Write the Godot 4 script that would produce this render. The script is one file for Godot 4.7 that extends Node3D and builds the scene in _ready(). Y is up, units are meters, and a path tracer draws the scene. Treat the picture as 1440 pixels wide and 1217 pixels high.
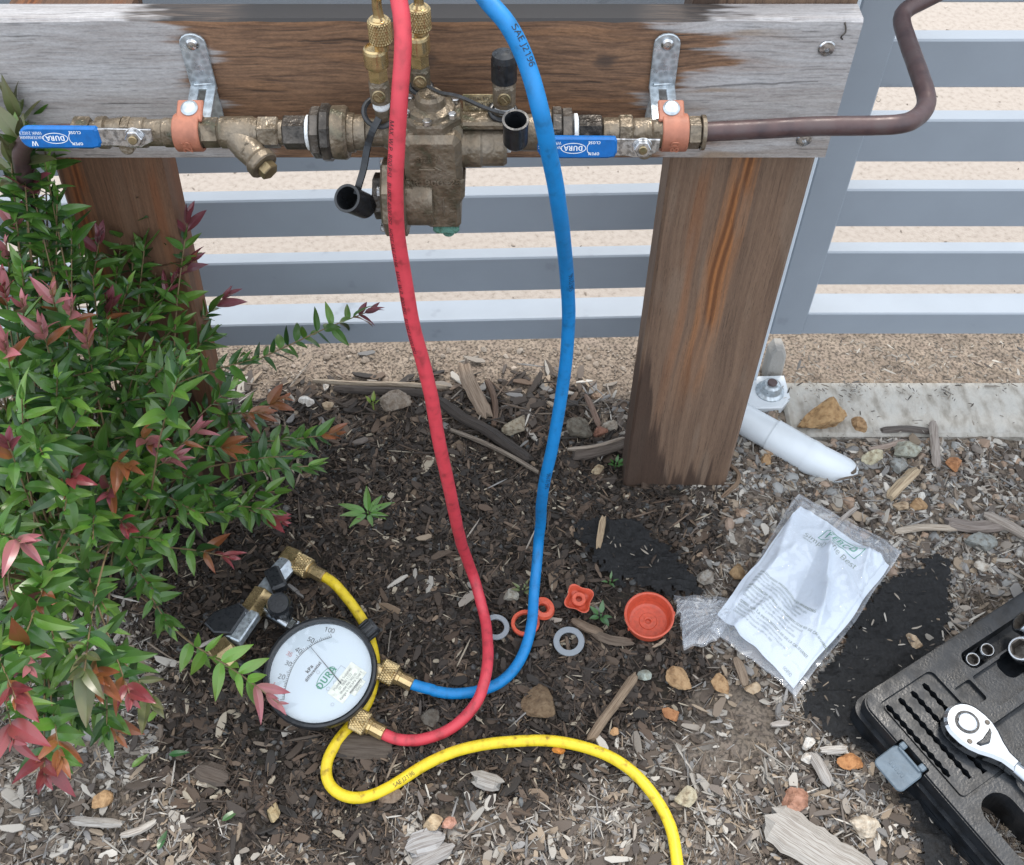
extends Node3D

# ---------------------------------------------------------------- mesh builder
class MB:
	var v := PackedVector3Array()
	var n := PackedVector3Array()
	var uv := PackedVector2Array()
	var c := PackedColorArray()
	var tint := Color.WHITE

	func tri(a: Vector3, b: Vector3, d: Vector3, na: Vector3, nb: Vector3, nd: Vector3, ua := Vector2.ZERO, ub := Vector2.ZERO, ud := Vector2.ZERO) -> void:
		var x := (b - a).cross(d - a)
		if x.length_squared() < 1e-20:
			return
		if x.dot(na + nb + nd) > 0.0:
			v.append(a); v.append(d); v.append(b)
			n.append(na); n.append(nd); n.append(nb)
			uv.append(ua); uv.append(ud); uv.append(ub)
		else:
			v.append(a); v.append(b); v.append(d)
			n.append(na); n.append(nb); n.append(nd)
			uv.append(ua); uv.append(ub); uv.append(ud)
		c.append(tint); c.append(tint); c.append(tint)

	func quad(a: Vector3, b: Vector3, d: Vector3, e: Vector3, m: Vector3) -> void:
		tri(a, b, d, m, m, m)
		tri(a, d, e, m, m, m)

	func quad_uv(a: Vector3, b: Vector3, d: Vector3, e: Vector3, m: Vector3, ua: Vector2, ub: Vector2, ud: Vector2, ue: Vector2) -> void:
		tri(a, b, d, m, m, m, ua, ub, ud)
		tri(a, d, e, m, m, m, ua, ud, ue)

	# profile of Vector2(radius, height) round the local Y axis, drawn upward outside
	func lathe(tf: Transform3D, prof: Array, segs: int, facet := false, turn := 0.0) -> void:
		for k in prof.size() - 1:
			var p: Vector2 = prof[k]
			var q: Vector2 = prof[k + 1]
			var m := Vector2(q.y - p.y, p.x - q.x)
			if m.length() < 1e-9:
				continue
			m = m.normalized()
			for i in segs:
				var a0 := TAU * i / segs + turn
				var a1 := TAU * (i + 1) / segs + turn
				var b0 := a0
				var b1 := a1
				if facet:
					b0 = (a0 + a1) / 2.0
					b1 = b0
				var n0 := (tf.basis * Vector3(cos(b0) * m.x, m.y, sin(b0) * m.x)).normalized()
				var n1 := (tf.basis * Vector3(cos(b1) * m.x, m.y, sin(b1) * m.x)).normalized()
				var p0 := tf * Vector3(cos(a0) * p.x, p.y, sin(a0) * p.x)
				var p1 := tf * Vector3(cos(a1) * p.x, p.y, sin(a1) * p.x)
				var q0 := tf * Vector3(cos(a0) * q.x, q.y, sin(a0) * q.x)
				var q1 := tf * Vector3(cos(a1) * q.x, q.y, sin(a1) * q.x)
				var u0 := Vector2(float(i) / segs, p.y)
				var u1 := Vector2(float(i + 1) / segs, p.y)
				var w0 := Vector2(float(i) / segs, q.y)
				var w1 := Vector2(float(i + 1) / segs, q.y)
				tri(p0, p1, q1, n0, n1, n1, u0, u1, w1)
				tri(p0, q1, q0, n0, n1, n0, u0, w1, w0)

	# a closed cylinder with a small bevel at both ends
	func drum(tf: Transform3D, r: float, h0: float, h1: float, segs := 24, bev := 0.0008, facet := false, turn := 0.0) -> void:
		lathe(tf, [Vector2(0, h0), Vector2(r - bev, h0), Vector2(r, h0 + bev), Vector2(r, h1 - bev), Vector2(r - bev, h1), Vector2(0, h1)], segs, facet, turn)

	func tube(pts: PackedVector3Array, rad: PackedFloat32Array, segs: int, caps := true) -> void:
		var f := MB.frames(pts)
		var s := 0.0
		for k in pts.size() - 1:
			var r0 := rad[mini(k, rad.size() - 1)]
			var r1 := rad[mini(k + 1, rad.size() - 1)]
			var s1 := s + pts[k].distance_to(pts[k + 1])
			for i in segs:
				var a0 := TAU * i / segs
				var a1 := TAU * (i + 1) / segs
				var n00: Vector3 = f[k].x * cos(a0) + f[k].y * sin(a0)
				var n01: Vector3 = f[k].x * cos(a1) + f[k].y * sin(a1)
				var n10: Vector3 = f[k + 1].x * cos(a0) + f[k + 1].y * sin(a0)
				var n11: Vector3 = f[k + 1].x * cos(a1) + f[k + 1].y * sin(a1)
				var u0 := float(i) / segs
				var u1 := float(i + 1) / segs
				tri(pts[k] + n00 * r0, pts[k] + n01 * r0, pts[k + 1] + n11 * r1, n00, n01, n11, Vector2(u0, s), Vector2(u1, s), Vector2(u1, s1))
				tri(pts[k] + n00 * r0, pts[k + 1] + n11 * r1, pts[k + 1] + n10 * r1, n00, n11, n10, Vector2(u0, s), Vector2(u1, s1), Vector2(u0, s1))
			s = s1
		if caps:
			for e in [0, pts.size() - 1]:
				var dir: Vector3 = (pts[0] - pts[1]).normalized() if e == 0 else (pts[e] - pts[e - 1]).normalized()
				var r := rad[mini(e, rad.size() - 1)]
				for i in segs:
					var a0 := TAU * i / segs
					var a1 := TAU * (i + 1) / segs
					tri(pts[e], pts[e] + (f[e].x * cos(a0) + f[e].y * sin(a0)) * r, pts[e] + (f[e].x * cos(a1) + f[e].y * sin(a1)) * r, dir, dir, dir)

	# flat strap: a band of width w (along side) and thickness t along a path
	func strap(pts: PackedVector3Array, w: float, t: float, side0: Vector3) -> void:
		for k in pts.size() - 1:
			var tv := (pts[k + 1] - pts[k]).normalized()
			var sd := (side0 - tv * side0.dot(tv)).normalized()
			var up := sd.cross(tv).normalized()
			var a := pts[k]
			var b := pts[k + 1] + tv * t * 0.2
			for s in [[sd, w, up, t], [-sd, w, up, t]]:
				var o: Vector3 = s[0] * w * 0.5
				quad(a + o + up * t * 0.5, b + o + up * t * 0.5, b + o - up * t * 0.5, a + o - up * t * 0.5, s[0])
			for q in [1.0, -1.0]:
				var o2: Vector3 = up * t * 0.5 * q
				quad(a + sd * w * 0.5 + o2, b + sd * w * 0.5 + o2, b - sd * w * 0.5 + o2, a - sd * w * 0.5 + o2, up * q)
			for e in [[a, -tv], [b, tv]]:
				quad(e[0] + sd * w * 0.5 + up * t * 0.5, e[0] - sd * w * 0.5 + up * t * 0.5, e[0] - sd * w * 0.5 - up * t * 0.5, e[0] + sd * w * 0.5 - up * t * 0.5, e[1])

	static func frames(pts: PackedVector3Array) -> Array:
		var out := []
		var t := (pts[1] - pts[0]).normalized()
		var x := t.cross(Vector3(0.31, 0.2, 0.93)).normalized()
		for k in pts.size():
			var t1: Vector3 = (pts[mini(k + 1, pts.size() - 1)] - pts[maxi(k - 1, 0)]).normalized()
			x = (x - t1 * x.dot(t1)).normalized()
			out.append(Basis(x, t1.cross(x).normalized(), t1))
		return out

	# polygon in local XY pushed along local Z from z0 to z1, both rims bevelled
	func prism(tf: Transform3D, poly: PackedVector2Array, z0: float, z1: float, bev := 0.0) -> void:
		var k := poly.size()
		var area := 0.0
		for i in k:
			area += poly[i].cross(poly[(i + 1) % k])
		var pl := poly.duplicate()
		if area < 0.0:
			pl.reverse()
		var ins := PackedVector2Array()
		for i in k:
			var e0 := (pl[i] - pl[(i + k - 1) % k]).normalized()
			var e1 := (pl[(i + 1) % k] - pl[i]).normalized()
			var m0 := Vector2(-e0.y, e0.x)
			var m1 := Vector2(-e1.y, e1.x)
			var h := (m0 + m1).normalized()
			ins.append(pl[i] + h * bev / maxf(0.35, h.dot(m0)))
		var idx := Geometry2D.triangulate_polygon(ins)
		var bz := tf.basis.z.normalized()
		for j in idx.size() / 3:
			var a := ins[idx[j * 3]]
			var b := ins[idx[j * 3 + 1]]
			var d := ins[idx[j * 3 + 2]]
			tri(tf * Vector3(a.x, a.y, z1), tf * Vector3(b.x, b.y, z1), tf * Vector3(d.x, d.y, z1), bz, bz, bz, a, b, d)
			tri(tf * Vector3(a.x, a.y, z0), tf * Vector3(b.x, b.y, z0), tf * Vector3(d.x, d.y, z0), -bz, -bz, -bz, a, b, d)
		for i in k:
			var a := pl[i]
			var b := pl[(i + 1) % k]
			var ia := ins[i]
			var ib := ins[(i + 1) % k]
			var e := (b - a).normalized()
			var o := tf.basis * Vector3(e.y, -e.x, 0)
			o = o.normalized()
			quad(tf * Vector3(a.x, a.y, z0 + bev), tf * Vector3(b.x, b.y, z0 + bev), tf * Vector3(b.x, b.y, z1 - bev), tf * Vector3(a.x, a.y, z1 - bev), o)
			if bev > 0.0:
				quad(tf * Vector3(a.x, a.y, z1 - bev), tf * Vector3(b.x, b.y, z1 - bev), tf * Vector3(ib.x, ib.y, z1), tf * Vector3(ia.x, ia.y, z1), (o + bz).normalized())
				quad(tf * Vector3(a.x, a.y, z0 + bev), tf * Vector3(b.x, b.y, z0 + bev), tf * Vector3(ib.x, ib.y, z0), tf * Vector3(ia.x, ia.y, z0), (o - bz).normalized())

	func box(tf: Transform3D, size: Vector3, bev := 0.001) -> void:
		var x := size.x / 2.0
		var y := size.y / 2.0
		var b := bev
		prism(tf, PackedVector2Array([Vector2(-x + b, -y), Vector2(x - b, -y), Vector2(x, -y + b), Vector2(x, y - b), Vector2(x - b, y), Vector2(-x + b, y), Vector2(-x, y - b), Vector2(-x, -y + b)]), -size.z / 2.0, size.z / 2.0, bev)

	# rows of points, smooth; up tells which side is out
	func grid(rows: Array, up: Vector3, uvs := []) -> void:
		var h := rows.size()
		var w: int = rows[0].size()
		var nn := []
		for i in h:
			var r := PackedVector3Array()
			for j in w:
				var dx: Vector3 = rows[i][mini(j + 1, w - 1)] - rows[i][maxi(j - 1, 0)]
				var dy: Vector3 = rows[mini(i + 1, h - 1)][j] - rows[maxi(i - 1, 0)][j]
				var m := dx.cross(dy).normalized()
				r.append(m if m.dot(up) >= 0.0 else -m)
			nn.append(r)
		for i in h - 1:
			for j in w - 1:
				var u := [Vector2(j, i), Vector2(j + 1, i), Vector2(j + 1, i + 1), Vector2(j, i + 1)]
				if uvs:
					u = [uvs[i][j], uvs[i][j + 1], uvs[i + 1][j + 1], uvs[i + 1][j]]
				tri(rows[i][j], rows[i][j + 1], rows[i + 1][j + 1], nn[i][j], nn[i][j + 1], nn[i + 1][j + 1], u[0], u[1], u[2])
				tri(rows[i][j], rows[i + 1][j + 1], rows[i + 1][j], nn[i][j], nn[i + 1][j + 1], nn[i + 1][j], u[0], u[2], u[3])

	# a barrel with pyramids: knurled grip round local Y
	func knurl(tf: Transform3D, r: float, h0: float, h1: float, segs := 26) -> void:
		var rows := maxi(3, int((h1 - h0) / (TAU * r / segs)))
		lathe(tf, [Vector2(0, h0), Vector2(r * 0.8, h0), Vector2(r * 0.9, h0 + r * 0.1)], 24)
		lathe(tf, [Vector2(r * 0.9, h1 - r * 0.1), Vector2(r * 0.8, h1), Vector2(0, h1)], 24)
		var lo := h0 + r * 0.1
		var st := (h1 - r * 0.1 - lo) / rows
		for j in rows:
			for i in segs:
				var off := 0.5 if j % 2 else 0.0
				var a := TAU * (i + off) / segs
				var da := TAU * 0.5 / segs
				var y := lo + st * (j + 0.5)
				var bulge := r * (0.93 - 0.05 * pow(2.0 * (j + 0.5) / rows - 1.0, 4))
				var top := tf * Vector3(cos(a) * r, y, sin(a) * r)
				var out := (tf.basis * Vector3(cos(a), 0, sin(a))).normalized()
				var cs := []
				for q in [[-da, 0.0], [0.0, st], [da, 0.0], [0.0, -st]]:
					cs.append(tf * Vector3(cos(a + q[0]) * bulge, clampf(y + q[1], lo, h1 - r * 0.1), sin(a + q[0]) * bulge))
				for q in 4:
					var e0: Vector3 = cs[q]
					var e1: Vector3 = cs[(q + 1) % 4]
					var m := (e0 - top).cross(e1 - top).normalized()
					if m.dot(out) < 0.0:
						m = -m
					tri(top, e0, e1, m, m, m)
		lathe(tf, [Vector2(r * 0.87, lo), Vector2(r * 0.87, h1 - r * 0.1)], 24)

	func letters(tf: Transform3D, text: String, size: float, depth := 0.0, bold := false, font := "Droid Sans", align := 1, bend: Variant = null) -> void:
		var tm := TextMesh.new()
		var sf := SystemFont.new()
		sf.font_names = PackedStringArray([font])
		if bold:
			sf.font_weight = 700
		tm.font = sf
		tm.text = text
		tm.font_size = 32
		tm.curve_step = 1.2
		tm.pixel_size = size / 32.0 * 1.35
		tm.depth = maxf(depth, 0.0002)
		tm.horizontal_alignment = align as HorizontalAlignment
		var ar := tm.surface_get_arrays(0) if tm.get_surface_count() > 0 else []
		if ar.is_empty():
			return
		var vs: PackedVector3Array = ar[0]
		var ns: PackedVector3Array = ar[1]
		var ix: PackedInt32Array = ar[12] if ar[12] != null else PackedInt32Array()
		var cnt := ix.size() if ix.size() else vs.size()
		for k in cnt / 3:
			var q := [0, 0, 0]
			for e in 3: q[e] = ix[k * 3 + e] if ix.size() else k * 3 + e
			if depth <= 0.0 and ns[q[0]].z < 0.5:
				continue
			if bend != null:
				bent(vs[q[0]], vs[q[1]], vs[q[2]], bend, size * 0.3, 0)
			else:
				tri(tf * vs[q[0]], tf * vs[q[1]], tf * vs[q[2]], (tf.basis * ns[q[0]]).normalized(), (tf.basis * ns[q[1]]).normalized(), (tf.basis * ns[q[2]]).normalized())

	# split long triangles so that print follows what it lies on
	func bent(a: Vector3, b: Vector3, d: Vector3, bend: Callable, most: float, deep: int) -> void:
		var ab := a.distance_to(b)
		var bd := b.distance_to(d)
		var da := d.distance_to(a)
		var top := maxf(ab, maxf(bd, da))
		if top > most and deep < 6:
			if top == ab:
				var m := (a + b) / 2.0
				bent(a, m, d, bend, most, deep + 1); bent(m, b, d, bend, most, deep + 1)
			elif top == bd:
				var m := (b + d) / 2.0
				bent(a, b, m, bend, most, deep + 1); bent(a, m, d, bend, most, deep + 1)
			else:
				var m := (d + a) / 2.0
				bent(a, b, m, bend, most, deep + 1); bent(m, b, d, bend, most, deep + 1)
			return
		var p: Array = bend.call(a)
		var q: Array = bend.call(b)
		var r: Array = bend.call(d)
		tri(p[0], q[0], r[0], p[1], q[1], r[1])

	func mesh() -> ArrayMesh:
		var a := []
		a.resize(Mesh.ARRAY_MAX)
		a[Mesh.ARRAY_VERTEX] = v
		a[Mesh.ARRAY_NORMAL] = n
		a[Mesh.ARRAY_TEX_UV] = uv
		a[Mesh.ARRAY_COLOR] = c
		var m := ArrayMesh.new()
		m.add_surface_from_arrays(Mesh.PRIMITIVE_TRIANGLES, a)
		return m

# ---------------------------------------------------------------- helpers
var used := {}
var rng := RandomNumberGenerator.new()
var M := {}

func numbered(called: String) -> String:
	used[called] = used.get(called, -1) + 1
	return called if used[called] == 0 else "%s_%03d" % [called, used[called]]

func tag(o: Node, label: String, category: String, group := "", kind := "") -> void:
	if label: o.set_meta("label", label)
	if category: o.set_meta("category", category)
	if group: o.set_meta("group", group)
	if kind: o.set_meta("kind", kind)

func thing(called: String, label: String, category: String, at := Vector3.ZERO, group := "") -> Node3D:
	var o := Node3D.new()
	o.name = numbered(called)
	add_child(o, true)
	o.position = at
	tag(o, label, category, group)
	return o

# a part whose mesh was built in world coordinates
func part(called: String, b: MB, m: Material, parent: Node3D) -> MeshInstance3D:
	var o := MeshInstance3D.new()
	o.name = called
	o.mesh = b.mesh()
	o.material_override = m
	parent.add_child(o, true)
	var at := Vector3.ZERO
	var p: Node = parent
	while p != self and p is Node3D:
		at += p.position
		p = p.get_parent()
	o.position = -at
	return o

func single(called: String, b: MB, m: Material, label: String, category: String, group := "", kind := "") -> MeshInstance3D:
	var o := part(numbered(called), b, m, self)
	tag(o, label, category, group, kind)
	return o

func struct(called: String, b: MB, m: Material) -> MeshInstance3D:
	var o := part(numbered(called), b, m, self)
	o.set_meta("kind", "structure")
	return o

func axis_tf(at: Vector3, dir: Vector3, ref := Vector3(0.2, 0.3, 0.93)) -> Transform3D:
	var y := dir.normalized()
	var x := y.cross(ref).normalized()
	return Transform3D(Basis(x, y, x.cross(y).normalized()), at)

# local Z along n, local X along x
func face_tf(at: Vector3, n: Vector3, x: Vector3) -> Transform3D:
	var z := n.normalized()
	var xx := (x - z * x.dot(z)).normalized()
	return Transform3D(Basis(xx, z.cross(xx).normalized(), z), at)

func smooth(points: Array, step := 0.006) -> PackedVector3Array:
	var c := Curve3D.new()
	c.bake_interval = step
	for i in points.size():
		var p: Vector3 = points[i]
		var a: Vector3 = points[maxi(i - 1, 0)]
		var b: Vector3 = points[mini(i + 1, points.size() - 1)]
		var t := (b - a) / 6.0
		if i > 0 and i < points.size() - 1:
			var la := p.distance_to(a)
			var lb := p.distance_to(b)
			t = (b - a).normalized()
			c.add_point(p, -t * la / 3.0, t * lb / 3.0)
		else:
			c.add_point(p, -t, t)
	return c.get_baked_points()

func pbr(col: Color, rough: float, metal := 0.0, spec := 0.5) -> StandardMaterial3D:
	var m := StandardMaterial3D.new()
	m.albedo_color = col.linear_to_srgb()
	m.roughness = rough
	m.metallic = metal
	m.metallic_specular = spec
	m.vertex_color_use_as_albedo = true
	return m

func noise(sd: int, freq: float, oct := 4, type := FastNoiseLite.TYPE_SIMPLEX_SMOOTH) -> FastNoiseLite:
	var f := FastNoiseLite.new()
	f.seed = sd
	f.frequency = freq
	f.noise_type = type
	f.fractal_octaves = oct
	return f

func ramp_tex(sd: int, freq: float, cols: Array, size := 256, type := FastNoiseLite.TYPE_SIMPLEX_SMOOTH, oct := 5) -> NoiseTexture2D:
	var t := NoiseTexture2D.new()
	t.width = size
	t.height = size
	t.seamless = true
	t.noise = noise(sd, freq, oct, type)
	var g := Gradient.new()
	var offs := PackedFloat32Array()
	var cc := PackedColorArray()
	for k in cols.size():
		offs.append(cols[k][0])
		cc.append(Color(cols[k][1], cols[k][2], cols[k][3]).linear_to_srgb() if cols[k].size() > 3 else Color(cols[k][1], cols[k][1], cols[k][1]))
	g.offsets = offs
	g.colors = cc
	t.color_ramp = g
	return t

func normal_tex(sd: int, freq: float, strength: float, size := 256, type := FastNoiseLite.TYPE_SIMPLEX_SMOOTH, oct := 4) -> NoiseTexture2D:
	var t := NoiseTexture2D.new()
	t.width = size
	t.height = size
	t.seamless = true
	t.noise = noise(sd, freq, oct, type)
	t.as_normal_map = true
	t.bump_strength = strength
	return t

func worn(col: Color, rough: float, metal: float, tex: Texture2D, nrm: Texture2D, scale: float, nscale := 1.0, rtex: Texture2D = null) -> StandardMaterial3D:
	var m := pbr(col, rough, metal)
	m.uv1_triplanar = true
	m.uv1_scale = Vector3.ONE * scale
	if tex: m.albedo_texture = tex
	if rtex: m.roughness_texture = rtex
	if nrm:
		m.normal_enabled = true
		m.normal_texture = nrm
		m.normal_scale = nscale
	return m

func smoothf(a: float, b: float, x: float) -> float:
	var t := clampf((x - a) / (b - a), 0.0, 1.0)
	return t * t * (3.0 - 2.0 * t)

# ---------------------------------------------------------------- the ground
var n_bump := noise(3, 9.0, 3)
var n_fine := noise(4, 60.0, 3)
var n_wet := noise(5, 14.0, 4)
var n_tone := noise(6, 5.0, 3)
const WET := [[-0.15, -0.78, 0.27], [-0.08, -0.6, 0.25], [0.02, -0.86, 0.13], [0.11, -0.72, 0.17], [-0.21, -0.5, 0.22], [0.07, -0.6, 0.16], [-0.24, -0.41, 0.1], [-0.33, -0.7, 0.2], [0.13, -0.53, 0.1], [0.0, -0.5, 0.16]]

func wet(x: float, z: float) -> float:
	var w := -1.0
	for b in WET:
		w = maxf(w, 1.0 - Vector2(x - b[0], z - b[1]).length() / b[2])
	return smoothf(-0.05, 0.32, w + n_wet.get_noise_2d(x, z) * 0.3)

func gh(x: float, z: float) -> float:
	var near := smoothf(-1.02, -0.9, z) * smoothf(2.2, 1.2, absf(x))
	return (n_bump.get_noise_2d(x, z) * 0.009 + n_fine.get_noise_2d(x, z) * 0.0022) * near - 0.006 * smoothf(0.2, -0.3, Vector2(x - 0.2, z + 0.46).length() - 0.14) * 0.6

func sandy(x: float, z: float) -> float:
	return smoothf(-0.885, -0.955, z + n_wet.get_noise_2d(x * 1.3, z * 1.3 + 7.0) * 0.07 + (0.0 if x < 0.3 else -0.008))

func gravelly(x: float, z: float) -> float:
	return smoothf(0.16, 0.34, x + n_tone.get_noise_2d(x, z) * 0.12) * smoothf(-0.5, -0.7, z + n_tone.get_noise_2d(z, x) * 0.1)

const CASE_O := Vector3(0.379, 0.05, -0.461)
const CASE_A := Vector3(0.857, 0, -0.515)
const CASE_B := Vector3(0.515, 0, 0.857)

func in_case(x: float, z: float, pad := 0.0) -> bool:
	var p := Vector3(x, 0.05, z) - CASE_O
	var a := p.dot(CASE_A)
	var b := p.dot(CASE_B)
	return a > -0.012 - pad and a < 0.42 + pad and b > -0.012 - pad and b < 0.34 + pad

func hex_tint() -> float:
	return 0.85 + rng.randf() * 0.3

func _ready() -> void:
	rng.seed = 71
	# camera
	var cam := Camera3D.new()
	cam.name = "camera"
	cam.position = Vector3(0, 1.07, 0)
	cam.rotation_degrees = Vector3(-51.03, 0, 0)
	cam.fov = 45.77
	cam.near = 0.05
	cam.far = 400.0
	add_child(cam)
	cam.current = true
	# overcast sky
	var sky_mat := ProceduralSkyMaterial.new()
	sky_mat.sky_top_color = Color(0.95, 0.97, 1.0)
	sky_mat.sky_horizon_color = Color(0.64, 0.71, 0.79)
	sky_mat.sky_curve = 0.35
	sky_mat.ground_bottom_color = Color(0.42, 0.40, 0.37)
	sky_mat.ground_horizon_color = Color(0.55, 0.55, 0.54)
	sky_mat.sky_energy_multiplier = 1.25
	sky_mat.sun_angle_max = 1.0
	var sky := Sky.new()
	sky.sky_material = sky_mat
	var env := Environment.new()
	env.background_mode = Environment.BG_SKY
	env.sky = sky
	env.tonemap_mode = Environment.TONE_MAPPER_LINEAR
	env.tonemap_exposure = 1.5
	env.sdfgi_enabled = true
	env.ssao_enabled = true
	env.ssil_enabled = true
	var we := WorldEnvironment.new()
	we.name = "environment"
	we.environment = env
	add_child(we)
	var sun := DirectionalLight3D.new()
	sun.name = "sun"
	sun.rotation_degrees = Vector3(-62, 158, 0)
	sun.light_energy = 0.5
	sun.light_angular_distance = 11.0
	sun.light_color = Color(1.0, 0.97, 0.93)
	sun.shadow_enabled = true
	add_child(sun)
	materials()
	ground()
	fence()
	timber()
	backflow()
	brackets()
	pipes()
	gauge()
	hoses()
	loose_fittings()
	case_and_tools()
	bag()
	weed_mats()
	drain()
	stones()
	wood_pieces()
	litter()
	shrub()
	weeds()

func materials() -> void:
	var grime := ramp_tex(11, 0.012, [[0.0, 0.3], [0.4, 0.75], [0.7, 1.0]])
	var patina := ramp_tex(12, 0.014, [[0.12, 0.42, 0.5, 0.43], [0.3, 0.55, 0.52, 0.47], [0.5, 0.88, 0.84, 0.78], [0.72, 1.0, 1.0, 1.0], [0.86, 1.5, 1.38, 1.15]])
	var dust := ramp_tex(13, 0.02, [[0.15, 0.86], [0.6, 0.97], [0.9, 1.0]])
	var rough := ramp_tex(14, 0.02, [[0.2, 0.55], [0.8, 1.0]])
	var cast_n := normal_tex(15, 0.06, 3.0)
	var soft_n := normal_tex(16, 0.015, 3.0)
	var scratch := ramp_tex(17, 0.05, [[0.3, 0.7], [0.55, 1.0]])
	M.brass = worn(Color(0.60, 0.45, 0.23), 0.36, 0.85, dust, soft_n, 18.0, 0.3, rough)
	M.brass_dull = worn(Color(0.34, 0.27, 0.16), 0.48, 0.7, patina, cast_n, 12.0, 0.5, rough)
	M.bronze = worn(Color(0.195, 0.16, 0.118), 0.5, 0.42, patina, cast_n, 10.0, 0.9, rough)
	M.bronze_dark = worn(Color(0.115, 0.1, 0.085), 0.5, 0.5, grime, cast_n, 10.0, 0.8, rough)
	M.verdigris = worn(Color(0.10, 0.24, 0.19), 0.8, 0.1, patina, cast_n, 40.0, 1.0)
	M.steel = worn(Color(0.66, 0.66, 0.66), 0.3, 0.95, scratch, soft_n, 14.0, 0.3, rough)
	M.chrome = worn(Color(0.45, 0.47, 0.49), 0.2, 1.0, null, soft_n, 6.0, 0.12)
	M.zinc = worn(Color(0.56, 0.62, 0.66), 0.42, 0.55, ramp_tex(18, 0.05, [[0.2, 0.8], [0.5, 0.92], [0.8, 1.0]], 256, FastNoiseLite.TYPE_CELLULAR, 1), soft_n, 16.0, 0.5, rough)
	M.terracotta = worn(Color(0.40, 0.15, 0.09), 0.55, 0.0, dust, soft_n, 20.0, 0.5)
	M.copper = worn(Color(0.088, 0.06, 0.058), 0.52, 0.15, ramp_tex(19, 0.012, [[0.2, 0.6, 0.55, 0.6], [0.5, 0.95, 0.8, 0.8], [0.75, 1.0, 1.0, 1.0]]), soft_n, 9.0, 0.4, rough)
	M.ptfe = worn(Color(0.8, 0.82, 0.82), 0.5, 0.0, dust, soft_n, 60.0, 1.0)
	M.black_rubber = worn(Color(0.016, 0.018, 0.021), 0.42, 0.0, scratch, soft_n, 14.0, 0.5, rough)
	M.black_plastic = worn(Color(0.02, 0.022, 0.025), 0.4, 0.0, dust, cast_n, 24.0, 0.25, rough)
	M.case = worn(Color(0.011, 0.0135, 0.017), 0.5, 0.0, ramp_tex(20, 0.02, [[0.2, 0.65], [0.6, 1.0], [0.85, 1.4]]), normal_tex(21, 0.12, 2.0), 8.0, 0.14, rough)
	M.latch = worn(Color(0.13, 0.17, 0.205), 0.45, 0.0, dust, cast_n, 10.0, 0.3)
	M.blue_sleeve = worn(Color(0.0, 0.13, 0.43), 0.4, 0.0, dust, soft_n, 20.0, 0.2)
	M.white_ink = pbr(Color(0.75, 0.78, 0.8), 0.5)
	M.black_ink = pbr(Color(0.012, 0.012, 0.014), 0.6)
	M.green_ink = pbr(Color(0.02, 0.22, 0.13), 0.6)
	M.olive_ink = pbr(Color(0.10, 0.15, 0.07), 0.6)
	M.red_hose = worn(Color(0.56, 0.045, 0.065), 0.5, 0.0, ramp_tex(22, 0.02, [[0.12, 0.5, 0.55, 0.5], [0.3, 0.84, 0.84, 0.82], [0.6, 1.0, 1.0, 1.0]]), soft_n, 12.0, 0.35)
	M.blue_hose = worn(Color(0.0, 0.185, 0.48), 0.52, 0.0, ramp_tex(23, 0.02, [[0.12, 0.6, 0.62, 0.6], [0.3, 0.88, 0.88, 0.88], [0.6, 1.0, 1.0, 1.0]]), soft_n, 12.0, 0.3)
	M.yellow_hose = worn(Color(0.74, 0.55, 0.02), 0.45, 0.0, ramp_tex(24, 0.03, [[0.12, 0.35, 0.28, 0.2], [0.3, 0.85, 0.83, 0.8], [0.6, 1.0, 1.0, 1.0]]), soft_n, 9.0, 0.4)
	M.orange = worn(Color(0.56, 0.09, 0.045), 0.42, 0.0, dust, soft_n, 30.0, 0.3)
	M.clear_ring = worn(Color(0.215, 0.235, 0.255), 0.3, 0.0, null, null, 30.0)
	M.dial = worn(Color(0.51, 0.585, 0.64), 0.3, 0.0, null, null, 1.0)
	M.sticker = worn(Color(0.74, 0.76, 0.66), 0.4, 0.0, dust, null, 20.0)
	M.paper = worn(Color(0.50, 0.55, 0.615), 0.75, 0.0, null, soft_n, 10.0, 0.3)
	M.pvc = worn(Color(0.62, 0.66, 0.69), 0.3, 0.0, ramp_tex(25, 0.006, [[0.1, 0.9], [0.5, 0.98], [0.8, 1.0]]), null, 4.0)
	M.slat = worn(Color(0.29, 0.325, 0.365), 0.36, 0.0, ramp_tex(26, 0.012, [[0.05, 0.9], [0.15, 0.98], [0.7, 1.0]], 512), soft_n, 1.7, 0.06, ramp_tex(35, 0.01, [[0.2, 0.93], [0.8, 1.0]]))
	M.fabric = worn(Color(0.008, 0.0085, 0.010), 0.8, 0.0, ramp_tex(28, 0.05, [[0.2, 0.4], [0.6, 0.8], [0.85, 1.5]]), normal_tex(29, 0.25, 3.0), 14.0, 0.8)
	M.stone = worn(Color.WHITE, 0.85, 0.0, ramp_tex(30, 0.025, [[0.15, 0.4, 0.34, 0.3], [0.4, 0.8, 0.74, 0.68], [0.62, 1.0, 1.0, 1.0], [0.85, 1.25, 1.28, 1.3]]), normal_tex(31, 0.05, 6.0), 16.0, 1.0)
	M.wood_bit = worn(Color.WHITE, 0.85, 0.0, ramp_tex(32, 0.03, [[0.2, 0.55, 0.5, 0.47], [0.6, 1.0, 1.0, 1.0]]), normal_tex(33, 0.05, 5.0), 24.0, 0.8)
	M.wood_bit.uv1_triplanar = false
	M.wood_bit.uv1_scale = Vector3(23, 3.3, 1)
	M.wood_bit.normal_scale = 0.5
	M.mulch = pbr(Color.WHITE, 0.8)
	M.faint_ink = pbr(Color(0.13, 0.16, 0.12), 0.7)
	M.pebble = worn(Color.WHITE, 0.7, 0.0, null, normal_tex(34, 0.06, 2.0, 128), 40.0, 0.4)
	M.stem = pbr(Color(0.17, 0.12, 0.06), 0.6)
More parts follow.
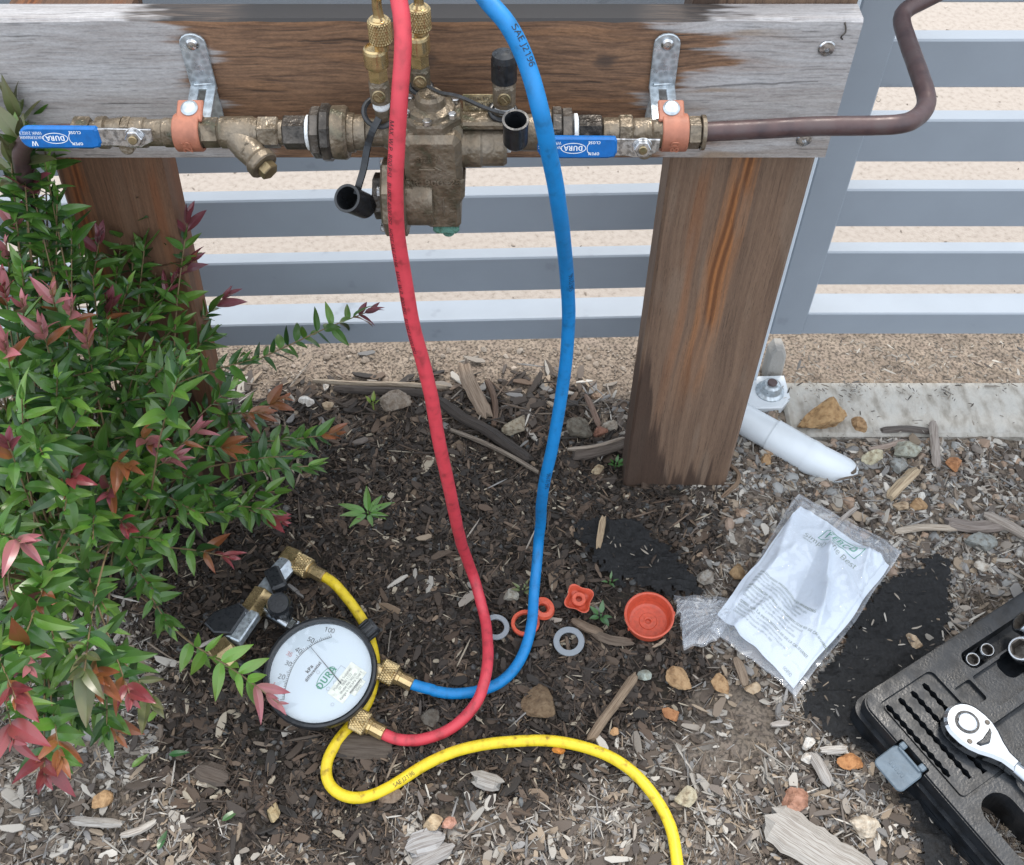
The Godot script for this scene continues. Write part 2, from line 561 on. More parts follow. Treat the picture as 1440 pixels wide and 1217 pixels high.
	var cl := StandardMaterial3D.new()
	cl.albedo_color = Color(0.93, 0.96, 1.0, 0.12)
	cl.transparency = BaseMaterial3D.TRANSPARENCY_ALPHA
	cl.roughness = 0.07
	cl.cull_mode = BaseMaterial3D.CULL_DISABLED
	M.film = cl

func span(a: float, b: float, st: float) -> PackedFloat32Array:
	var o := PackedFloat32Array()
	var k := ceili((b - a) / st)
	for i in k + 1:
		o.append(a + (b - a) * i / k)
	return o

func ground() -> void:
	var xs := PackedFloat32Array([-200, -60, -20, -8, -4, -2.4, -1.8, -1.4])
	xs.append_array(span(-1.1, 1.1, 0.0085))
	xs.append_array(PackedFloat32Array([1.4, 1.8, 2.4, 4, 8, 20, 60, 200]))
	var zs := PackedFloat32Array([-200, -60, -20, -8, -4, -2.4, -1.6, -1.3])
	zs.append_array(span(-1.12, -0.1, 0.0085))
	zs.append_array(PackedFloat32Array([0.1, 0.5, 1.2, 2.4, 5, 12, 40, 200]))
	var b := MB.new()
	var pts := []
	var nn := []
	var cc := []
	for z in zs:
		var r := PackedVector3Array()
		var rn := PackedVector3Array()
		var rc := PackedColorArray()
		for x in xs:
			r.append(Vector3(x, gh(x, z), z))
			var e := 0.004
			rn.append(Vector3(gh(x - e, z) - gh(x + e, z), 2.0 * e, gh(x, z - e) - gh(x, z + e)).normalized())
			var w := wet(x, z)
			var dry := Color(0.15, 0.12, 0.092).lerp(Color(0.24, 0.2, 0.165), clampf(n_tone.get_noise_2d(x, z) + 0.4, 0, 1))
			var col := dry.lerp(Color(0.036, 0.028, 0.022), w)
			col = col.lerp(Color(0.30, 0.238, 0.182).lerp(Color(0.19, 0.145, 0.108), clampf(0.3 + n_wet.get_noise_2d(x * 3.0, z * 3.0), 0, 1)), sandy(x, z))
			rc.append(col * (0.85 + 0.35 * (n_fine.get_noise_2d(x * 3.0, z * 3.0) + 0.3)))
		pts.append(r); nn.append(rn); cc.append(rc)
	for i in zs.size() - 1:
		for j in xs.size() - 1:
			for q in [[0, 0, 0, 1, 1, 1], [0, 0, 1, 1, 1, 0]]:
				for t in 3:
					var ii: int = i + q[t * 2]
					var jj: int = j + q[t * 2 + 1]
					b.v.append(pts[ii][jj]); b.n.append(nn[ii][jj]); b.c.append(cc[ii][jj]); b.uv.append(Vector2(pts[ii][jj].x, pts[ii][jj].z))
	# clockwise from above
	for k in b.v.size() / 3:
		if (b.v[k * 3 + 1] - b.v[k * 3]).cross(b.v[k * 3 + 2] - b.v[k * 3]).y > 0.0:
			var t := b.v[k * 3 + 1]; b.v[k * 3 + 1] = b.v[k * 3 + 2]; b.v[k * 3 + 2] = t
			var t2 := b.n[k * 3 + 1]; b.n[k * 3 + 1] = b.n[k * 3 + 2]; b.n[k * 3 + 2] = t2
			var t3 := b.c[k * 3 + 1]; b.c[k * 3 + 1] = b.c[k * 3 + 2]; b.c[k * 3 + 2] = t3
	var soil := worn(Color.WHITE, 0.95, 0.0, ramp_tex(40, 0.06, [[0.2, 0.6], [0.5, 0.95], [0.75, 1.1]], 512), normal_tex(41, 0.09, 5.0, 512), 5.0, 0.7)
	struct("ground", b, soil)
	# pale concrete drive beyond the gates
	var d := MB.new()
	d.box(Transform3D(Basis(), Vector3(0, -0.046, -5.2)), Vector3(24, 0.1, 8.2), 0.004)
	var dm := worn(Color(0.37, 0.32, 0.275), 0.9, 0.0, ramp_tex(42, 0.05, [[0.05, 0.6, 0.58, 0.55], [0.25, 0.88, 0.87, 0.86], [0.8, 1.06, 1.06, 1.06]], 512), normal_tex(43, 0.15, 2.0, 512), 3.0, 0.4)
	struct("concrete_drive", d, dm)
	# the flush concrete edge to the right of the post
	var e2 := MB.new()
	e2.box(Transform3D(Basis(), Vector3(0.86, -0.041, -0.902)), Vector3(0.98, 0.1, 0.096), 0.004)
	var em := worn(Color(0.40, 0.385, 0.35), 0.85, 0.0, ramp_tex(44, 0.02, [[0.1, 0.6, 0.57, 0.53], [0.45, 0.92, 0.9, 0.88], [0.8, 1.08, 1.08, 1.08]], 512), normal_tex(45, 0.05, 4.0, 512), 4.0, 0.7)
	em.uv1_scale = Vector3(4, 4, 2)
	struct("concrete_footing", e2, em)

func slat_box(b: MB, x0: float, x1: float, y0: float, y1: float, z0: float, z1: float) -> void:
	b.box(Transform3D(Basis(), Vector3((x0 + x1) / 2, (y0 + y1) / 2, (z0 + z1) / 2)), Vector3(x1 - x0, y1 - y0, z1 - z0), 0.0018)

func fence() -> void:
	var tops := [0.981, 0.888, 0.796, 0.704, 0.612, 0.519, 0.426, 0.334, 0.241]
	# right gate: stile and slats
	var g := thing("slat_gate", "blue-grey metal slat gate with wide upright stile right of the timber post", "gate", Vector3(0.34, 0.1, -0.95))
	var b := MB.new()
	slat_box(b, 0.3395, 0.383, 0.1, 1.06, -0.99, -0.95)
	part("stile", b, M.slat, g)
	for y in tops:
		b = MB.new()
		slat_box(b, 0.381, 1.7, y - 0.0545, y, -0.972, -0.952)
		part("slat", b, M.slat, g)
	b = MB.new()
	slat_box(b, 0.381, 1.7, 0.1, 0.1385, -0.99, -0.951)
	part("bottom_rail", b, M.slat, g)
	# left gate, standing slightly ajar
	var l := thing("slat_gate", "blue-grey metal slat gate behind the hanging hoses, between the two timber posts", "gate", Vector3(0.284, 0.1, -0.948))
	l.rotation.y = deg_to_rad(1.75)
	for y in tops:
		b = MB.new()
		slat_box(b, -2.1, -0.045, y - 0.0545 - 0.1, y - 0.1, -0.022, -0.002)
		var o := part("slat", b, M.slat, l)
		o.position = Vector3.ZERO
	b = MB.new()
	slat_box(b, -2.1, -0.045, 0.0, 0.0385, -0.04, -0.001)
	part("bottom_rail", b, M.slat, l).position = Vector3.ZERO
	b = MB.new()
	slat_box(b, -0.045, 0.0, 0.0, 0.96, -0.04, 0.0)
	part("stile", b, M.slat, l).position = Vector3.ZERO
	b = MB.new()
	slat_box(b, 0.288, 0.3374, -0.02, 1.08, -0.99, -0.944)
	single("gate_post", b, worn(Color(0.62, 0.68, 0.73), 0.35, 0.0, M.slat.albedo_texture, null, 2.0), "pale painted gate post mostly hidden behind the right timber post", "gate post")
	# base plate with nut, and the worn foot block behind it
	var bp := thing("anchor_plate", "white painted steel base plate with domed bolt beside foot of right timber post", "anchor plate", Vector3(0.3596, 0, -0.9359))
	b = MB.new()
	var pl := PackedVector2Array([Vector2(0.3054, -0.9129), Vector2(0.3212, -0.9427), Vector2(0.3405, -0.9532), Vector2(0.3771, -0.9545), Vector2(0.3788, -0.9129), Vector2(0.3643, -0.8951), Vector2(0.3239, -0.8939), Vector2(0.3078, -0.9027)])
	var flip := Transform3D(Basis(Vector3(1, 0, 0), Vector3(0, 0, 1), Vector3(0, 1, 0)), Vector3.ZERO)
	b.prism(flip, pl, 0.004, 0.017, 0.0015)
	part("plate", b, M.pvc, bp)
	b = MB.new()
	var c0: Vector3 = Vector3(0.3522, 0.018, -0.924)
	b.lathe(Transform3D(Basis(), c0), [Vector2(0, -0.002), Vector2(0.0195, -0.002), Vector2(0.0195, 0.001), Vector2(0.0155, 0.004), Vector2(0.0125, 0.013), Vector2(0.0095, 0.0155), Vector2(0, 0.0155)], 24)
	part("nut", b, M.zinc, bp)
	b = MB.new()
	b.drum(Transform3D(Basis(), c0), 0.0065, 0.014, 0.019, 14)
	part("bolt_end", b, M.copper, bp)
	b = MB.new()
	b.prism(Transform3D(Basis(), Vector3(0, 0, -0.972)), PackedVector2Array([Vector2(0.352, 0.0), Vector2(0.378, 0.0), Vector2(0.375, 0.048), Vector2(0.368, 0.062), Vector2(0.358, 0.062), Vector2(0.352, 0.05)]), -0.012, 0.012, 0.003)
	single("hinge_foot", b, worn(Color(0.36, 0.34, 0.31), 0.85, 0.0, null, M.stone.normal_texture, 20.0, 0.4), "worn grey hinge foot standing under the gate stile behind the bolted plate", "hinge")

# ---------------------------------------------------------------- timber
func fimg(w: int, h: int, f: Callable) -> ImageTexture:
	var im := Image.create(w, h, false, Image.FORMAT_RGB8)
	for y in h:
		for x in w:
			im.set_pixel(x, y, f.call(x, y))
	return ImageTexture.create_from_image(im)

func bump_of(t: ImageTexture, s: float) -> ImageTexture:
	var im := t.get_image().duplicate()
	im.convert(Image.FORMAT_RGBA8)
	im.bump_map_to_normal_map(s)
	return ImageTexture.create_from_image(im)

var n_a := noise(50, 1.0, 4)
var n_b := noise(51, 1.0, 3)
var n_c := noise(52, 1.0, 2)

# x along the beam in metres, t across the face 0 (top) to 1 (bottom)
func beam_wet(x: float, t: float) -> float:
	var l := -0.252 + 0.05 * smoothf(0.75, 1.0, t) - 0.05 * smoothf(0.12, 0.0, t)
	var r := 0.147 + 0.025 * sin(t * 9.0) * smoothf(0.1, 0.3, t)
	var j := n_a.get_noise_2d(x * 4.0, t * 5.0) * 0.05 + n_b.get_noise_2d(x * 14.0, t * 30.0) * 0.016
	return smoothf(-0.008, 0.012, x - l + j * 0.7) * (0.75 * smoothf(-0.008, 0.012, r - x + j * 1.1) + 0.25 * smoothf(-0.05, 0.01, r - x + j * 1.6))

func beam_pixel(px: int, py: int) -> Color:
	var x := -0.78 + px / 1620.0
	var top := py >= 224
	var t := py / 224.0 if not top else (py - 224) / 64.0
	var yy := t * 0.128 if not top else 0.2 + t * 0.045
	var grain := n_a.get_noise_2d(x * 16.0, yy * 440.0 + n_c.get_noise_2d(x * 5.0, yy * 18.0) * 3.0)
	var fine := n_b.get_noise_2d(x * 110.0, yy * 1500.0) + 0.6 * smoothf(0.45, 0.62, n_b.get_noise_2d(x * 420.0 + 11.0, yy * 900.0)) * -1.0
	var broad := n_c.get_noise_2d(x * 5.0 + 9.0, yy * 60.0)
	var check := smoothf(0.52, 0.6, n_a.get_noise_2d(x * 5.0 + 40.0, yy * 260.0))
	for q in [[0.2, 0.058, 0.05, -0.06], [-0.5, 0.047, 0.09, 0.02], [-0.38, 0.1, 0.06, -0.03], [0.19, 0.1, 0.07, 0.03], [0.02, 0.085, 0.06, 0.02], [-0.12, 0.02, 0.05, -0.02]]:
		var along: float = (x - q[0]) / q[2]
		if absf(along) < 1.0 and not top:
			var off: float = absf(yy - q[1] - (x - q[0]) * q[3] - n_b.get_noise_2d(x * 30.0, q[1] * 90.0) * 0.0012)
			check = maxf(check, smoothf(0.0011 * (1.0 - along * along) + 0.0003, 0.0002, off))
	var dry := Color(0.50, 0.485, 0.48).lerp(Color(0.34, 0.31, 0.295), clampf(0.45 + grain * 0.7 + broad * 0.4, 0, 1))
	if not top:
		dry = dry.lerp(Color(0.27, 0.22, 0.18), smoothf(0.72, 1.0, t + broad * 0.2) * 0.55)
		var tanb := smoothf(0.1, 0.5, n_c.get_noise_2d(x * 7.0 + 3.0, yy * 55.0)) * smoothf(0.12, 0.16, x) * smoothf(0.23, 0.17, x)
		dry = dry.lerp(Color(0.30, 0.21, 0.135), tanb * 0.8)
	var pore := n_b.get_noise_2d(x * 330.0, yy * 1700.0)
	var line := smoothf(0.34, 0.5, n_a.get_noise_2d(x * 13.0 + 70.0, yy * 760.0))
	dry = dry * (0.9 + fine * 0.2 + pore * 0.16) * (1.0 - check * 0.6) * (1.0 - line * 0.42)
	var brown := Color(0.26, 0.145, 0.082).lerp(Color(0.10, 0.055, 0.034), clampf(0.42 + grain * 0.95 + broad * 0.45, 0, 1))
	brown = brown.lerp(Color(0.38, 0.20, 0.10), smoothf(0.15, 0.6, broad) * 0.5)
	brown = brown * (0.92 + fine * 0.28 + pore * 0.2) * (1.0 - check * 0.75) * (1.0 - line * 0.5)
	var w := beam_wet(x, t if not top else 0.0)
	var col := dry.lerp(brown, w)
	if not top:
		var knot := Vector2((x - 0.0) * 1.0, (yy - 0.035)).length()
		for k in [[-0.075, 0.035, 0.016], [0.075, 0.036, 0.012], [-0.44, 0.075, 0.05]]:
			var dd: float = Vector2((x - k[0]), (yy - k[1]) * 1.6).length() / k[2] + n_b.get_noise_2d(x * 40.0, yy * 80.0) * 0.5
			col = col.lerp(Color(0.05, 0.035, 0.028) if k[0] > -0.3 else col * 0.6, smoothf(1.1, 0.3, dd) * 0.75)
	if top:
		var l := smoothf(-0.31, -0.27, x + n_b.get_noise_2d(x * 20.0, t * 3.0) * 0.03) * smoothf(0.185, 0.15, x + n_b.get_noise_2d(x * 20.0 + 4.0, t * 3.0) * 0.03)
		col = dry.lerp(Color(0.022, 0.02, 0.02).lerp(Color(0.1, 0.075, 0.06), clampf(grain + 0.4, 0, 1) * (1.0 - smoothf(-0.23, -0.2, x) * smoothf(0.12, 0.09, x))), l)
	return Color(clampf(col.r, 0.006, 1), clampf(col.g, 0.005, 1), clampf(col.b, 0.004, 1)).linear_to_srgb()

func post_pixel(px: int, py: int) -> Color:
	var x := px / 256.0
	var y := py / 768.0
	var warp := n_c.get_noise_2d(x * 1.2, y * 1.6) * 0.045
	var grain := n_a.get_noise_2d((x + warp) * 30.0, y * 2.2)
	var fine := n_b.get_noise_2d((x + warp * 0.5) * 160.0, y * 30.0)
	var broad := n_c.get_noise_2d((x + warp) * 6.0 + 5.0, y * 1.6)
	var col := Color(0.21, 0.132, 0.085).lerp(Color(0.125, 0.076, 0.049), clampf(0.45 + grain * 0.55 + broad * 0.5, 0, 1))
	var streak := absf(x + warp * 1.4 - 0.52 + y * 0.13)
	col = col.lerp(Color(0.40, 0.15, 0.04), smoothf(0.15, 0.02, streak + grain * 0.05) * smoothf(0.78, 0.3, y) * 0.8)
	col = col.lerp(Color(0.30, 0.12, 0.045), smoothf(0.06, 0.01, absf(x + warp - 0.24 + grain * 0.03)) * smoothf(0.9, 0.4, y) * 0.4)
	col = col.lerp(Color(0.1, 0.035, 0.012), smoothf(0.03, 0.005, absf(streak - 0.03)) * smoothf(0.7, 0.4, y) * 0.8)
	col = col.lerp(Color(0.22, 0.16, 0.115), smoothf(0.1, 0.5, n_c.get_noise_2d(x * 4.0 + 20.0, y * 2.5)) * 0.4)
	# damp foot, climbing on the left
	var edge := 0.94 - 0.32 * smoothf(0.25, 0.0, x) - 0.14 * smoothf(0.5, 0.25, x) + n_a.get_noise_2d(x * 9.0 + 9.0, y * 1.6) * 0.15
	col = col.lerp(Color(0.04, 0.022, 0.015), smoothf(-0.03, 0.06, y - edge) * 0.8)
	col = col * (0.94 + fine * 0.18 + n_b.get_noise_2d(x * 230.0, y * 110.0) * 0.14) * (1.0 - 0.35 * smoothf(0.36, 0.52, n_a.get_noise_2d((x + warp) * 90.0 + 30.0, y * 5.0)))
	return Color(clampf(col.r, 0.005, 1), clampf(col.g, 0.004, 1), clampf(col.b, 0.003, 1)).linear_to_srgb()

func timber() -> void:
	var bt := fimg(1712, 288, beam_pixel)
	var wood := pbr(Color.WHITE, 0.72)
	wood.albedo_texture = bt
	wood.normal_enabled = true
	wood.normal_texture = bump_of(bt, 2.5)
	wood.normal_scale = 0.7
	var beam := thing("timber_beam", "weathered grey timber rail with a broad dark wet patch in its middle", "timber beam", Vector3(-0.25, 0.525, -0.7725))
	var b := MB.new()
	var x0 := -0.78
	var x1 := 0.2735
	var zf := -0.75
	var zb := -0.7735
	var u0 := 0.0
	var u1 := (x1 - x0) * 1620.0 / 1712.0
	var c := 0.002
	var y0 := 0.525
	var y1 := 0.653
	# slightly waney edges: cut the length into stations
	var st := 60
	for k in st:
		var a := lerpf(x0, x1, float(k) / st)
		var d := lerpf(x0, x1, float(k + 1) / st)
		var ua := u1 * k / st
		var ud := u1 * (k + 1) / st
		var wa := n_c.get_noise_2d(a * 14.0, 3.0) * 0.0015
		var wd := n_c.get_noise_2d(d * 14.0, 3.0) * 0.0015
		var va := 224.0 / 288.0
		b.quad_uv(Vector3(a, y0, zf), Vector3(d, y0, zf), Vector3(d, y1 - c + wd, zf), Vector3(a, y1 - c + wa, zf), Vector3(0, 0, 1), Vector2(ua, va), Vector2(ud, va), Vector2(ud, 0.03), Vector2(ua, 0.03))
		b.quad_uv(Vector3(a, y1 - c + wa, zf), Vector3(d, y1 - c + wd, zf), Vector3(d, y1, zf - c), Vector3(a, y1, zf - c), Vector3(0, 0.7, 0.7), Vector2(ua, 0.995), Vector2(ud, 0.995), Vector2(ud, 0.975), Vector2(ua, 0.975))
		b.quad_uv(Vector3(a, y1, zf - c), Vector3(d, y1, zf - c), Vector3(d, y1, zb), Vector3(a, y1, zb), Vector3(0, 1, 0), Vector2(ua, 0.99), Vector2(ud, 0.99), Vector2(ud, va + 0.01), Vector2(ua, va + 0.01))
		b.quad_uv(Vector3(a, y0, zb), Vector3(d, y0, zb), Vector3(d, y0, zf), Vector3(a, y0, zf), Vector3(0, -1, 0), Vector2(ua, 0.6), Vector2(ud, 0.6), Vector2(ud, 0.75), Vector2(ua, 0.75))
		b.quad_uv(Vector3(a, y0, zb), Vector3(d, y0, zb), Vector3(d, y1, zb), Vector3(a, y1, zb), Vector3(0, 0, -1), Vector2(ua, 0.75), Vector2(ud, 0.75), Vector2(ud, 0.0), Vector2(ua, 0.0))
	b.quad_uv(Vector3(x1, y0, zf), Vector3(x1, y0, zb), Vector3(x1, y1, zb), Vector3(x1, y1 - c, zf), Vector3(1, 0, 0), Vector2(0.2, 0.7), Vector2(0.23, 0.7), Vector2(0.23, 0.1), Vector2(0.2, 0.1))
	b.quad_uv(Vector3(x0, y0, zf), Vector3(x0, y0, zb), Vector3(x0, y1, zb), Vector3(x0, y1 - c, zf), Vector3(-1, 0, 0), Vector2(0.2, 0.7), Vector2(0.23, 0.7), Vector2(0.23, 0.1), Vector2(0.2, 0.1))
	part("board", b, wood, beam)
	for p in [Vector3(0.25, 0.629, -0.75), Vector3(0.251, 0.544, -0.75)]:
		b = MB.new()
		var tf := axis_tf(p, Vector3(0, 0, 1))
		b.lathe(tf, [Vector2(0.0068, 0.0), Vector2(0.0068, 0.0012), Vector2(0.0058, 0.0022), Vector2(0.0021, 0.0028), Vector2(0.0021, 0.0008), Vector2(0, 0.0008)], 24)
		part("screw", b, M.steel, beam)
	b = MB.new()
	b.tube(smooth([Vector3(0.259, 0.651, -0.7495), Vector3(0.261, 0.644, -0.748), Vector3(0.2585, 0.640, -0.7475), Vector3(0.2605, 0.637, -0.749)], 0.001), PackedFloat32Array([0.0007]), 6)
	part("nail", b, M.bronze_dark, beam)
	# posts
	var pt := fimg(256, 768, post_pixel)
	var pm := pbr(Color.WHITE, 0.7)
	pm.albedo_texture = pt
	pm.normal_enabled = true
	pm.normal_texture = bump_of(pt, 2.0)
	pm.normal_scale = 0.6
	var r := MB.new()
	post(r, Vector3(0.1435, 0.0, -0.7755), Vector3(0.2748, 0.0, -0.7755), 0.0, 0.70)
	single("timber_post", r, pm, "brown timber post with orange streak and damp dark foot, under rail's right end", "timber post", "posts under the rail")
	var l := MB.new()
	post(l, Vector3(-0.456, 0.0, -0.7755), Vector3(-0.357, 0.0, -0.7755), -0.078, 0.645)
	var pl: StandardMaterial3D = pm.duplicate()
	pl.albedo_color = Color(0.92, 0.84, 0.78)
	pl.uv1_offset = Vector3(0.37, 0.0, 0)
	single("timber_post", l, pl, "leaning brown timber post behind the red-tipped shrub at left", "timber post", "posts under the rail")

func post(b: MB, l: Vector3, r: Vector3, lean: float, h: float) -> void:
	var up := Vector3(-lean, 1, 0)
	var back := Vector3(0, 0, -0.04)
	var c := 0.003
	var lo := -0.05
	var cx := Vector3(c, 0, 0)
	var cz := Vector3(0, 0, -c)
	var n := 14
	for k in n:
		var a := up * lerpf(lo, h, float(k) / n)
		var d := up * lerpf(lo, h, float(k + 1) / n)
		var va := 1.0 - clampf(a.y / 0.52, -0.05, 1.3)
		var vd := 1.0 - clampf(d.y / 0.52, -0.05, 1.3)
		b.quad_uv(l + a + cx, r + a - cx, r + d - cx, l + d + cx, Vector3(0, 0, 1), Vector2(0.02, va), Vector2(0.98, va), Vector2(0.98, vd), Vector2(0.02, vd))
		b.quad_uv(l + a + cz, l + a + cx, l + d + cx, l + d + cz, Vector3(-0.7, 0, 0.7), Vector2(0, va), Vector2(0.02, va), Vector2(0.02, vd), Vector2(0, vd))
		b.quad_uv(r + a + cz, r + a - cx, r + d - cx, r + d + cz, Vector3(0.7, 0, 0.7), Vector2(1, va), Vector2(0.98, va), Vector2(0.98, vd), Vector2(1, vd))
		b.quad_uv(l + a + cz, l + a + back, l + d + back, l + d + cz, Vector3(-1, 0, 0), Vector2(0.0, va), Vector2(0.12, va), Vector2(0.12, vd), Vector2(0.0, vd))
		b.quad_uv(r + a + cz, r + a + back, r + d + back, r + d + cz, Vector3(1, 0, 0), Vector2(1, va), Vector2(0.85, va), Vector2(0.85, vd), Vector2(1, vd))
		b.quad_uv(l + a + back, r + a + back, r + d + back, l + d + back, Vector3(0, 0, -1), Vector2(0, va), Vector2(1, va), Vector2(1, vd), Vector2(0, vd))
	b.quad_uv(l + up * h + cz, r + up * h + cz, r + up * h + back, l + up * h + back, Vector3(0, 1, 0), Vector2(0, 0.1), Vector2(1, 0.1), Vector2(1, 0), Vector2(0, 0))

# ---------------------------------------------------------------- the backflow device
func lever(parent: Node3D, pivot: Vector3, n: Vector3, tail: float, sh := 0.0) -> void:
	# the lever runs toward -X from its pivot; the print reads upside down
	var tf := face_tf(pivot, n, Vector3(1, 0, 0))
	var b := MB.new()
	b.prism(tf, PackedVector2Array([Vector2(0.013, -0.0035), Vector2(0.0135, 0.006), Vector2(-0.02, 0.0068), Vector2(-0.034, 0.0065), Vector2(-0.034, -0.0068), Vector2(-0.012, -0.0072), Vector2(-0.006, -0.0085), Vector2(0.003, -0.0085)]), -0.0012, 0.0012, 0.0004)
	var h := part("lever", b, M.steel, parent)
	b = MB.new()
	b.drum(Transform3D(tf.basis * Basis(Vector3(1, 0, 0), PI / 2), tf.origin), 0.0078, 0.0012, 0.0018, 20, 0.0003)
	b.drum(Transform3D(tf.basis * Basis(Vector3(1, 0, 0), PI / 2), tf.origin), 0.0066, 0.0018, 0.0062, 6, 0.0006, true)
	part("nut", b, M.steel, h)
	b = MB.new()
	b.drum(Transform3D(tf.basis * Basis(Vector3(1, 0, 0), PI / 2), tf.origin), 0.0034, 0.006, 0.0085, 14, 0.0005)
	part("stem_end", b, M.brass_dull, h)
	b = MB.new()
	var p := PackedVector2Array()
	var hw := 0.0088
	for k in 9:
		var a := PI / 2 + PI * k / 8.0
		p.append(Vector2(-tail + sh + 0.008 + cos(a) * 0.008, sin(a) * hw))
	p.append(Vector2(-0.034 + sh, -hw)); p.append(Vector2(-0.0285 + sh, -hw + 0.001)); p.append(Vector2(-0.0265 + sh, -0.004)); p.append(Vector2(-0.027 + sh, 0.006)); p.append(Vector2(-0.0285 + sh, hw - 0.0005))
	b.prism(tf, p, -0.0026, 0.0032, 0.0016)
	var sl := part("sleeve", b, M.blue_sleeve, h)
	b = MB.new()
	var up := Transform3D(tf.basis * Basis(Vector3(0, 0, 1), PI), tf * Vector3(sh, 0, 0.00325))
	var mid := 0.0605
	var at := func(x: float, y: float) -> Transform3D: return Transform3D(up.basis, up * Vector3(x, y, 0))
	b.letters(at.call(mid, -0.0001), "DURA", 0.0041, 0.0, true)
	ellipse_line(b, up * Transform3D(Basis(), Vector3(mid, 0, 0)), 0.0098, 0.0044, 0.0006)
	b.letters(at.call(0.0445, 0.0044), "OPEN", 0.0019, 0.0, true)
	b.letters(at.call(0.0445, -0.0046), "CLOSE", 0.0019, 0.0, true)
	for k in 9:
		var a0 := -0.9 + 1.8 * k / 9.0
		var a1 := a0 + 0.2
		var q := []
		for e in [[a0, 0.0062], [a1, 0.0062], [a1, 0.0067], [a0, 0.0067]]:
			q.append(up * Vector3(0.0435 + cos(e[0]) * e[1], sin(e[0]) * e[1], 0.0001))
		b.quad(q[0], q[1], q[2], q[3], tf.basis.z)
	b.letters(at.call(0.0775, 0.0042), "W", 0.0040, 0.0, true)
	b.letters(at.call(0.0785, -0.0042), "WMK 20023", 0.0014, 0.0)
	b.letters(at.call(0.0785, -0.0008), "WATERMARK", 0.0014, 0.0)
	part("print", b, M.white_ink, h)

func ellipse_line(b: MB, tf: Transform3D, rx: float, ry: float, w: float) -> void:
	for k in 36:
		var q := []
		for e in [[k, 0.0], [k + 1, 0.0], [k + 1, w], [k, w]]:
			var a: float = TAU * e[0] / 36.0
			q.append(tf * Vector3(cos(a) * (rx - e[1]), sin(a) * (ry - e[1]), 0.0001))
		b.quad(q[0], q[1], q[2], q[3], tf.basis.z.normalized())

func test_cock(parent: Node3D, x: float, z: float, y0: float, y1: float, y2: float, r: float) -> Node3D:
	var tf := Transform3D(Basis(), Vector3(x, 0, z))
	var b := MB.new()
	b.lathe(tf, [Vector2(0, y0 - 0.012), Vector2(r * 0.75, y0 - 0.012), Vector2(r * 0.75, y0 + 0.0042), Vector2(r, y0 + 0.005), Vector2(r * 1.02, y1 - 0.003), Vector2(r * 0.9, y1), Vector2(0, y1)], 20)
	b.box(Transform3D(Basis(), Vector3(x, (y0 + y1) / 2 + 0.002, z)), Vector3(r * 1.75, (y1 - y0) * 0.7, r * 1.9), 0.002)
	var o := part("test_cock", b, M.bronze, parent)
	b = MB.new()
	var f := axis_tf(Vector3(x, (y0 + y1) / 2 + 0.0015, z + r * 0.9), Vector3(0, 0.12, 1))
	b.lathe(f, [Vector2(0.0052, 0), Vector2(0.0052, 0.0016), Vector2(0.0043, 0.0022), Vector2(0.0043, 0.0012), Vector2(0.0036, 0.0012), Vector2(0.0036, 0.002), Vector2(0, 0.002)], 20)
	b.box(Transform3D(f.basis, f * Vector3(0, 0.0021, 0)), Vector3(0.0058, 0.0007, 0.0012), 0.0002)
	part("slotted_stem", b, M.brass_dull, o)
	b = MB.new()
	b.lathe(tf, [Vector2(r * 0.78, y0 - 0.0015), Vector2(r * 0.86, y0), Vector2(r * 0.84, y0 + 0.0035), Vector2(r * 0.76, y0 + 0.0045)], 20)
	part("sealing_tape", b, M.ptfe, o)
	if y2 > 0.0:
		b = MB.new()
		b.drum(tf, r * 1.02, y1 - 0.0005, y1 + 0.0105, 6, 0.0008, true, 0.3)
		part("hex", b, M.brass, o)
		b = MB.new()
		b.lathe(tf, [Vector2(r * 0.8, y1 + 0.0105), Vector2(r * 1.15, y1 + 0.0112), Vector2(r * 1.2, y1 + 0.013), Vector2(r * 1.2, y2 - 0.003), Vector2(r * 1.12, y2 - 0.001), Vector2(r * 0.95, y2), Vector2(r * 0.9, y2 - 0.0015), Vector2(0, y2 - 0.0015)], 26)
		part("collar", b, M.brass, o)
	return o

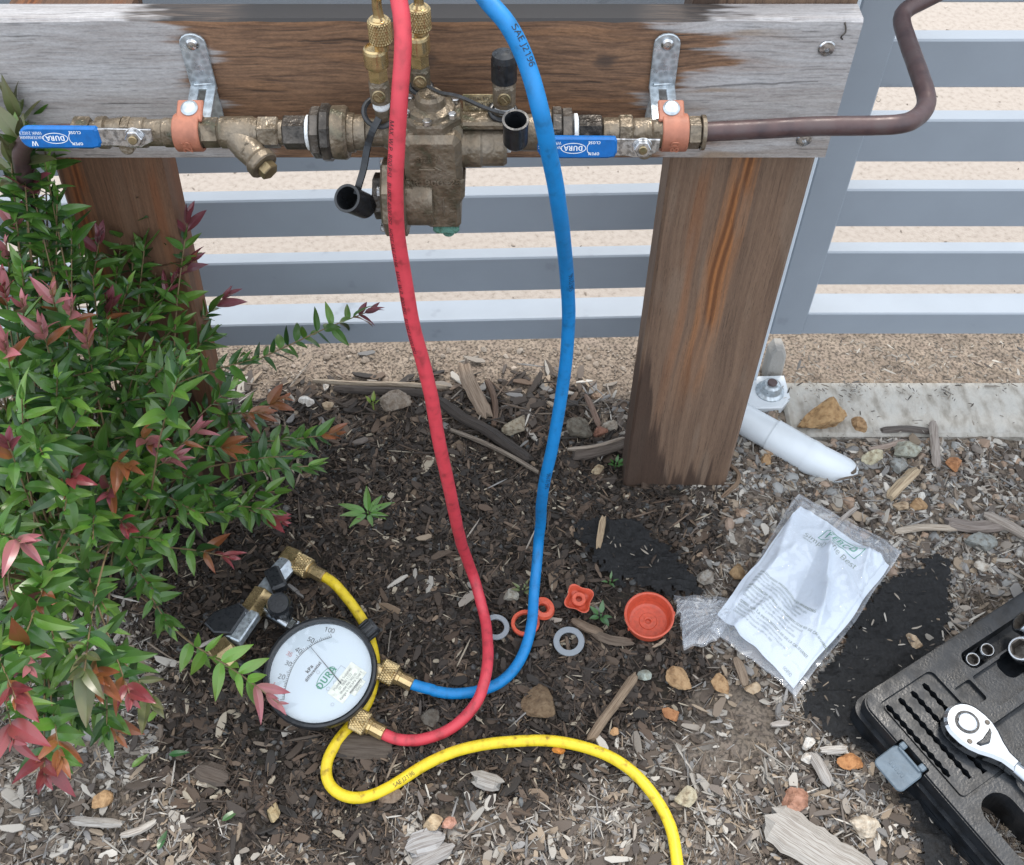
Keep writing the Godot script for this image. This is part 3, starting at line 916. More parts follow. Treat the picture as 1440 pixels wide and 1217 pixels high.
func backflow() -> void:
	var root := thing("backflow_preventer", "weathered bronze backflow valve bolted along timber rail, with two blue levers", "valve", Vector3(-0.064, 0.585, -0.70))
	var A := axis_tf(Vector3(0, 0.585, -0.70), Vector3(1, 0, 0))
	var b: MB
	# --- inlet ball valve
	b = MB.new()
	b.drum(A, 0.0125, -0.3483, -0.3347, 6, 0.001, true, 0.2)
	b.drum(A, 0.009, -0.3352, -0.3296, 20)
	b.lathe(A, [Vector2(0.009, -0.3302), Vector2(0.0125, -0.329), Vector2(0.0128, -0.3228), Vector2(0.0105, -0.3217), Vector2(0.0118, -0.3115), Vector2(0.0118, -0.3092)], 26)
	b.drum(A, 0.0125, -0.3098, -0.3018, 6, 0.001, true, 0.1)
	b.lathe(A, [Vector2(0.0118, -0.3018), Vector2(0.0118, -0.2916), Vector2(0.0105, -0.2905), Vector2(0.0105, -0.2775), Vector2(0.0115, -0.2764), Vector2(0.0115, -0.2458)], 26)
	b.drum(axis_tf(Vector3(-0.3015, 0.5813, -0.7), Vector3(0, 0.25, 0.97)), 0.006, 0.0, 0.024, 16)
	var v1 := part("ball_valve", b, M.bronze, root)
	lever(v1, Vector3(-0.2903, 0.5995, -0.674), Vector3(0, 0.2, 0.98), 0.0885)
	# --- Y strainer
	b = MB.new()
	b.drum(A, 0.0118, -0.2469, -0.2327, 6, 0.0012, true, 0.25)
	b.lathe(A, [Vector2(0.0105, -0.2333), Vector2(0.0125, -0.2311), Vector2(0.0128, -0.2067), Vector2(0.0112, -0.2039), Vector2(0.0112, -0.2016)], 28)
	b.drum(A, 0.0126, -0.2022, -0.1852, 6, 0.0012, true, 0.0)
	b.drum(A, 0.0098, -0.1857, -0.1812, 24)
	var s0: Vector3 = Vector3(-0.2233, 0.5853, -0.7)
	var s1: Vector3 = Vector3(-0.1961, 0.571, -0.675)
	var S := axis_tf(s0, s1 - s0)
	var L := s0.distance_to(s1)
	b.lathe(S, [Vector2(0.0105, 0.0), Vector2(0.0115, L * 0.45), Vector2(0.0105, L * 0.75), Vector2(0.0124, L * 0.83), Vector2(0.0128, L * 0.97), Vector2(0.0118, L), Vector2(0, L)], 26)
	var st := part("strainer", b, M.bronze, root)
	b = MB.new()
	b.drum(S, 0.0078, L, L + 0.0075, 6, 0.0008, true, 0.2)
	part("plug", b, M.brass_dull, st)
	b = MB.new()
	var sf := face_tf((s0 + s1) * 0.5 + Vector3(0.0015, -0.0002, 0.0088), Vector3(0.35, 0.35, 0.87), s1 - s0)
	sf.origin += sf.basis.z * 0.0022
	b.letters(sf, "DN25", 0.005, 0.0006, true)
	b.letters(Transform3D(sf.basis, sf * Vector3(-0.004, 0.0058, -0.001)), "WMK", 0.0035, 0.0006)
	part("cast_mark", b, M.bronze, st)
	# --- unions
	b = MB.new()
	b.drum(A, 0.0132, -0.1818, -0.1631, 6, 0.0012, true, 0.15)
	part("nut", b, M.bronze_dark, root)
	b = MB.new()
	b.lathe(A, [Vector2(0.012, -0.1637), Vector2(0.0136, -0.1628), Vector2(0.0136, -0.1605), Vector2(0.012, -0.1597)], 26)
	part("sealing_tape", b, M.ptfe, root)
	b = MB.new()
	b.lathe(A, [Vector2(0.012, -0.1603), Vector2(0.0185, -0.1597), Vector2(0.0202, -0.158), Vector2(0.0202, -0.1523), Vector2(0.0188, -0.1509)], 8, true, 0.2)
	part("union_end", b, M.bronze_dark, root)
	b = MB.new()
	b.lathe(A, [Vector2(0.0195, -0.1512), Vector2(0.0228, -0.1501), Vector2(0.0228, -0.1444), Vector2(0.021, -0.1427)], 10, true, 0.1)
	part("union_nut", b, M.bronze_dark, root)
	b = MB.new()
	b.lathe(A, [Vector2(0.0195, -0.1433), Vector2(0.0208, -0.1421), Vector2(0.0212, -0.1325), Vector2(0.0196, -0.1302), Vector2(0.0158, -0.1297), Vector2(0.0152, -0.1252), Vector2(0.0139, -0.1246), Vector2(0.0139, -0.1161), Vector2(0.011, -0.1155), Vector2(0.0112, -0.0849)], 30)
	part("union_tail", b, M.bronze, root)
	# --- main body
	b = MB.new()
	var xc: float = -0.0634
	b.lathe(A, [Vector2(0.0115, -0.1019), Vector2(0.018, -0.0929), Vector2(0.021, -0.0793), Vector2(0.0215, -0.0453), Vector2(0.0165, -0.0385)], 30)
	b.box(Transform3D(Basis(), Vector3(xc + 0.0008, 0.576, -0.698)), Vector3(0.046, 0.046, 0.053), 0.005)
	# right chamber
	var C := axis_tf(Vector3(0, 0.577, -0.693), Vector3(1, 0, 0))
	b.lathe(C, [Vector2(0.0145, -0.0453), Vector2(0.0165, -0.0408), Vector2(0.0165, -0.0249), Vector2(0.0155, -0.0232), Vector2(0.0155, -0.0068), Vector2(0.0135, -0.004), Vector2(0, -0.004)], 30)
	# neck down to the relief valve
	b.box(Transform3D(Basis(), Vector3(-0.0646, 0.547, -0.695)), Vector3(0.036, 0.036, 0.04), 0.005)
	b.prism(Transform3D(Basis(), Vector3(0, 0, -0.695)), PackedVector2Array([Vector2(-0.0793, 0.56), Vector2(-0.0379, 0.558), Vector2(-0.0385, 0.541), Vector2(-0.0425, 0.534), Vector2(-0.0425, 0.513), Vector2(-0.0453, 0.509), Vector2(-0.068, 0.509), Vector2(-0.0793, 0.516)]), -0.02, 0.022, 0.003)
	b.box(Transform3D(Basis(), Vector3(-0.0187, 0.598, -0.697)), Vector3(0.044, 0.007, 0.018), 0.002)
	var body := part("body", b, M.bronze, root)
	b = MB.new()
	b.letters(face_tf(Vector3(-0.0634, 0.5585, -0.6712), Vector3(0, 0, 1), Vector3(1, 0, 0)), "QR190G125", 0.0062, 0.0012, true)
	b.letters(face_tf(Vector3(-0.0668, 0.5795, -0.6712), Vector3(0, 0, 1), Vector3(1, 0, 0)), "SIZE 2", 0.0046, 0.0012, true)
	b.prism(face_tf(Vector3(-0.0651, 0.5705, -0.6712), Vector3(0, 0, 1), Vector3(1, 0, 0)), PackedVector2Array([Vector2(-0.0085, -0.001), Vector2(0.004, -0.001), Vector2(0.004, -0.0032), Vector2(0.0095, 0), Vector2(0.004, 0.0032), Vector2(0.004, 0.001), Vector2(-0.0085, 0.001)]), -0.0004, 0.001, 0.0003)
	b.letters(face_tf(Vector3(-0.0487, 0.533, -0.6725), Vector3(0, 0, 1), Vector3(0, -1, 0)), "VENT", 0.0052, 0.0012, true)
	b.box(Transform3D(Basis(), Vector3(-0.0561, 0.533, -0.6725)), Vector3(0.001, 0.017, 0.002), 0.0003)
	part("cast_mark", b, M.bronze, body)
	b = MB.new()
	b.box(Transform3D(Basis(), Vector3(-0.0555, 0.5055, -0.692)), Vector3(0.022, 0.009, 0.036), 0.003)
	b.drum(Transform3D(Basis(), Vector3(-0.0538, 0, -0.680)), 0.005, 0.4985, 0.502, 12)
	part("outlet", b, M.verdigris, body)
	# cover
	b = MB.new()
	var K := Transform3D(Basis(), Vector3(xc, 0, -0.70))
	b.lathe(K, [Vector2(0.0205, 0.592), Vector2(0.0255, 0.5945), Vector2(0.0255, 0.6045), Vector2(0.0245, 0.6065), Vector2(0.0, 0.6065)], 8, true, PI / 8)
	b.lathe(K, [Vector2(0.0195, 0.6065), Vector2(0.0185, 0.6095), Vector2(0.0125, 0.612), Vector2(0.0115, 0.618), Vector2(0.009, 0.6205), Vector2(0, 0.6205)], 28)
	var cov := part("cover", b, M.bronze, root)
	for k in 6:
		var a := PI / 2 + TAU * k / 6.0 + 0.08
		b = MB.new()
		b.drum(Transform3D(Basis(), Vector3(xc + cos(a) * 0.0208, 0, -0.70 + sin(a) * 0.0208)), 0.0036, 0.6065, 0.6108, 6, 0.0005, true)
		part("bolt", b, M.steel, cov)
	# relief valve
	var R := axis_tf(Vector3(0, 0.5335, -0.686), Vector3(1, 0, 0))
	b = MB.new()
	b.lathe(R, [Vector2(0, -0.1138), Vector2(0.0175, -0.1138), Vector2(0.019, -0.1127), Vector2(0.019, -0.1053)], 8, true, PI / 8)
	var rel := part("relief_valve", b, M.bronze_dark, root)
	b = MB.new()
	b.lathe(R, [Vector2(0, -0.1059), Vector2(0.0305, -0.1059), Vector2(0.0328, -0.1042), Vector2(0.0328, -0.0968)], 8, true, PI / 8)
	b.lathe(R, [Vector2(0.0328, -0.0957), Vector2(0.0328, -0.0872), Vector2(0.0305, -0.0858), Vector2(0, -0.0858)], 8, true, PI / 8)
	b.lathe(R, [Vector2(0.031, -0.0968), Vector2(0.031, -0.0957)], 8, true, PI / 8)
	part("flange", b, M.bronze, rel)
	b = MB.new()
	b.lathe(R, [Vector2(0.024, -0.0861), Vector2(0.024, -0.0668), Vector2(0.0235, -0.0646), Vector2(0.0225, -0.0646), Vector2(0, -0.0646)], 32)
	part("chamber", b, M.bronze, rel)
	for k in 4:
		var a := PI / 4 + PI / 2 * k
		b = MB.new()
		var off := Vector3(0, sin(a) * 0.0255, cos(a) * 0.0255)
		b.drum(Transform3D(R.basis, R.origin + off), 0.0042, -0.1087, -0.1056, 6, 0.0005, true)
		part("bolt", b, M.steel, rel)
	# --- outlet side
	b = MB.new()
	b.drum(A, 0.0085, -0.0045, -0.0023, 20)
	b.lathe(A, [Vector2(0.012, -0.0023), Vector2(0.014, -0.0011), Vector2(0.0145, 0.0215), Vector2(0.018, 0.0232), Vector2(0.018, 0.0306), Vector2(0.0165, 0.0317)], 28)
	part("union_tail", b, M.bronze, root)
	b = MB.new()
	b.drum(C, 0.005, -0.0045, -0.0006, 12)
	part("sealing_tape", b, M.ptfe, root)
	b = MB.new()
	b.lathe(A, [Vector2(0.0165, 0.0311), Vector2(0.0202, 0.0323), Vector2(0.0202, 0.0385), Vector2(0.0185, 0.0396)], 10, true, 0.1)
	part("union_nut", b, M.bronze_dark, root)
	b = MB.new()
	b.lathe(A, [Vector2(0.0175, 0.0396), Vector2(0.019, 0.0402), Vector2(0.019, 0.047), Vector2(0.0125, 0.049)], 8, true, 0.2)
	part("union_end", b, M.bronze_dark, root)
	b = MB.new()
	b.lathe(A, [Vector2(0.0125, 0.0484), Vector2(0.0148, 0.0493), Vector2(0.0148, 0.0518), Vector2(0.0125, 0.0527)], 26)
	part("sealing_tape", b, M.ptfe, root)
	b = MB.new()
	b.drum(A, 0.0136, 0.0524, 0.0714, 6, 0.0012, true, 0.15)
	part("nut", b, M.bronze_dark, root)
	b = MB.new()
	b.lathe(A, [Vector2(0.0095, 0.0714), Vector2(0.0118, 0.0725), Vector2(0.0118, 0.0844)], 26)
	b.drum(A, 0.0138, 0.0844, 0.0957, 6, 0.0012, true, 0.1)
	b.lathe(A, [Vector2(0.0105, 0.0957), Vector2(0.0112, 0.0974), Vector2(0.0116, 0.1099), Vector2(0.0102, 0.1121), Vector2(0.0115, 0.1189), Vector2(0.0115, 0.1399)], 26)
	b.drum(A, 0.0128, 0.1393, 0.1501, 6, 0.0012, true, 0.2)
	b.lathe(A, [Vector2(0.0125, 0.1501), Vector2(0.0138, 0.1506), Vector2(0.0138, 0.1535), Vector2(0.0085, 0.154)], 26)
	b.drum(axis_tf(Vector3(0.1041, 0.5813, -0.7), Vector3(0, 0.1, 0.97)), 0.006, 0.0, 0.026, 16)
	var v2 := part("ball_valve", b, M.bronze, root)
	lever(v2, Vector3(0.1007, 0.5925, -0.671), Vector3(0, 0.2, 0.98), 0.0885, 0.0072)
	# --- test cocks
	test_cock(root, -0.1018, -0.70, 0.6092, 0.6327, 0.6591, 0.0078)
	test_cock(root, -0.0709, -0.714, 0.6134, 0.6361, 0.6618, 0.0076)
	var tc := test_cock(root, -0.006, -0.70, 0.6061, 0.6321, 0.0, 0.0088)
	b = MB.new()
	var y1: float = 0.6321
	b.lathe(Transform3D(Basis(), Vector3(-0.006, 0, -0.70)), [Vector2(0.0085, y1 - 0.001), Vector2(0.0099, y1), Vector2(0.0099, y1 + 0.017), Vector2(0.0088, y1 + 0.0215), Vector2(0.0055, y1 + 0.0235), Vector2(0, y1 + 0.024)], 28)
	part("cap", b, M.black_rubber, tc)
	# --- brass data plate standing behind the chamber
	b = MB.new()
	b.box(Transform3D(Basis(Vector3(1, 0, 0), -0.25), Vector3(-0.0258, 0.6033, -0.708)), Vector3(0.026, 0.02, 0.0012), 0.0003)
	var dp := part("data_plate", b, M.brass_dull, root)
	b = MB.new()
	var df := face_tf(Vector3(-0.0258, 0.6033, -0.708), Vector3(0, sin(0.25), cos(0.25)), Vector3(1, 0, 0))
	for k in 4:
		b.letters(Transform3D(df.basis, df * Vector3(0, 0.0065 - 0.0042 * k, 0.0007)), ["SERIAL NO.", "MAX 1200 kPa", "TEMP 60 C", "DN25 RPZ"][k], 0.0026, 0.0001)
	part("print", b, M.black_ink, dp)
	# --- black dust cups on straps
	b = MB.new()
	var cx: float = 0.0027
	var cyt: float = 0.6236
	var cyb: float = 0.5979
	cup(b, Transform3D(Basis(Vector3(1, 0, 0), 0.25), Vector3(cx, cyb, -0.668)), 0.0102, cyt - cyb)
	var cu := part("dust_cup", b, M.black_rubber, root)
	b = MB.new()
	b.strap(smooth([Vector3(-0.0638, 0.6254, -0.7), Vector3(-0.054, 0.6269, -0.69), Vector3(-0.0402, 0.6284, -0.683), Vector3(-0.0215, 0.6225, -0.678), Vector3(-0.0107, 0.6202, -0.675), Vector3(-0.0022, 0.6176, -0.676)]), 0.0048, 0.0022, Vector3(0, 0.75, 0.65))
	ring(b, Transform3D(Basis(Vector3(1, 0, 0), 0.1), Vector3(-0.0709, 0.6184, -0.712)), 0.0078, 0.0022)
	ring(b, Transform3D(Basis(Vector3(1, 0, 0), 0.2), Vector3(-0.0072, 0.6048, -0.7)), 0.0098, 0.0022)
	part("strap", b, M.black_rubber, cu)
	b = MB.new()
	var p0: Vector3 = Vector3(-0.1199, 0.534, -0.672)
	var p1: Vector3 = Vector3(-0.1289, 0.5554, -0.654)
	cup(b, axis_tf(p0, p1 - p0), 0.0112, p0.distance_to(p1) + 0.004)
	cu = part("dust_cup", b, M.black_rubber, root)
	b = MB.new()
	b.strap(smooth([Vector3(-0.1025, 0.6078, -0.686), Vector3(-0.1081, 0.5991, -0.682), Vector3(-0.1131, 0.5868, -0.68), Vector3(-0.1175, 0.5706, -0.672), Vector3(-0.1219, 0.5602, -0.664), Vector3(-0.1235, 0.5547, -0.662)]), 0.0052, 0.0022, Vector3(1, 0.1, 0.2))
	ring(b, Transform3D(Basis(Vector3(1, 0, 0), 0.55) * Basis(Vector3(0, 0, 1), -0.2), Vector3(-0.1037, 0.6055, -0.697)), 0.0118, 0.0022)
	part("strap", b, M.black_rubber, cu)

func cup(b: MB, tf: Transform3D, r: float, h: float) -> void:
	b.lathe(tf, [Vector2(0, 0), Vector2(r * 0.82, 0), Vector2(r * 0.93, 0.002), Vector2(r * 0.95, h - 0.003), Vector2(r, h - 0.002), Vector2(r, h), Vector2(r * 0.82, h), Vector2(r * 0.78, h - 0.003), Vector2(r * 0.74, 0.004), Vector2(0, 0.004)], 30)

func ring(b: MB, tf: Transform3D, r: float, t: float) -> void:
	var pr := []
	for k in 13:
		var a := TAU * k / 12.0 - PI / 2
		pr.append(Vector2(r + cos(a) * t, sin(a) * t * 0.7))
	b.lathe(tf, pr, 28)

# ---------------------------------------------------------------- brackets and copper
func bracket(x: float, xs: float, label: String, mark: String) -> void:
	var g := thing("pipe_bracket", label, "bracket", Vector3(x, 0.6, -0.745), "galvanised brackets with pipe straps")
	var t := 0.0025
	var w := 0.0105
	var pl := PackedVector2Array()
	for k in 9:
		var a := PI * k / 8.0
		pl.append(Vector2(cos(a) * w, 0.634 + sin(a) * 0.009))
	pl.append(Vector2(-w, 0.594)); pl.append(Vector2(w, 0.594))
	var b := MB.new()
	b.prism(Transform3D(Basis(), Vector3(x, 0, -0.7485)), pl, 0.0, t, 0.0005)
	# lower leg behind the pipe
	b.prism(Transform3D(Basis(Vector3(0, 1, 0), 0.12), Vector3(x, 0, -0.7475)), PackedVector2Array([Vector2(-w - 0.002, 0.562), Vector2(w, 0.562), Vector2(w * 0.9, 0.6), Vector2(-w * 0.7, 0.6)]), 0.0, t, 0.0005)
	# arm with slot, coming forward
	var arm := face_tf(Vector3(x, 0.597, -0.7465), Vector3(0, 0.97, 0.22), Vector3(1, 0, 0))
	var zl := 0.049
	for s in [-1.0, 1.0]:
		b.box(Transform3D(arm.basis, arm * Vector3(s * 0.0068, -zl / 2, 0)), Vector3(0.0074, zl, t), 0.0004)
	for e in [[0.002, 0.004], [zl - 0.009, 0.018]]:
		b.box(Transform3D(arm.basis, arm * Vector3(0, -e[0], 0.00015)), Vector3(0.0068, e[1], t - 0.0003), 0.0003)
	var plate := part("plate", b, M.zinc, g)
	b = MB.new()
	b.letters(face_tf(Vector3(x, 0.612, -0.746), Vector3(0, 0, 1), Vector3(0, 1, 0)), mark, 0.007, 0.0003, true)
	part("stamp", b, M.zinc, plate)
	b = MB.new()
	b.lathe(axis_tf(Vector3(x, 0.6345, -0.746), Vector3(0, 0, 1)), [Vector2(0.005, 0), Vector2(0.005, 0.001), Vector2(0.0035, 0.0026), Vector2(0.0012, 0.003), Vector2(0.0008, 0.0018), Vector2(0, 0.0018)], 20)
	part("screw", b, M.steel, g)
	# strap round the pipe
	b = MB.new()
	var A := axis_tf(Vector3(0, 0.585, -0.70), Vector3(1, 0, 0))
	b.lathe(A, [Vector2(0.0122, xs - 0.0103), Vector2(0.0142, xs - 0.0103), Vector2(0.0148, xs - 0.0095), Vector2(0.0148, xs + 0.0095), Vector2(0.0142, xs + 0.0103), Vector2(0.0122, xs + 0.0103)], 36)
	var top := face_tf(Vector3((x + xs) / 2, 0.6003, -0.7065), Vector3(0, 0.92, 0.4), Vector3(1, 0, 0.0))
	b.box(top, Vector3(0.0205, 0.019, 0.0035), 0.001)
	var s := part("strap", b, M.terracotta, g)
	b = MB.new()
	b.letters(face_tf(Vector3(xs, 0.5815, -0.6853), Vector3(0, -0.18, 0.98), Vector3(0, 1, 0)), mark, 0.0075, 0.0006, true)
	part("stamp", b, M.terracotta, s)
	b = MB.new()
	b.lathe(Transform3D(top.basis * Basis(Vector3(1, 0, 0), PI / 2), top * Vector3(0, 0.0015, 0.0017)), [Vector2(0.0068, 0), Vector2(0.0068, 0.0008), Vector2(0.005, 0.002), Vector2(0, 0.0025)], 24)
	part("rivet", b, M.zinc, g)

func brackets() -> void:
	bracket(-0.252, -0.257, "galvanised bracket with terracotta strap at left, above the slanting strainer", "25")
	bracket(0.1225, 0.129, "galvanised bracket with terracotta strap at right, beside the dark copper pipe's fitting", "80")

func pipes() -> void:
	var b := MB.new()
	b.tube(smooth([Vector3(0.1501, 0.5855, -0.70), Vector3(0.1922, 0.5879, -0.7), Vector3(0.2424, 0.5909, -0.7), Vector3(0.2844, 0.5915, -0.7), Vector3(0.3082, 0.5932, -0.7), Vector3(0.3283, 0.5862, -0.72), Vector3(0.3402, 0.5832, -0.7386), Vector3(0.3437, 0.5843, -0.7511), Vector3(0.3451, 0.5854, -0.7747), Vector3(0.3476, 0.5864, -0.8332), Vector3(0.3487, 0.5881, -0.8608), Vector3(0.3509, 0.5909, -0.8705), Vector3(0.3566, 0.5945, -0.875), Vector3(0.3675, 0.5981, -0.8794), Vector3(0.3892, 0.6049, -0.8879), Vector3(0.4466, 0.623, -0.9102)]), PackedFloat32Array([0.0077]), 18)
	single("copper_pipe", b, M.copper, "dark brown copper pipe running right from valve and bending back at the gate", "pipe", "bare copper water pipes")
	b = MB.new()
	b.tube(smooth([Vector3(-0.3466, 0.585, -0.70), Vector3(-0.3681, 0.5845, -0.70), Vector3(-0.3795, 0.5827, -0.7), Vector3(-0.3933, 0.5731, -0.704), Vector3(-0.4075, 0.5522, -0.712), Vector3(-0.4229, 0.4996, -0.725), Vector3(-0.4399, 0.421, -0.74), Vector3(-0.45, 0.2, -0.75), Vector3(-0.455, -0.02, -0.755)]), PackedFloat32Array([0.0070]), 18)
	single("copper_pipe", b, M.copper, "copper pipe dropping down behind the red-tipped shrub from the left valve", "pipe", "bare copper water pipes")

# ---------------------------------------------------------------- gauge
func gauge() -> void:
	var c: Vector3 = Vector3(-0.2072, 0.047, -0.4953)
	var n := Vector3(-0.02, 0.985, 0.15).normalized()
	var X := (Vector3(1, 0, 0) - n * n.x).normalized()
	var Y := X.cross(n).normalized() * -1.0    # points away from the viewer
	if Y.z > 0.0:
		Y = -Y
	var T := Transform3D(Basis(X, n, X.cross(n)), c)
	var g := thing("pressure_gauge", "round black pressure gauge with white dial lying on the mulch", "gauge", Vector3(c.x, 0.0, c.z))
	var b := MB.new()
	b.lathe(T, [Vector2(0, -0.036), Vector2(0.046, -0.036), Vector2(0.05, -0.033), Vector2(0.052, -0.012), Vector2(0.052, -0.008)], 56)
	var cs := part("case", b, M.black_plastic, g)
	b = MB.new()
	b.lathe(T, [Vector2(0.0518, -0.0155), Vector2(0.0565, -0.0150), Vector2(0.0575, -0.0105), Vector2(0.053, -0.0085)], 56)
	part("brass_rim", b, M.brass_dull, cs)
	b = MB.new()
	b.lathe(T, [Vector2(0.053, -0.0095), Vector2(0.0595, -0.009), Vector2(0.0615, -0.006), Vector2(0.0615, 0.001), Vector2(0.0605, 0.003), Vector2(0.058, 0.0035), Vector2(0.0557, 0.002), Vector2(0.0552, -0.002), Vector2(0.055, -0.0045)], 64)
	part("bezel", b, M.black_rubber, g)
	b = MB.new()
	b.lathe(T, [Vector2(0.0553, -0.004), Vector2(0, -0.004)], 64)
	var dl := part("dial", b, M.dial, g)
	# print on the dial: px offsets from the dial's middle, in the enlarged photograph
	var k := 0.767e-3 / 3.803
	var at := func(zx: float, zy: float, lift := 0.0004) -> Vector3: return c + X * (zx - 687.0) * k + Y * -(zy - 780.0) * k / 0.93 + n * (-0.004 + lift)
	var dirv := func(dx: float, dy: float) -> Vector3: return (X * dx + Y * -dy / 0.93).normalized()
	b = MB.new()
	var arc := smooth([at.call(505, 915), at.call(505, 868), at.call(511, 828), at.call(522, 780), at.call(538, 736), at.call(562, 697), at.call(593, 665), at.call(633, 634), at.call(678, 613), at.call(727, 597)], 0.001)
	var cut := MB.frames(arc)
	for i in arc.size() - 1:
		var sd: Vector3 = (arc[i + 1] - arc[i]).cross(n).normalized() * 0.00026
		b.quad(arc[i] - sd, arc[i + 1] - sd, arc[i + 1] + sd, arc[i] + sd, n)
	var ticks := 46
	for i in ticks:
		var p := int(float(arc.size() - 1) * i / (ticks - 1))
		var tv: Vector3 = cut[p].z
		var out := tv.cross(n).normalized()
		if out.dot(arc[p] - at.call(760, 830)) < 0.0:
			out = -out
		var len := 0.0042 if i % 5 == 0 else 0.0024
		b.quad(arc[p] - tv * 0.00025, arc[p] + tv * 0.00025, arc[p] + tv * 0.00025 + out * len, arc[p] - tv * 0.00025 + out * len, n)
	for q in [["100", 713, 560, 12, 0.0053], ["50", 615, 610, 24, 0.0053], ["40", 554, 665, 28, 0.0053], ["30", 506, 733, 18, 0.005], ["20", 478, 800, 12, 0.0053], ["10", 464, 868, 60, 0.0042], ["0", 468, 922, 60, 0.0042]]:
		var a: float = deg_to_rad(q[3])
		b.letters(face_tf(at.call(q[1], q[2]), n, dirv.call(cos(a), sin(a))), q[0], q[4])
	var rd: Vector3 = dirv.call(0.59, -0.81)
	b.letters(face_tf(at.call(624, 762), n, rd), "kPa", 0.0042, 0.0, true)
	b.letters(face_tf(at.call(645, 776), n, rd), "differential", 0.0034, 0.0, true)
	for q in [[770, 832, 11], [735, 862, 10], [765, 940, 9], [672, 778, 9]]:
		ellipse_line(b, face_tf(at.call(q[0], q[1]), n, rd), q[2] * k, q[2] * k, 0.0002)
	for i in 4:
		var f := face_tf(at.call(795, 770), n, rd)
		b.box(Transform3D(f.basis, f * (Vector3(0, 0.0035, 0) if i < 2 else Vector3(0.0045, 0, 0)) * (1.0 if i % 2 else -1.0)), Vector3(0.009, 0.0002, 0.0001) if i < 2 else Vector3(0.0002, 0.007, 0.0001), 0.00002)
	part("print", b, M.black_ink, dl)
	var red_ink := pbr(Color(0.5, 0.12, 0.12), 0.6)
	for q in [["35", 506, 684, 24, 0.0046], ["14", 444, 842, 50, 0.0044]]:
		b = MB.new()
		var a: float = deg_to_rad(q[3])
		b.letters(face_tf(at.call(q[1], q[2]), n, dirv.call(cos(a), sin(a))), q[0], q[4])
		part("red_numeral", b, red_ink, dl)
	b = MB.new()
	var lg := face_tf(at.call(718, 806), n, rd)
	ellipse_line(b, lg, 0.0142, 0.0068, 0.0007)
	b.letters(Transform3D(lg.basis, lg * Vector3(0, -0.0002, 0)), "DURA", 0.0078, 0.0, true)
	part("logo", b, M.green_ink, dl)
	for q in [[833, 832, 0.0415, 0.0215, true], [891, 855, 0.0195, 0.0075, false]]:
		b = MB.new()
		var f := face_tf(at.call(q[0], q[1], 0.0006), n, rd)
		b.box(f, Vector3(q[2], q[3], 0.0003), 0.00005)
		var sk := part("sticker", b, M.sticker, dl)
		b = MB.new()
		for i in (4 if q[4] else 2):
			var yy: float = q[3] * (0.3 - 0.19 * i) if q[4] else q[3] * (0.2 - 0.4 * i)
			b.letters(Transform3D(f.basis, f * Vector3(0, yy, 0.0002)), ["Plumbing Supplies", "07 3890 1122", "Model No. 90230", "Range 0-100 kPa  Unit 1"][i] if q[4] else ["CALIBRATED", "05/21"][i], 0.0026 if q[4] else 0.0022)
		part("sticker_print", b, M.black_ink, dl)
	b = MB.new()
	var n0: Vector3 = at.call(790, 824, 0.0016)
	var n1: Vector3 = at.call(618, 648, 0.0016)
	var nd := (n1 - n0).normalized()
	var ns := nd.cross(n).normalized()
	b.prism(face_tf(n0, n, nd), PackedVector2Array([Vector2(-0.004, -0.0006), Vector2(n0.distance_to(n1), -0.0002), Vector2(n0.distance_to(n1), 0.0002), Vector2(-0.004, 0.0006)]), 0.0, 0.0003)
	part("needle", b, M.black_ink, g)
	b = MB.new()
	b.lathe(T, [Vector2(0.0552, -0.0012), Vector2(0, -0.0012)], 64)
	var gl := StandardMaterial3D.new()
	gl.albedo_color = Color(1, 1, 1, 0.03)
	gl.transparency = BaseMaterial3D.TRANSPARENCY_ALPHA
	gl.roughness = 0.03
	part("glass", b, gl, g)
	# --- fittings on its sides
	var seg := func(u: Vector3, w: Vector3, r: float, sides := 24, facet := false) -> MB:
		var m := MB.new()
		m.drum(axis_tf(u, w - u), r, 0.0, u.distance_to(w), sides, 0.001, facet, 0.3)
		return m
	var el := part("elbow", seg.call(Vector3(-0.3318, 0.028, -0.519), Vector3(-0.3142, 0.028, -0.5355), 0.0148, 6, true), M.brass, g)
	var m2: MB = seg.call(Vector3(-0.3206, 0.028, -0.5311), Vector3(-0.3028, 0.026, -0.5174), 0.0115, 6, true)
	part("nut", m2, M.brass, el)
	b = MB.new()
	b.tube(smooth([Vector3(-0.3081, 0.026, -0.5209), Vector3(-0.2951, 0.025, -0.5128), Vector3(-0.278, 0.026, -0.5046), Vector3(-0.2563, 0.03, -0.4951)]), PackedFloat32Array([0.0042]), 12)
	part("tube", b, M.black_rubber, g)
	# lower shut-off valve: a bright U-shaped body with a black lever
	b = MB.new()
	var va: Vector3 = Vector3(-0.3137, 0.03, -0.5397)
	var vb: Vector3 = Vector3(-0.2984, 0.03, -0.5737)
	b.drum(axis_tf(va, vb - va), 0.0115, 0.0, va.distance_to(vb), 8, 0.001, true, 0.2)
	var vm := (va + vb) / 2
	var vx := (vb - va).normalized()
	var vside := vx.cross(Vector3.UP).normalized()
	b.box(Transform3D(Basis(vx, Vector3.UP, vside), vm + vside * 0.007 + Vector3(0, 0.007, 0)), Vector3(0.04, 0.013, 0.014), 0.0015)
	var sv := part("shut_off_valve", b, M.zinc, g)
	b = MB.new()
	var hl := face_tf(vm + Vector3(0, 0.0145, 0) - vside * 0.007, Vector3(0, 1, 0.1), vx)
	b.prism(hl, PackedVector2Array([Vector2(-0.016, -0.008), Vector2(0.016, -0.009), Vector2(0.019, 0.004), Vector2(-0.002, 0.024), Vector2(-0.018, 0.026), Vector2(-0.023, 0.01)]), -0.006, 0.005, 0.0015)
	part("lever", b, M.black_plastic, sv)
	b = MB.new()
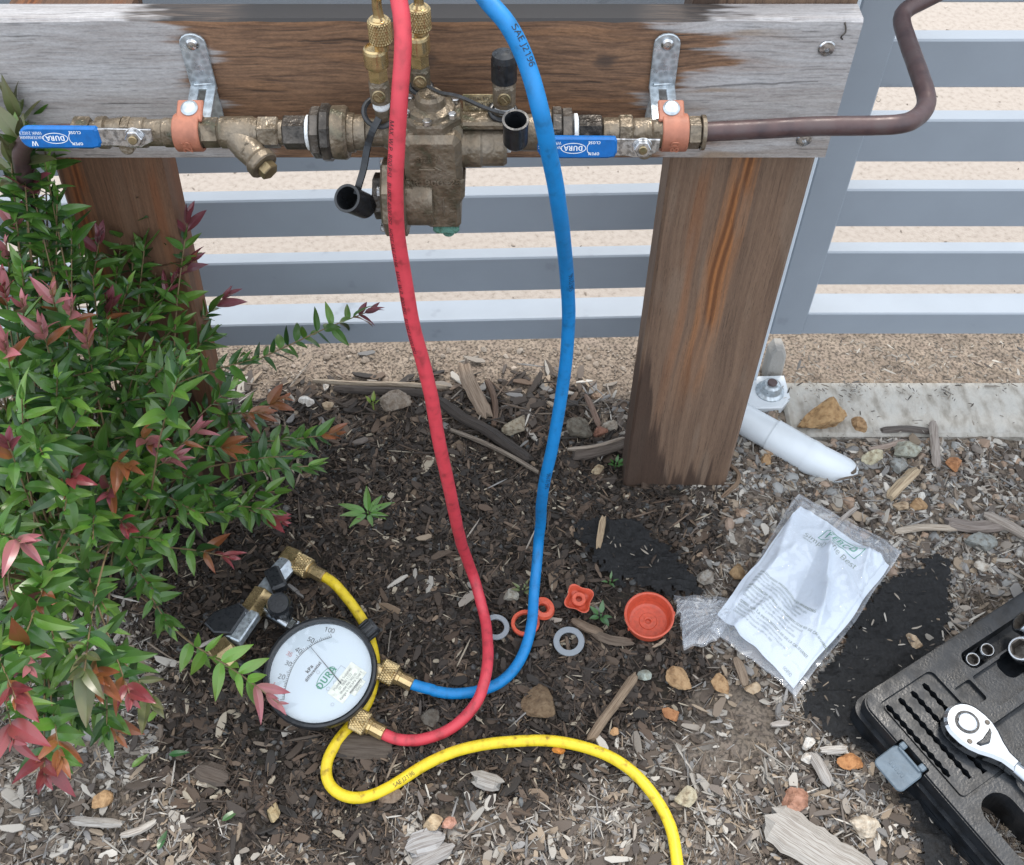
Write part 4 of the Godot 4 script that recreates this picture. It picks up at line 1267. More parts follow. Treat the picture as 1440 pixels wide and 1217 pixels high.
	b.drum(Transform3D(Basis(), vm + vside * 0.0 + vx * 0.012 + Vector3(0, 0.0, 0)), 0.0022, 0.014, 0.0185, 12)
	part("pivot", b, M.chrome, sv)
	part("cross", seg.call(Vector3(-0.3004, 0.03, -0.571), Vector3(-0.2866, 0.03, -0.6024), 0.0142, 6, true), M.brass, g)
	# chrome arm to the case, with the black knob on it
	b = MB.new()
	b.drum(axis_tf(Vector3(-0.29, 0.026, -0.5879), Vector3(-0.2321, 0.03, -0.5494) - Vector3(-0.29, 0.026, -0.5879)), 0.0092, 0.0, 0.058, 24)
	part("arm", b, M.chrome, g)
	b = MB.new()
	b.drum(axis_tf(Vector3(-0.2512, 0.03, -0.5602), Vector3(-0.2321, 0.03, -0.5494) - Vector3(-0.2512, 0.03, -0.5602)), 0.0105, 0.0, 0.008, 6, 0.001, true)
	part("arm_nut", b, M.chrome, g)
	b = MB.new()
	var kt := axis_tf(Vector3(-0.2628, 0.034, -0.5788), Vector3(0.02, 0.96, 0.2))
	var kp := []
	knob(b, kt, 0.0138, 0.022)
	part("knob", b, M.black_plastic, g)
	# upper shut-off valve and its elbow
	var uv2 := part("shut_off_valve", seg.call(Vector3(-0.2885, 0.03, -0.5987), Vector3(-0.2736, 0.03, -0.6272), 0.0115, 6, true), M.zinc, g)
	b = MB.new()
	var la: Vector3 = Vector3(-0.2727, 0.042, -0.6124)
	b.box(Transform3D(Basis(Vector3(0, 1, 0), 0.0) , la) * Transform3D(face_tf(Vector3.ZERO, Vector3(0, 1, 0), Vector3(-0.2609, 0.042, -0.6219) - Vector3(-0.2835, 0.042, -0.5973)).basis.rotated(Vector3.UP, 1.25), Vector3.ZERO), Vector3(0.031, 0.018, 0.016), 0.003)
	part("lever", b, M.black_plastic, uv2)
	part("hex_nut", seg.call(Vector3(-0.2757, 0.03, -0.6243), Vector3(-0.2648, 0.03, -0.6418), 0.0128, 6, true), M.zinc, uv2)
	b = MB.new()
	var eb: Vector3 = Vector3(-0.2624, 0.03, -0.6487)
	b.box(Transform3D(Basis(Vector3.UP, -0.45), eb), Vector3(0.023, 0.02, 0.022), 0.003)
	part("elbow", b, M.brass, g)
	# black knob at the case's upper right
	b = MB.new()
	knob(b, axis_tf(Vector3(-0.168, 0.03, -0.5485), Vector3(0.75, 0.25, -0.6)), 0.0105, 0.018)
	part("knob", b, M.black_plastic, g)
	b = MB.new()
	b.drum(axis_tf(Vector3(-0.1564, 0.03, -0.5078), Vector3(-0.1448, 0.028, -0.5062) - Vector3(-0.1564, 0.03, -0.5078)), 0.007, 0.0, 0.014, 16)
	part("port", b, M.brass, g)
	b = MB.new()
	b.drum(axis_tf(Vector3(-0.1794, 0.025, -0.4581), Vector3(-0.1674, 0.024, -0.4513) - Vector3(-0.1794, 0.025, -0.4581)), 0.007, 0.0, 0.014, 16)
	part("port", b, M.brass, g)

func knob(b: MB, tf: Transform3D, r: float, h: float) -> void:
	b.lathe(tf, [Vector2(r * 0.75, -h * 0.2), Vector2(r, 0), Vector2(r, h * 0.85), Vector2(r * 0.88, h), Vector2(r * 0.8, h * 0.94), Vector2(0, h * 0.94)], 30)
	for k in 15:
		var a := TAU * k / 15.0
		b.box(Transform3D(tf.basis * Basis(Vector3(0, 1, 0), -a), tf * Vector3(cos(a) * r, h * 0.44, sin(a) * r)), Vector3(r * 0.16, h * 0.75, r * 0.16), r * 0.05)

# ---------------------------------------------------------------- hoses
func on_hose(b: MB, path: PackedVector3Array, s0: float, text: String, size: float, r: float, facing: Vector3, rev := 1.0) -> void:
	var cum := PackedFloat32Array([0.0])
	for i in path.size() - 1:
		cum.append(cum[i] + path[i].distance_to(path[i + 1]))
	var bend := func(p: Vector3) -> Array:
		var s := clampf(s0 + p.x * rev, 0.0, cum[cum.size() - 1] - 0.0001)
		var i := clampi(cum.bsearch(s) - 1, 0, path.size() - 2)
		var f := (s - cum[i]) / maxf(cum[i + 1] - cum[i], 1e-6)
		var t := (path[mini(i + 2, path.size() - 1)] - path[maxi(i - 1, 0)]).normalized()
		var o := path[i].lerp(path[i + 1], f)
		var nn := (facing - t * facing.dot(t)).normalized()
		var sd := nn.cross(t * rev).normalized()
		var a := p.y / r
		var m := nn * cos(a) + sd * sin(a)
		return [o + m * (r + 0.00025), m]
	b.letters(Transform3D(), text, size, 0.0, false, "Droid Sans", 0, bend)

func hose_end(root: Node3D, from: Vector3, to: Vector3) -> void:
	# knurled nut then a long ferrule, from the gauge outward
	var d := to - from
	var L := d.length()
	var tf := axis_tf(from, d)
	var b := MB.new()
	b.knurl(tf, 0.0128, 0.0, L * 0.52)
	var cpl := part("knurled_nut", b, M.brass, root)
	b = MB.new()
	b.lathe(tf, [Vector2(0.009, L * 0.5), Vector2(0.0092, L * 0.6), Vector2(0.0078, L * 0.62), Vector2(0.0082, L * 1.0), Vector2(0.007, L * 1.02), Vector2(0, L * 1.02)], 10, true)
	part("ferrule", b, M.brass, cpl)

func top_end(root: Node3D, x: float, z: float, y0: float, y1: float, r: float, stem: Array) -> void:
	var b := MB.new()
	var tf := Transform3D(Basis(), Vector3(x, 0, z))
	b.knurl(tf, r, y0, y1, 24)
	b.drum(tf, r * 0.62, y0 - 0.006, y0 + 0.001, 20)
	b.lathe(tf, [Vector2(r * 0.85, y1 - 0.002), Vector2(r * 0.45, y1 + 0.002), Vector2(r * 0.4, y1 + 0.004)], 20)
	var cpl := part("knurled_nut", b, M.brass, root)
	b = MB.new()
	b.tube(smooth(stem, 0.002), PackedFloat32Array([0.0037]), 14)
	part("stem", b, M.brass, cpl)

func worn_path(p: PackedVector3Array) -> PackedVector3Array:
	var o := p.duplicate()
	for i in range(8, o.size() - 8):
		if o[i].y < 0.03: o[i].y -= 0.0028
		o[i] += Vector3(n_crease.get_noise_2d(i * 0.002, p[0].x * 3.0), n_crease.get_noise_2d(i * 0.002, 5.0) * 0.3, n_crease.get_noise_2d(i * 0.002, 9.0 + p[0].x)) * 0.0014
	return o

func uneven(n: int, r: float) -> PackedFloat32Array:
	var o := PackedFloat32Array()
	for i in n: o.append(r * (1.0 + 0.012 * n_wrk.get_noise_2d(i * 0.002, r * 900.0)))
	return o

func hoses() -> void:
	var b: MB
	# red
	var red := thing("red_hose", "red rubber test hose hanging from left test cock down to the gauge", "hose", Vector3(-0.062, 0, -0.4551), "rubber test hoses")
	var path := smooth([Vector3(-0.0896, 0.7053, -0.6972), Vector3(-0.0842, 0.7118, -0.6925), Vector3(-0.08, 0.7091, -0.686), Vector3(-0.0775, 0.7007, -0.6756), Vector3(-0.0763, 0.6857, -0.6602), Vector3(-0.0788, 0.6582, -0.6421), Vector3(-0.0834, 0.6253, -0.6301), Vector3(-0.0872, 0.5934, -0.6224), Vector3(-0.0888, 0.5417, -0.6189), Vector3(-0.0857, 0.4913, -0.6123), Vector3(-0.0777, 0.4311, -0.6015), Vector3(-0.07, 0.3778, -0.5912), Vector3(-0.064, 0.3047, -0.5835), Vector3(-0.058, 0.2022, -0.5888), Vector3(-0.0479, 0.062, -0.6154), Vector3(-0.0335, 0.026, -0.5851), Vector3(-0.0262, 0.03, -0.538), Vector3(-0.0279, 0.034, -0.4974), Vector3(-0.0377, 0.026, -0.4722), Vector3(-0.0551, 0.017, -0.4527), Vector3(-0.0761, 0.014, -0.4404), Vector3(-0.1023, 0.014, -0.4325), Vector3(-0.1227, 0.015, -0.4329), Vector3(-0.1396, 0.018, -0.4388)])
	b = MB.new()
	path = worn_path(path)
	b.tube(path, uneven(path.size(), 0.0062), 20)
	var t := part("tube", b, M.red_hose, red)
	b = MB.new()
	on_hose(b, path, 0.105, "MAX. W.P. 800 PSI   BURST 4000 PSI   HOSE SAE J2196   MAX. W.P. 800 PSI   BURST 4000 PSI", 0.0038, 0.0062, Vector3(-0.75, 0.5, 0.75))
	part("print", b, M.black_ink, t)
	top_end(red, -0.0967, -0.70, 0.6625, 0.6814, 0.0088, [Vector3(-0.0958, 0.6809, -0.7), Vector3(-0.0969, 0.6901, -0.7), Vector3(-0.096, 0.6986, -0.699), Vector3(-0.0918, 0.7059, -0.694), Vector3(-0.0884, 0.7073, -0.6964)])
	hose_end(red, Vector3(-0.1714, 0.024, -0.4537), Vector3(-0.1372, 0.018, -0.438))
	# blue
	var blue := thing("blue_hose", "blue rubber test hose hanging from middle test cock down to the gauge", "hose", Vector3(0.0123, 0, -0.558), "rubber test hoses")
	path = smooth([Vector3(-0.0655, 0.717, -0.7004), Vector3(-0.0617, 0.7335, -0.6971), Vector3(-0.0502, 0.7443, -0.6946), Vector3(-0.0342, 0.7371, -0.6777), Vector3(-0.0246, 0.7273, -0.6608), Vector3(-0.016, 0.7209, -0.6497), Vector3(-0.0028, 0.7111, -0.6376), Vector3(0.0105, 0.6896, -0.6268), Vector3(0.0199, 0.6642, -0.6114), Vector3(0.0273, 0.6245, -0.61), Vector3(0.0357, 0.5685, -0.6203), Vector3(0.0465, 0.4803, -0.6543), Vector3(0.0519, 0.4077, -0.6679), Vector3(0.0505, 0.3379, -0.6612), Vector3(0.0429, 0.2685, -0.6469), Vector3(0.0337, 0.1966, -0.6376), Vector3(0.0312, 0.075, -0.6552), Vector3(0.0274, 0.03, -0.6157), Vector3(0.0219, 0.02, -0.5655), Vector3(0.0096, 0.014, -0.5286), Vector3(-0.0095, 0.012, -0.5037), Vector3(-0.0353, 0.012, -0.491), Vector3(-0.0666, 0.012, -0.4877), Vector3(-0.0924, 0.014, -0.4909), Vector3(-0.1145, 0.017, -0.4963)])
	b = MB.new()
	path = worn_path(path)
	b.tube(path, uneven(path.size(), 0.0062), 20)
	t = part("tube", b, M.blue_hose, blue)
	b = MB.new()
	on_hose(b, path, 0.118, "SAE J2196", 0.0048, 0.0062, Vector3(0.4, 0.75, 0.55), 1.0)
	on_hose(b, path, 0.395, "SAE J2196", 0.0044, 0.0062, Vector3(0.35, 0.7, 0.75), -1.0)
	on_hose(b, path, 0.66, "SAE J2196", 0.0044, 0.0062, Vector3(0.35, 0.9, 0.55), -1.0)
	part("print", b, M.black_ink, t)
	top_end(blue, -0.0682, -0.714, 0.6647, 0.6831, 0.0087, [Vector3(-0.0676, 0.6825, -0.714), Vector3(-0.0681, 0.6906, -0.714), Vector3(-0.0672, 0.7023, -0.712), Vector3(-0.0655, 0.7176, -0.7012)])
	hose_end(blue, Vector3(-0.1463, 0.024, -0.5107), Vector3(-0.1106, 0.016, -0.495))
	# yellow
	var yel := thing("yellow_hose", "yellow rubber hose looping under the gauge and away across the mulch", "hose", Vector3(-0.0762, 0, -0.4233), "rubber test hoses")
	path = smooth([Vector3(-0.2261, 0.03, -0.6272), Vector3(-0.211, 0.029, -0.6182), Vector3(-0.1929, 0.027, -0.6004), Vector3(-0.1768, 0.022, -0.5809), Vector3(-0.1648, 0.017, -0.5599), Vector3(-0.1565, 0.013, -0.5335), Vector3(-0.1541, 0.012, -0.5037), Vector3(-0.1601, 0.012, -0.4744), Vector3(-0.1739, 0.014, -0.4508), Vector3(-0.1875, 0.015, -0.429), Vector3(-0.1951, 0.014, -0.4086), Vector3(-0.1923, 0.013, -0.3893), Vector3(-0.1783, 0.013, -0.376), Vector3(-0.1573, 0.014, -0.372), Vector3(-0.1286, 0.016, -0.3815), Vector3(-0.0893, 0.018, -0.4055), Vector3(-0.0525, 0.02, -0.4208), Vector3(-0.0075, 0.02, -0.4285), Vector3(0.0452, 0.019, -0.4297), Vector3(0.09, 0.018, -0.4193), Vector3(0.1224, 0.018, -0.401), Vector3(0.146, 0.018, -0.3735), Vector3(0.1592, 0.017, -0.343), Vector3(0.1631, 0.016, -0.3088), Vector3(0.1628, 0.016, -0.2724), Vector3(0.153, 0.016, -0.1898)])
	b = MB.new()
	path = worn_path(path)
	b.tube(path, uneven(path.size(), 0.0060), 20)
	t = part("tube", b, M.yellow_hose, yel)
	b = MB.new()
	on_hose(b, path, 0.355, "SAE J2196", 0.0042, 0.006, Vector3(0.1, 0.9, 0.5))
	part("print", b, M.black_ink, t)
	hose_end(yel, Vector3(-0.2558, 0.03, -0.6437), Vector3(-0.2206, 0.03, -0.6233))

# ---------------------------------------------------------------- small fittings on the ground
func flat_ring(c: Vector3, r0: float, r1: float, h: float, n: Vector3, m: Material, called: String, label: String, cat: String, group := "") -> void:
	var b := MB.new()
	b.lathe(axis_tf(c, n), [Vector2(r0, 0), Vector2(r1 - 0.0005, 0), Vector2(r1, 0.0006), Vector2(r1, h - 0.0006), Vector2(r1 - 0.0005, h), Vector2(r0 + 0.0004, h), Vector2(r0, h - 0.0004), Vector2(r0, 0)], 40)
	single(called, b, m, label, cat, group)

func loose_fittings() -> void:
	flat_ring(Vector3(-0.0188, 0.012, -0.5671), 0.0098, 0.0158, 0.0026, Vector3(0.1, 1, 0.05), M.clear_ring, "plastic_ring", "pale translucent plastic ring half under the red hose", "ring", "pale plastic rings on the mulch")
	flat_ring(Vector3(0.0649, 0.011, -0.5496), 0.0108, 0.0178, 0.0024, Vector3(-0.05, 1, 0.08), M.clear_ring, "plastic_ring", "pale translucent plastic ring with small notch, left of the red cup", "ring", "pale plastic rings on the mulch")
	flat_ring(Vector3(0.0156, 0.012, -0.5717), 0.0122, 0.0165, 0.0045, Vector3(-0.1, 1, 0.0), M.orange, "rubber_ring", "thin orange-red seal ring lying half under the blue hose", "ring")
	var b := MB.new()
	b.lathe(axis_tf(Vector3(0.0348, 0.01, -0.5913), Vector3(0.25, 1, 0.1)), [Vector2(0.0075, 0.0), Vector2(0.0125, 0.0), Vector2(0.0145, 0.004), Vector2(0.0125, 0.008), Vector2(0.0075, 0.0085), Vector2(0.0055, 0.006), Vector2(0.0055, 0.0), Vector2(0.0075, 0.0)], 32)
	single("seal_washer", b, M.orange, "thick orange-red seal washer with a hole, just right of the blue hose", "washer")
	# four-cornered valve piece
	var f := thing("valve_seat", "small square orange-red valve piece with a round hub", "valve piece", Vector3(0.0784, 0, -0.6092))
	b = MB.new()
	var tf := axis_tf(Vector3(0.0776, 0.01, -0.6026), Vector3(0.05, 1, 0.18))
	var turn := Transform3D(tf.basis * Basis(Vector3(0, 1, 0), 0.25) , tf.origin)
	var rows := []
	for i in 8:
		var r := PackedVector3Array()
		for j in 49:
			var a := TAU * j / 48.0
			var rr := 0.0148 * (1.0 + 0.32 * pow(absf(cos(2.0 * a)), 2.2)) - 0.0015
			var p := [[1.0, 0.0095], [1.05, 0.0098], [1.05, 0.0105], [0.99, 0.0107], [0.94, 0.0098], [0.78, 0.0045], [0.62, 0.0032], [0.4, 0.0032]]
			var e: Array = p[i]
			r.append(turn * Vector3(cos(a) * rr * e[0], e[1], sin(a) * rr * e[0]))
		rows.append(r)
	b.grid(rows, turn.basis.y)
	rows = []
	for i in 3:
		var r := PackedVector3Array()
		for j in 49:
			var a := TAU * j / 48.0
			var rr := 0.0148 * (1.0 + 0.32 * pow(absf(cos(2.0 * a)), 2.2)) - 0.0015
			var e: Array = [[0.6, -0.006], [0.75, 0.002], [1.0, 0.0095]][i]
			r.append(turn * Vector3(cos(a) * rr * e[0], e[1], sin(a) * rr * e[0]))
		rows.append(r)
	b.grid(rows, -turn.basis.y)
	part("dish", b, M.orange, f)
	b = MB.new()
	b.lathe(turn, [Vector2(0.0088, 0.003), Vector2(0.0085, 0.0085), Vector2(0.0075, 0.0095), Vector2(0.0042, 0.0095), Vector2(0.0036, 0.0088), Vector2(0.0036, 0.002), Vector2(0, 0.002)], 30)
	part("hub", b, M.orange, f)
	# big red cup
	var cup2 := thing("rubber_cup", "large round orange-red rubber cup, open side up, beside the plastic bag", "cup", Vector3(0.1586, 0, -0.5809))
	b = MB.new()
	tf = axis_tf(Vector3(0.1573, 0.008, -0.5757), Vector3(-0.03, 1, 0.1))
	b.lathe(tf, [Vector2(0, 0), Vector2(0.021, 0), Vector2(0.0245, 0.003), Vector2(0.027, 0.019), Vector2(0.0285, 0.021), Vector2(0.0285, 0.0225), Vector2(0.0272, 0.0232), Vector2(0.0258, 0.0222), Vector2(0.0235, 0.009), Vector2(0.0215, 0.0052), Vector2(0.0185, 0.0042), Vector2(0.0105, 0.0038), Vector2(0.0098, 0.0048), Vector2(0.0055, 0.0048), Vector2(0.0045, 0.0052), Vector2(0.0032, 0.0045), Vector2(0.0028, 0.0012), Vector2(0, 0.0012)], 56)
	part("dish", b, M.orange, cup2)
	b = MB.new()
	b.box(Transform3D(Basis(), tf * Vector3(0.0285, 0.02, 0.0045)), Vector3(0.002, 0.003, 0.005), 0.0006)
	part("tab", b, M.orange, cup2)
	b = MB.new()
	b.box(Transform3D(Basis(), tf * Vector3(-0.0272, 0.019, 0.0095)), Vector3(0.002, 0.003, 0.004), 0.0006)
	part("tab", b, M.orange, cup2)

# ---------------------------------------------------------------- tool case, ratchet, sockets
func rounded(x0: float, y0: float, x1: float, y1: float, r: float, n := 6) -> PackedVector2Array:
	var p := PackedVector2Array()
	for c in [[x1 - r, y1 - r, 0.0], [x0 + r, y1 - r, 0.5], [x0 + r, y0 + r, 1.0], [x1 - r, y0 + r, 1.5]]:
		for k in n + 1:
			var a: float = PI * (c[2] + 0.5 * k / n)
			p.append(Vector2(c[0] + cos(a) * r, c[1] + sin(a) * r))
	return p

func csg(root: Node, poly: PackedVector2Array, y0: float, y1: float, op: int) -> void:
	var c := CSGPolygon3D.new()
	c.name = "cut" if op == CSGShape3D.OPERATION_SUBTRACTION else "block"
	c.polygon = poly
	c.mode = CSGPolygon3D.MODE_DEPTH
	c.depth = y1 - y0
	c.operation = op as CSGShape3D.Operation
	c.rotation_degrees.x = 90.0
	c.position.y = y0
	root.add_child(c, true)

func case_and_tools() -> void:
	var B := Basis(CASE_A, Vector3.UP, CASE_B)
	var root := thing("tool_case", "open black plastic socket tool case at the lower right on the mulch", "tool case", CASE_O)
	root.basis = B.orthonormalized()
	var t := CSGCombiner3D.new()
	t.name = "tray"
	root.add_child(t)
	t.material_override = M.case
	var U := CSGShape3D.OPERATION_UNION
	var S := CSGShape3D.OPERATION_SUBTRACTION
	csg(t, rounded(-0.014, -0.012, 0.42, 0.34, 0.018), -0.047, -0.0185, U)
	csg(t, rounded(-0.009, -0.008, 0.416, 0.336, 0.016), -0.02, -0.0022, U)
	csg(t, rounded(-0.0075, -0.0065, 0.4145, 0.3345, 0.0155), -0.004, 0.0, U)
	# bit panel, raised in a shallow well
	csg(t, rounded(0.004, 0.007, 0.0805, 0.127, 0.007), -0.0035, 0.01, S)
	csg(t, rounded(0.0075, 0.0105, 0.0765, 0.1235, 0.005), -0.005, -0.0016, U)
	for g in [[0.0115, 0.0125, 0.1015], [0.0285, 0.0135, 0.1135], [0.0455, 0.0145, 0.117], [0.0625, 0.0145, 0.119]]:
		var l := PackedVector2Array()
		var r := PackedVector2Array()
		var n := 44
		for k in n + 1:
			var z: float = lerpf(g[1], g[2], float(k) / n)
			var w := 0.0018 + 0.0018 * (0.5 + 0.5 * cos(TAU * (z - g[1]) / 0.0098 + PI))
			l.append(Vector2(g[0] - w, z))
			r.append(Vector2(g[0] + w, z))
		r.reverse()
		l.append_array(r)
		csg(t, l, -0.018, 0.01, S)
	# socket wells and steps
	csg(t, rounded(0.118, 0.010, 0.41, 0.032, 0.009), -0.024, 0.01, S)
	csg(t, rounded(0.085, 0.036, 0.108, 0.062, 0.003), -0.005, 0.01, S)
	csg(t, rounded(0.112, 0.036, 0.17, 0.075, 0.003), -0.008, 0.01, S)
	csg(t, rounded(0.15, 0.034, 0.24, 0.06, 0.01), -0.026, 0.01, S)
	csg(t, rounded(0.088, 0.085, 0.2, 0.118, 0.004), -0.012, 0.01, S)
	csg(t, rounded(0.062, 0.135, 0.2, 0.32, 0.012), -0.02, 0.01, S)
	csg(t, rounded(0.205, 0.07, 0.4, 0.32, 0.012), -0.022, 0.01, S)
	csg(t, rounded(0.010, 0.1345, 0.047, 0.30, 0.017), -0.06, 0.01, S)
	csg(t, rounded(-0.03, 0.0475, -0.0015, 0.087, 0.002), -0.03, 0.01, S)
	# seam line round the wall
	csg(t, rounded(-0.0155, 0.1, -0.0125, 0.33, 0.001), -0.0335, -0.0315, S)
	# grey latch hanging open
	var b := MB.new()
	var lf := Transform3D(B * Basis(Vector3(0, 0, 1), 0.30), CASE_O + B * Vector3(-0.0015, -0.006, 0.067))
	var fl := Transform3D(lf.basis * Basis(Vector3(1, 0, 0), Vector3(0, 0, 1), Vector3(0, 1, 0)), lf.origin)
	b.prism(fl, rounded(-0.0365, -0.0195, -0.004, 0.0195, 0.006), -0.0035, 0.001, 0.0012)
	for z in [-0.0135, 0.0135]:
		b.box(Transform3D(lf.basis, lf * Vector3(-0.0015, 0.0022, z)), Vector3(0.007, 0.0055, 0.0075), 0.0012)
	b.box(Transform3D(lf.basis, lf * Vector3(-0.006, 0.0022, 0)), Vector3(0.003, 0.003, 0.031), 0.001)
	var la := part("latch", b, M.latch, root)
	fix(la, root)
	b = MB.new()
	for k in 5:
		b.box(Transform3D(lf.basis, lf * Vector3(-0.0225, 0.0012, -0.008 + 0.004 * k)), Vector3(0.004, 0.0007, 0.0022), 0.0002)
	var em := part("latch_mark", b, M.latch, la)
	em.transform = Transform3D.IDENTITY
	# ratchet
	var r := thing("ratchet", "shiny chrome ratchet wrench lying across the black tool case", "ratchet", CASE_O + B * Vector3(0.06, 0.0, 0.075))
	var hd := B * Vector3(0.16, 0, 0.987)
	var hx := Vector3.UP.cross(hd).normalized()
	var rt := Transform3D(Basis(hx, hd, Vector3.UP), CASE_O + B * Vector3(0.0585, 0.001, 0.072))
	var out := PackedVector2Array()
	for k in 15:
		var a := PI * (1.0 - float(k) / 14.0) + PI
		out.append(Vector2(cos(a) * 0.0232, sin(a) * 0.0225))
	out = PackedVector2Array()
	for k in 17:
		var a := PI + PI * float(k) / 16.0
		out.append(Vector2(cos(a) * 0.0228, sin(a) * 0.0222))
	for q in [[0.0232, 0.008], [0.0218, 0.0175], [0.018, 0.027], [0.012, 0.037], [0.0078, 0.047], [0.0066, 0.06]]:
		out.append(Vector2(q[0], q[1]))
	for q in [[-0.0066, 0.06], [-0.0078, 0.047], [-0.012, 0.037], [-0.018, 0.027], [-0.0218, 0.0175], [-0.0232, 0.008]]:
		out.append(Vector2(q[0], q[1]))
	b = MB.new()
	b.prism(rt, out, 0.0, 0.0165, 0.003)
	part("head", b, M.chrome, r)
	b = MB.new()
	b.tube(smooth([rt * Vector3(0, 0.05, 0.008), rt * Vector3(0, 0.09, 0.0095), rt * Vector3(0, 0.13, 0.0095), rt * Vector3(0, 0.2, 0.0095)]), PackedFloat32Array([0.0072, 0.0072, 0.0072, 0.0074, 0.0078, 0.0085, 0.009, 0.0095]), 16)
	part("handle", b, M.chrome, r)
	var up := Transform3D(rt.basis * Basis(Vector3(1, 0, 0), PI / 2), rt * Vector3(0, 0, 0.0165))
	b = MB.new()
	b.lathe(up, [Vector2(0.0098, 0.0), Vector2(0.0098, 0.0008), Vector2(0.0122, 0.0008), Vector2(0.0122, 0.0)], 32)
	part("seal_ring", b, M.black_rubber, r)
	b = MB.new()
	b.lathe(up, [Vector2(0.0096, 0.0002), Vector2(0.0096, 0.0012), Vector2(0.0085, 0.0018), Vector2(0, 0.0018)], 32)
	part("button", b, M.chrome, r)
	for s in [-1.0, 1.0]:
		b = MB.new()
		b.drum(Transform3D(up.basis, rt * Vector3(0.0155 * s, 0.0135, 0.0165)), 0.0027, 0.0, 0.0007, 14, 0.0003)
		part("rivet", b, M.bronze_dark, r)
	b = MB.new()
	b.prism(rt, PackedVector2Array([Vector2(-0.012, 0.019), Vector2(-0.0105, 0.0235), Vector2(-0.002, 0.0275), Vector2(0.0085, 0.0225), Vector2(0.0115, 0.0185), Vector2(0.004, 0.0195), Vector2(-0.004, 0.0205)]), 0.0165, 0.0192, 0.0008)
	part("lever", b, M.black_plastic, r)
	# sockets
	var defs := [[0.130, -0.002, 0.0217, 0.0080, 0.026, Vector3(-0.12, 1, 0.25), "small chrome socket standing in the black tool case, nearer the case's corner"], [0.1525, -0.002, 0.0217, 0.0080, 0.026, Vector3(-0.1, 1, 0.22), "small chrome socket standing in the tool case, between its twin and large sockets"], [0.176, 0.010, 0.0415, 0.0138, 0.036, Vector3(-0.55, 0.78, 0.12), "large chrome socket lying with its wide hexagon mouth toward the ratchet"], [0.200, 0.012, 0.018, 0.0132, 0.036, Vector3(-0.8, 0.35, -0.35), "large chrome socket lying on its side at the tool case's upper edge"]]
	for d in defs:
		var mouth: Vector3 = CASE_O + B * Vector3(d[0], d[1], d[2])
		var o := thing("socket", d[6], "socket", mouth - Vector3(0, 0.02, 0), "sockets in the tool case")
		b = MB.new()
		var tf := axis_tf(mouth, d[5])
		var rr: float = d[3]
		var L: float = d[4]
		b.lathe(tf, [Vector2(0, -L), Vector2(rr * 0.82, -L), Vector2(rr * 0.86, -L + 0.001), Vector2(rr * 0.86, -L * 0.6), Vector2(rr, -L * 0.5), Vector2(rr, -0.0012), Vector2(rr - 0.0012, 0), Vector2(rr * 0.80, 0)], 36)
		part("barrel", b, M.chrome, o)
		b = MB.new()
		var hr := rr * 0.77
		b.lathe(tf, [Vector2(hr * 0.98, -0.0004), Vector2(hr * 0.97, -L * 0.45), Vector2(0, -L * 0.45)], 6, true)
		for k in 6:
			var a0 := TAU * k / 6.0
			for q in 6:
				var a := a0 + TAU / 36.0 * q
				var a2 := a + TAU / 36.0
				var f := func(x: float) -> float: return hr * 0.98 * cos(PI / 6.0) / cos(fposmod(x, TAU / 6.0) - PI / 6.0)
				b.quad(tf * Vector3(cos(a) * rr * 0.805, 0, sin(a) * rr * 0.805), tf * Vector3(cos(a2) * rr * 0.805, 0, sin(a2) * rr * 0.805), tf * Vector3(cos(a2) * f.call(a2 - 1e-5), -0.0004, sin(a2) * f.call(a2 - 1e-5)), tf * Vector3(cos(a) * f.call(a + 1e-5), -0.0004, sin(a) * f.call(a + 1e-5)), tf.basis.y)
		part("hex_mouth", b, M.bronze_dark, o)

# a world-built part under a turned root
func fix(o: Node3D, root: Node3D) -> void:
	o.transform = root.transform.affine_inverse()

# ---------------------------------------------------------------- plastic bag with folded leaflet
var n_crease := noise(60, 16.0, 2)
var n_wrk := noise(61, 55.0, 2)

func bag_h(x: float, z: float) -> float:
	var d := Vector2(x - 0.343, z + 0.617).length()
	var h := 0.015 + 0.021 * smoothf(0.15, 0.015, d)
	h += 0.004 * n_crease.get_noise_2d(x * 0.5, z * 0.5) + 0.0016 * (1.0 - minf(1.0, absf(n_crease.get_noise_2d(x * 0.9, z * 0.9)) * 5.0))
	# sharp folds: two down the middle of the sheet, others fanning to the corners
	var p := Vector2(x, z)
	for q in CREASES:
		var a := Vector2(q[0], q[1])
		var e := Vector2(q[2], q[3])
		var f := clampf((p - a).dot(e - a) / (e - a).length_squared(), 0.0, 1.0)
		h += q[4] * exp(-p.distance_to(a.lerp(e, f)) / q[5]) * smoothf(0.0, 0.2, f) * (0.4 + 0.6 * f)
	return h

const CREASES := [[0.392, -0.706, 0.350, -0.575, 0.019, 0.0065], [0.388, -0.700, 0.322, -0.585, -0.012, 0.010], [0.36, -0.66, 0.44, -0.655, 0.012, 0.009], [0.40, -0.60, 0.425, -0.66, 0.010, 0.006], [0.33, -0.66, 0.27, -0.60, 0.009, 0.008], [0.335, -0.53, 0.36, -0.60, 0.012, 0.007], [0.30, -0.62, 0.355, -0.735, 0.009, 0.007], [0.42, -0.69, 0.37, -0.72, 0.008, 0.006], [0.385, -0.65, 0.40, -0.585, 0.010, 0.006], [0.31, -0.60, 0.25, -0.56, 0.008, 0.006]]

func patch(q: Array, nu: int, nv: int, h: Callable) -> Array:
	var rows := []
	for i in nv + 1:
		var r := PackedVector3Array()
		for j in nu + 1:
			r.append(patch_at(q, float(j) / nu, float(i) / nv, h))
		rows.append(r)
	return rows

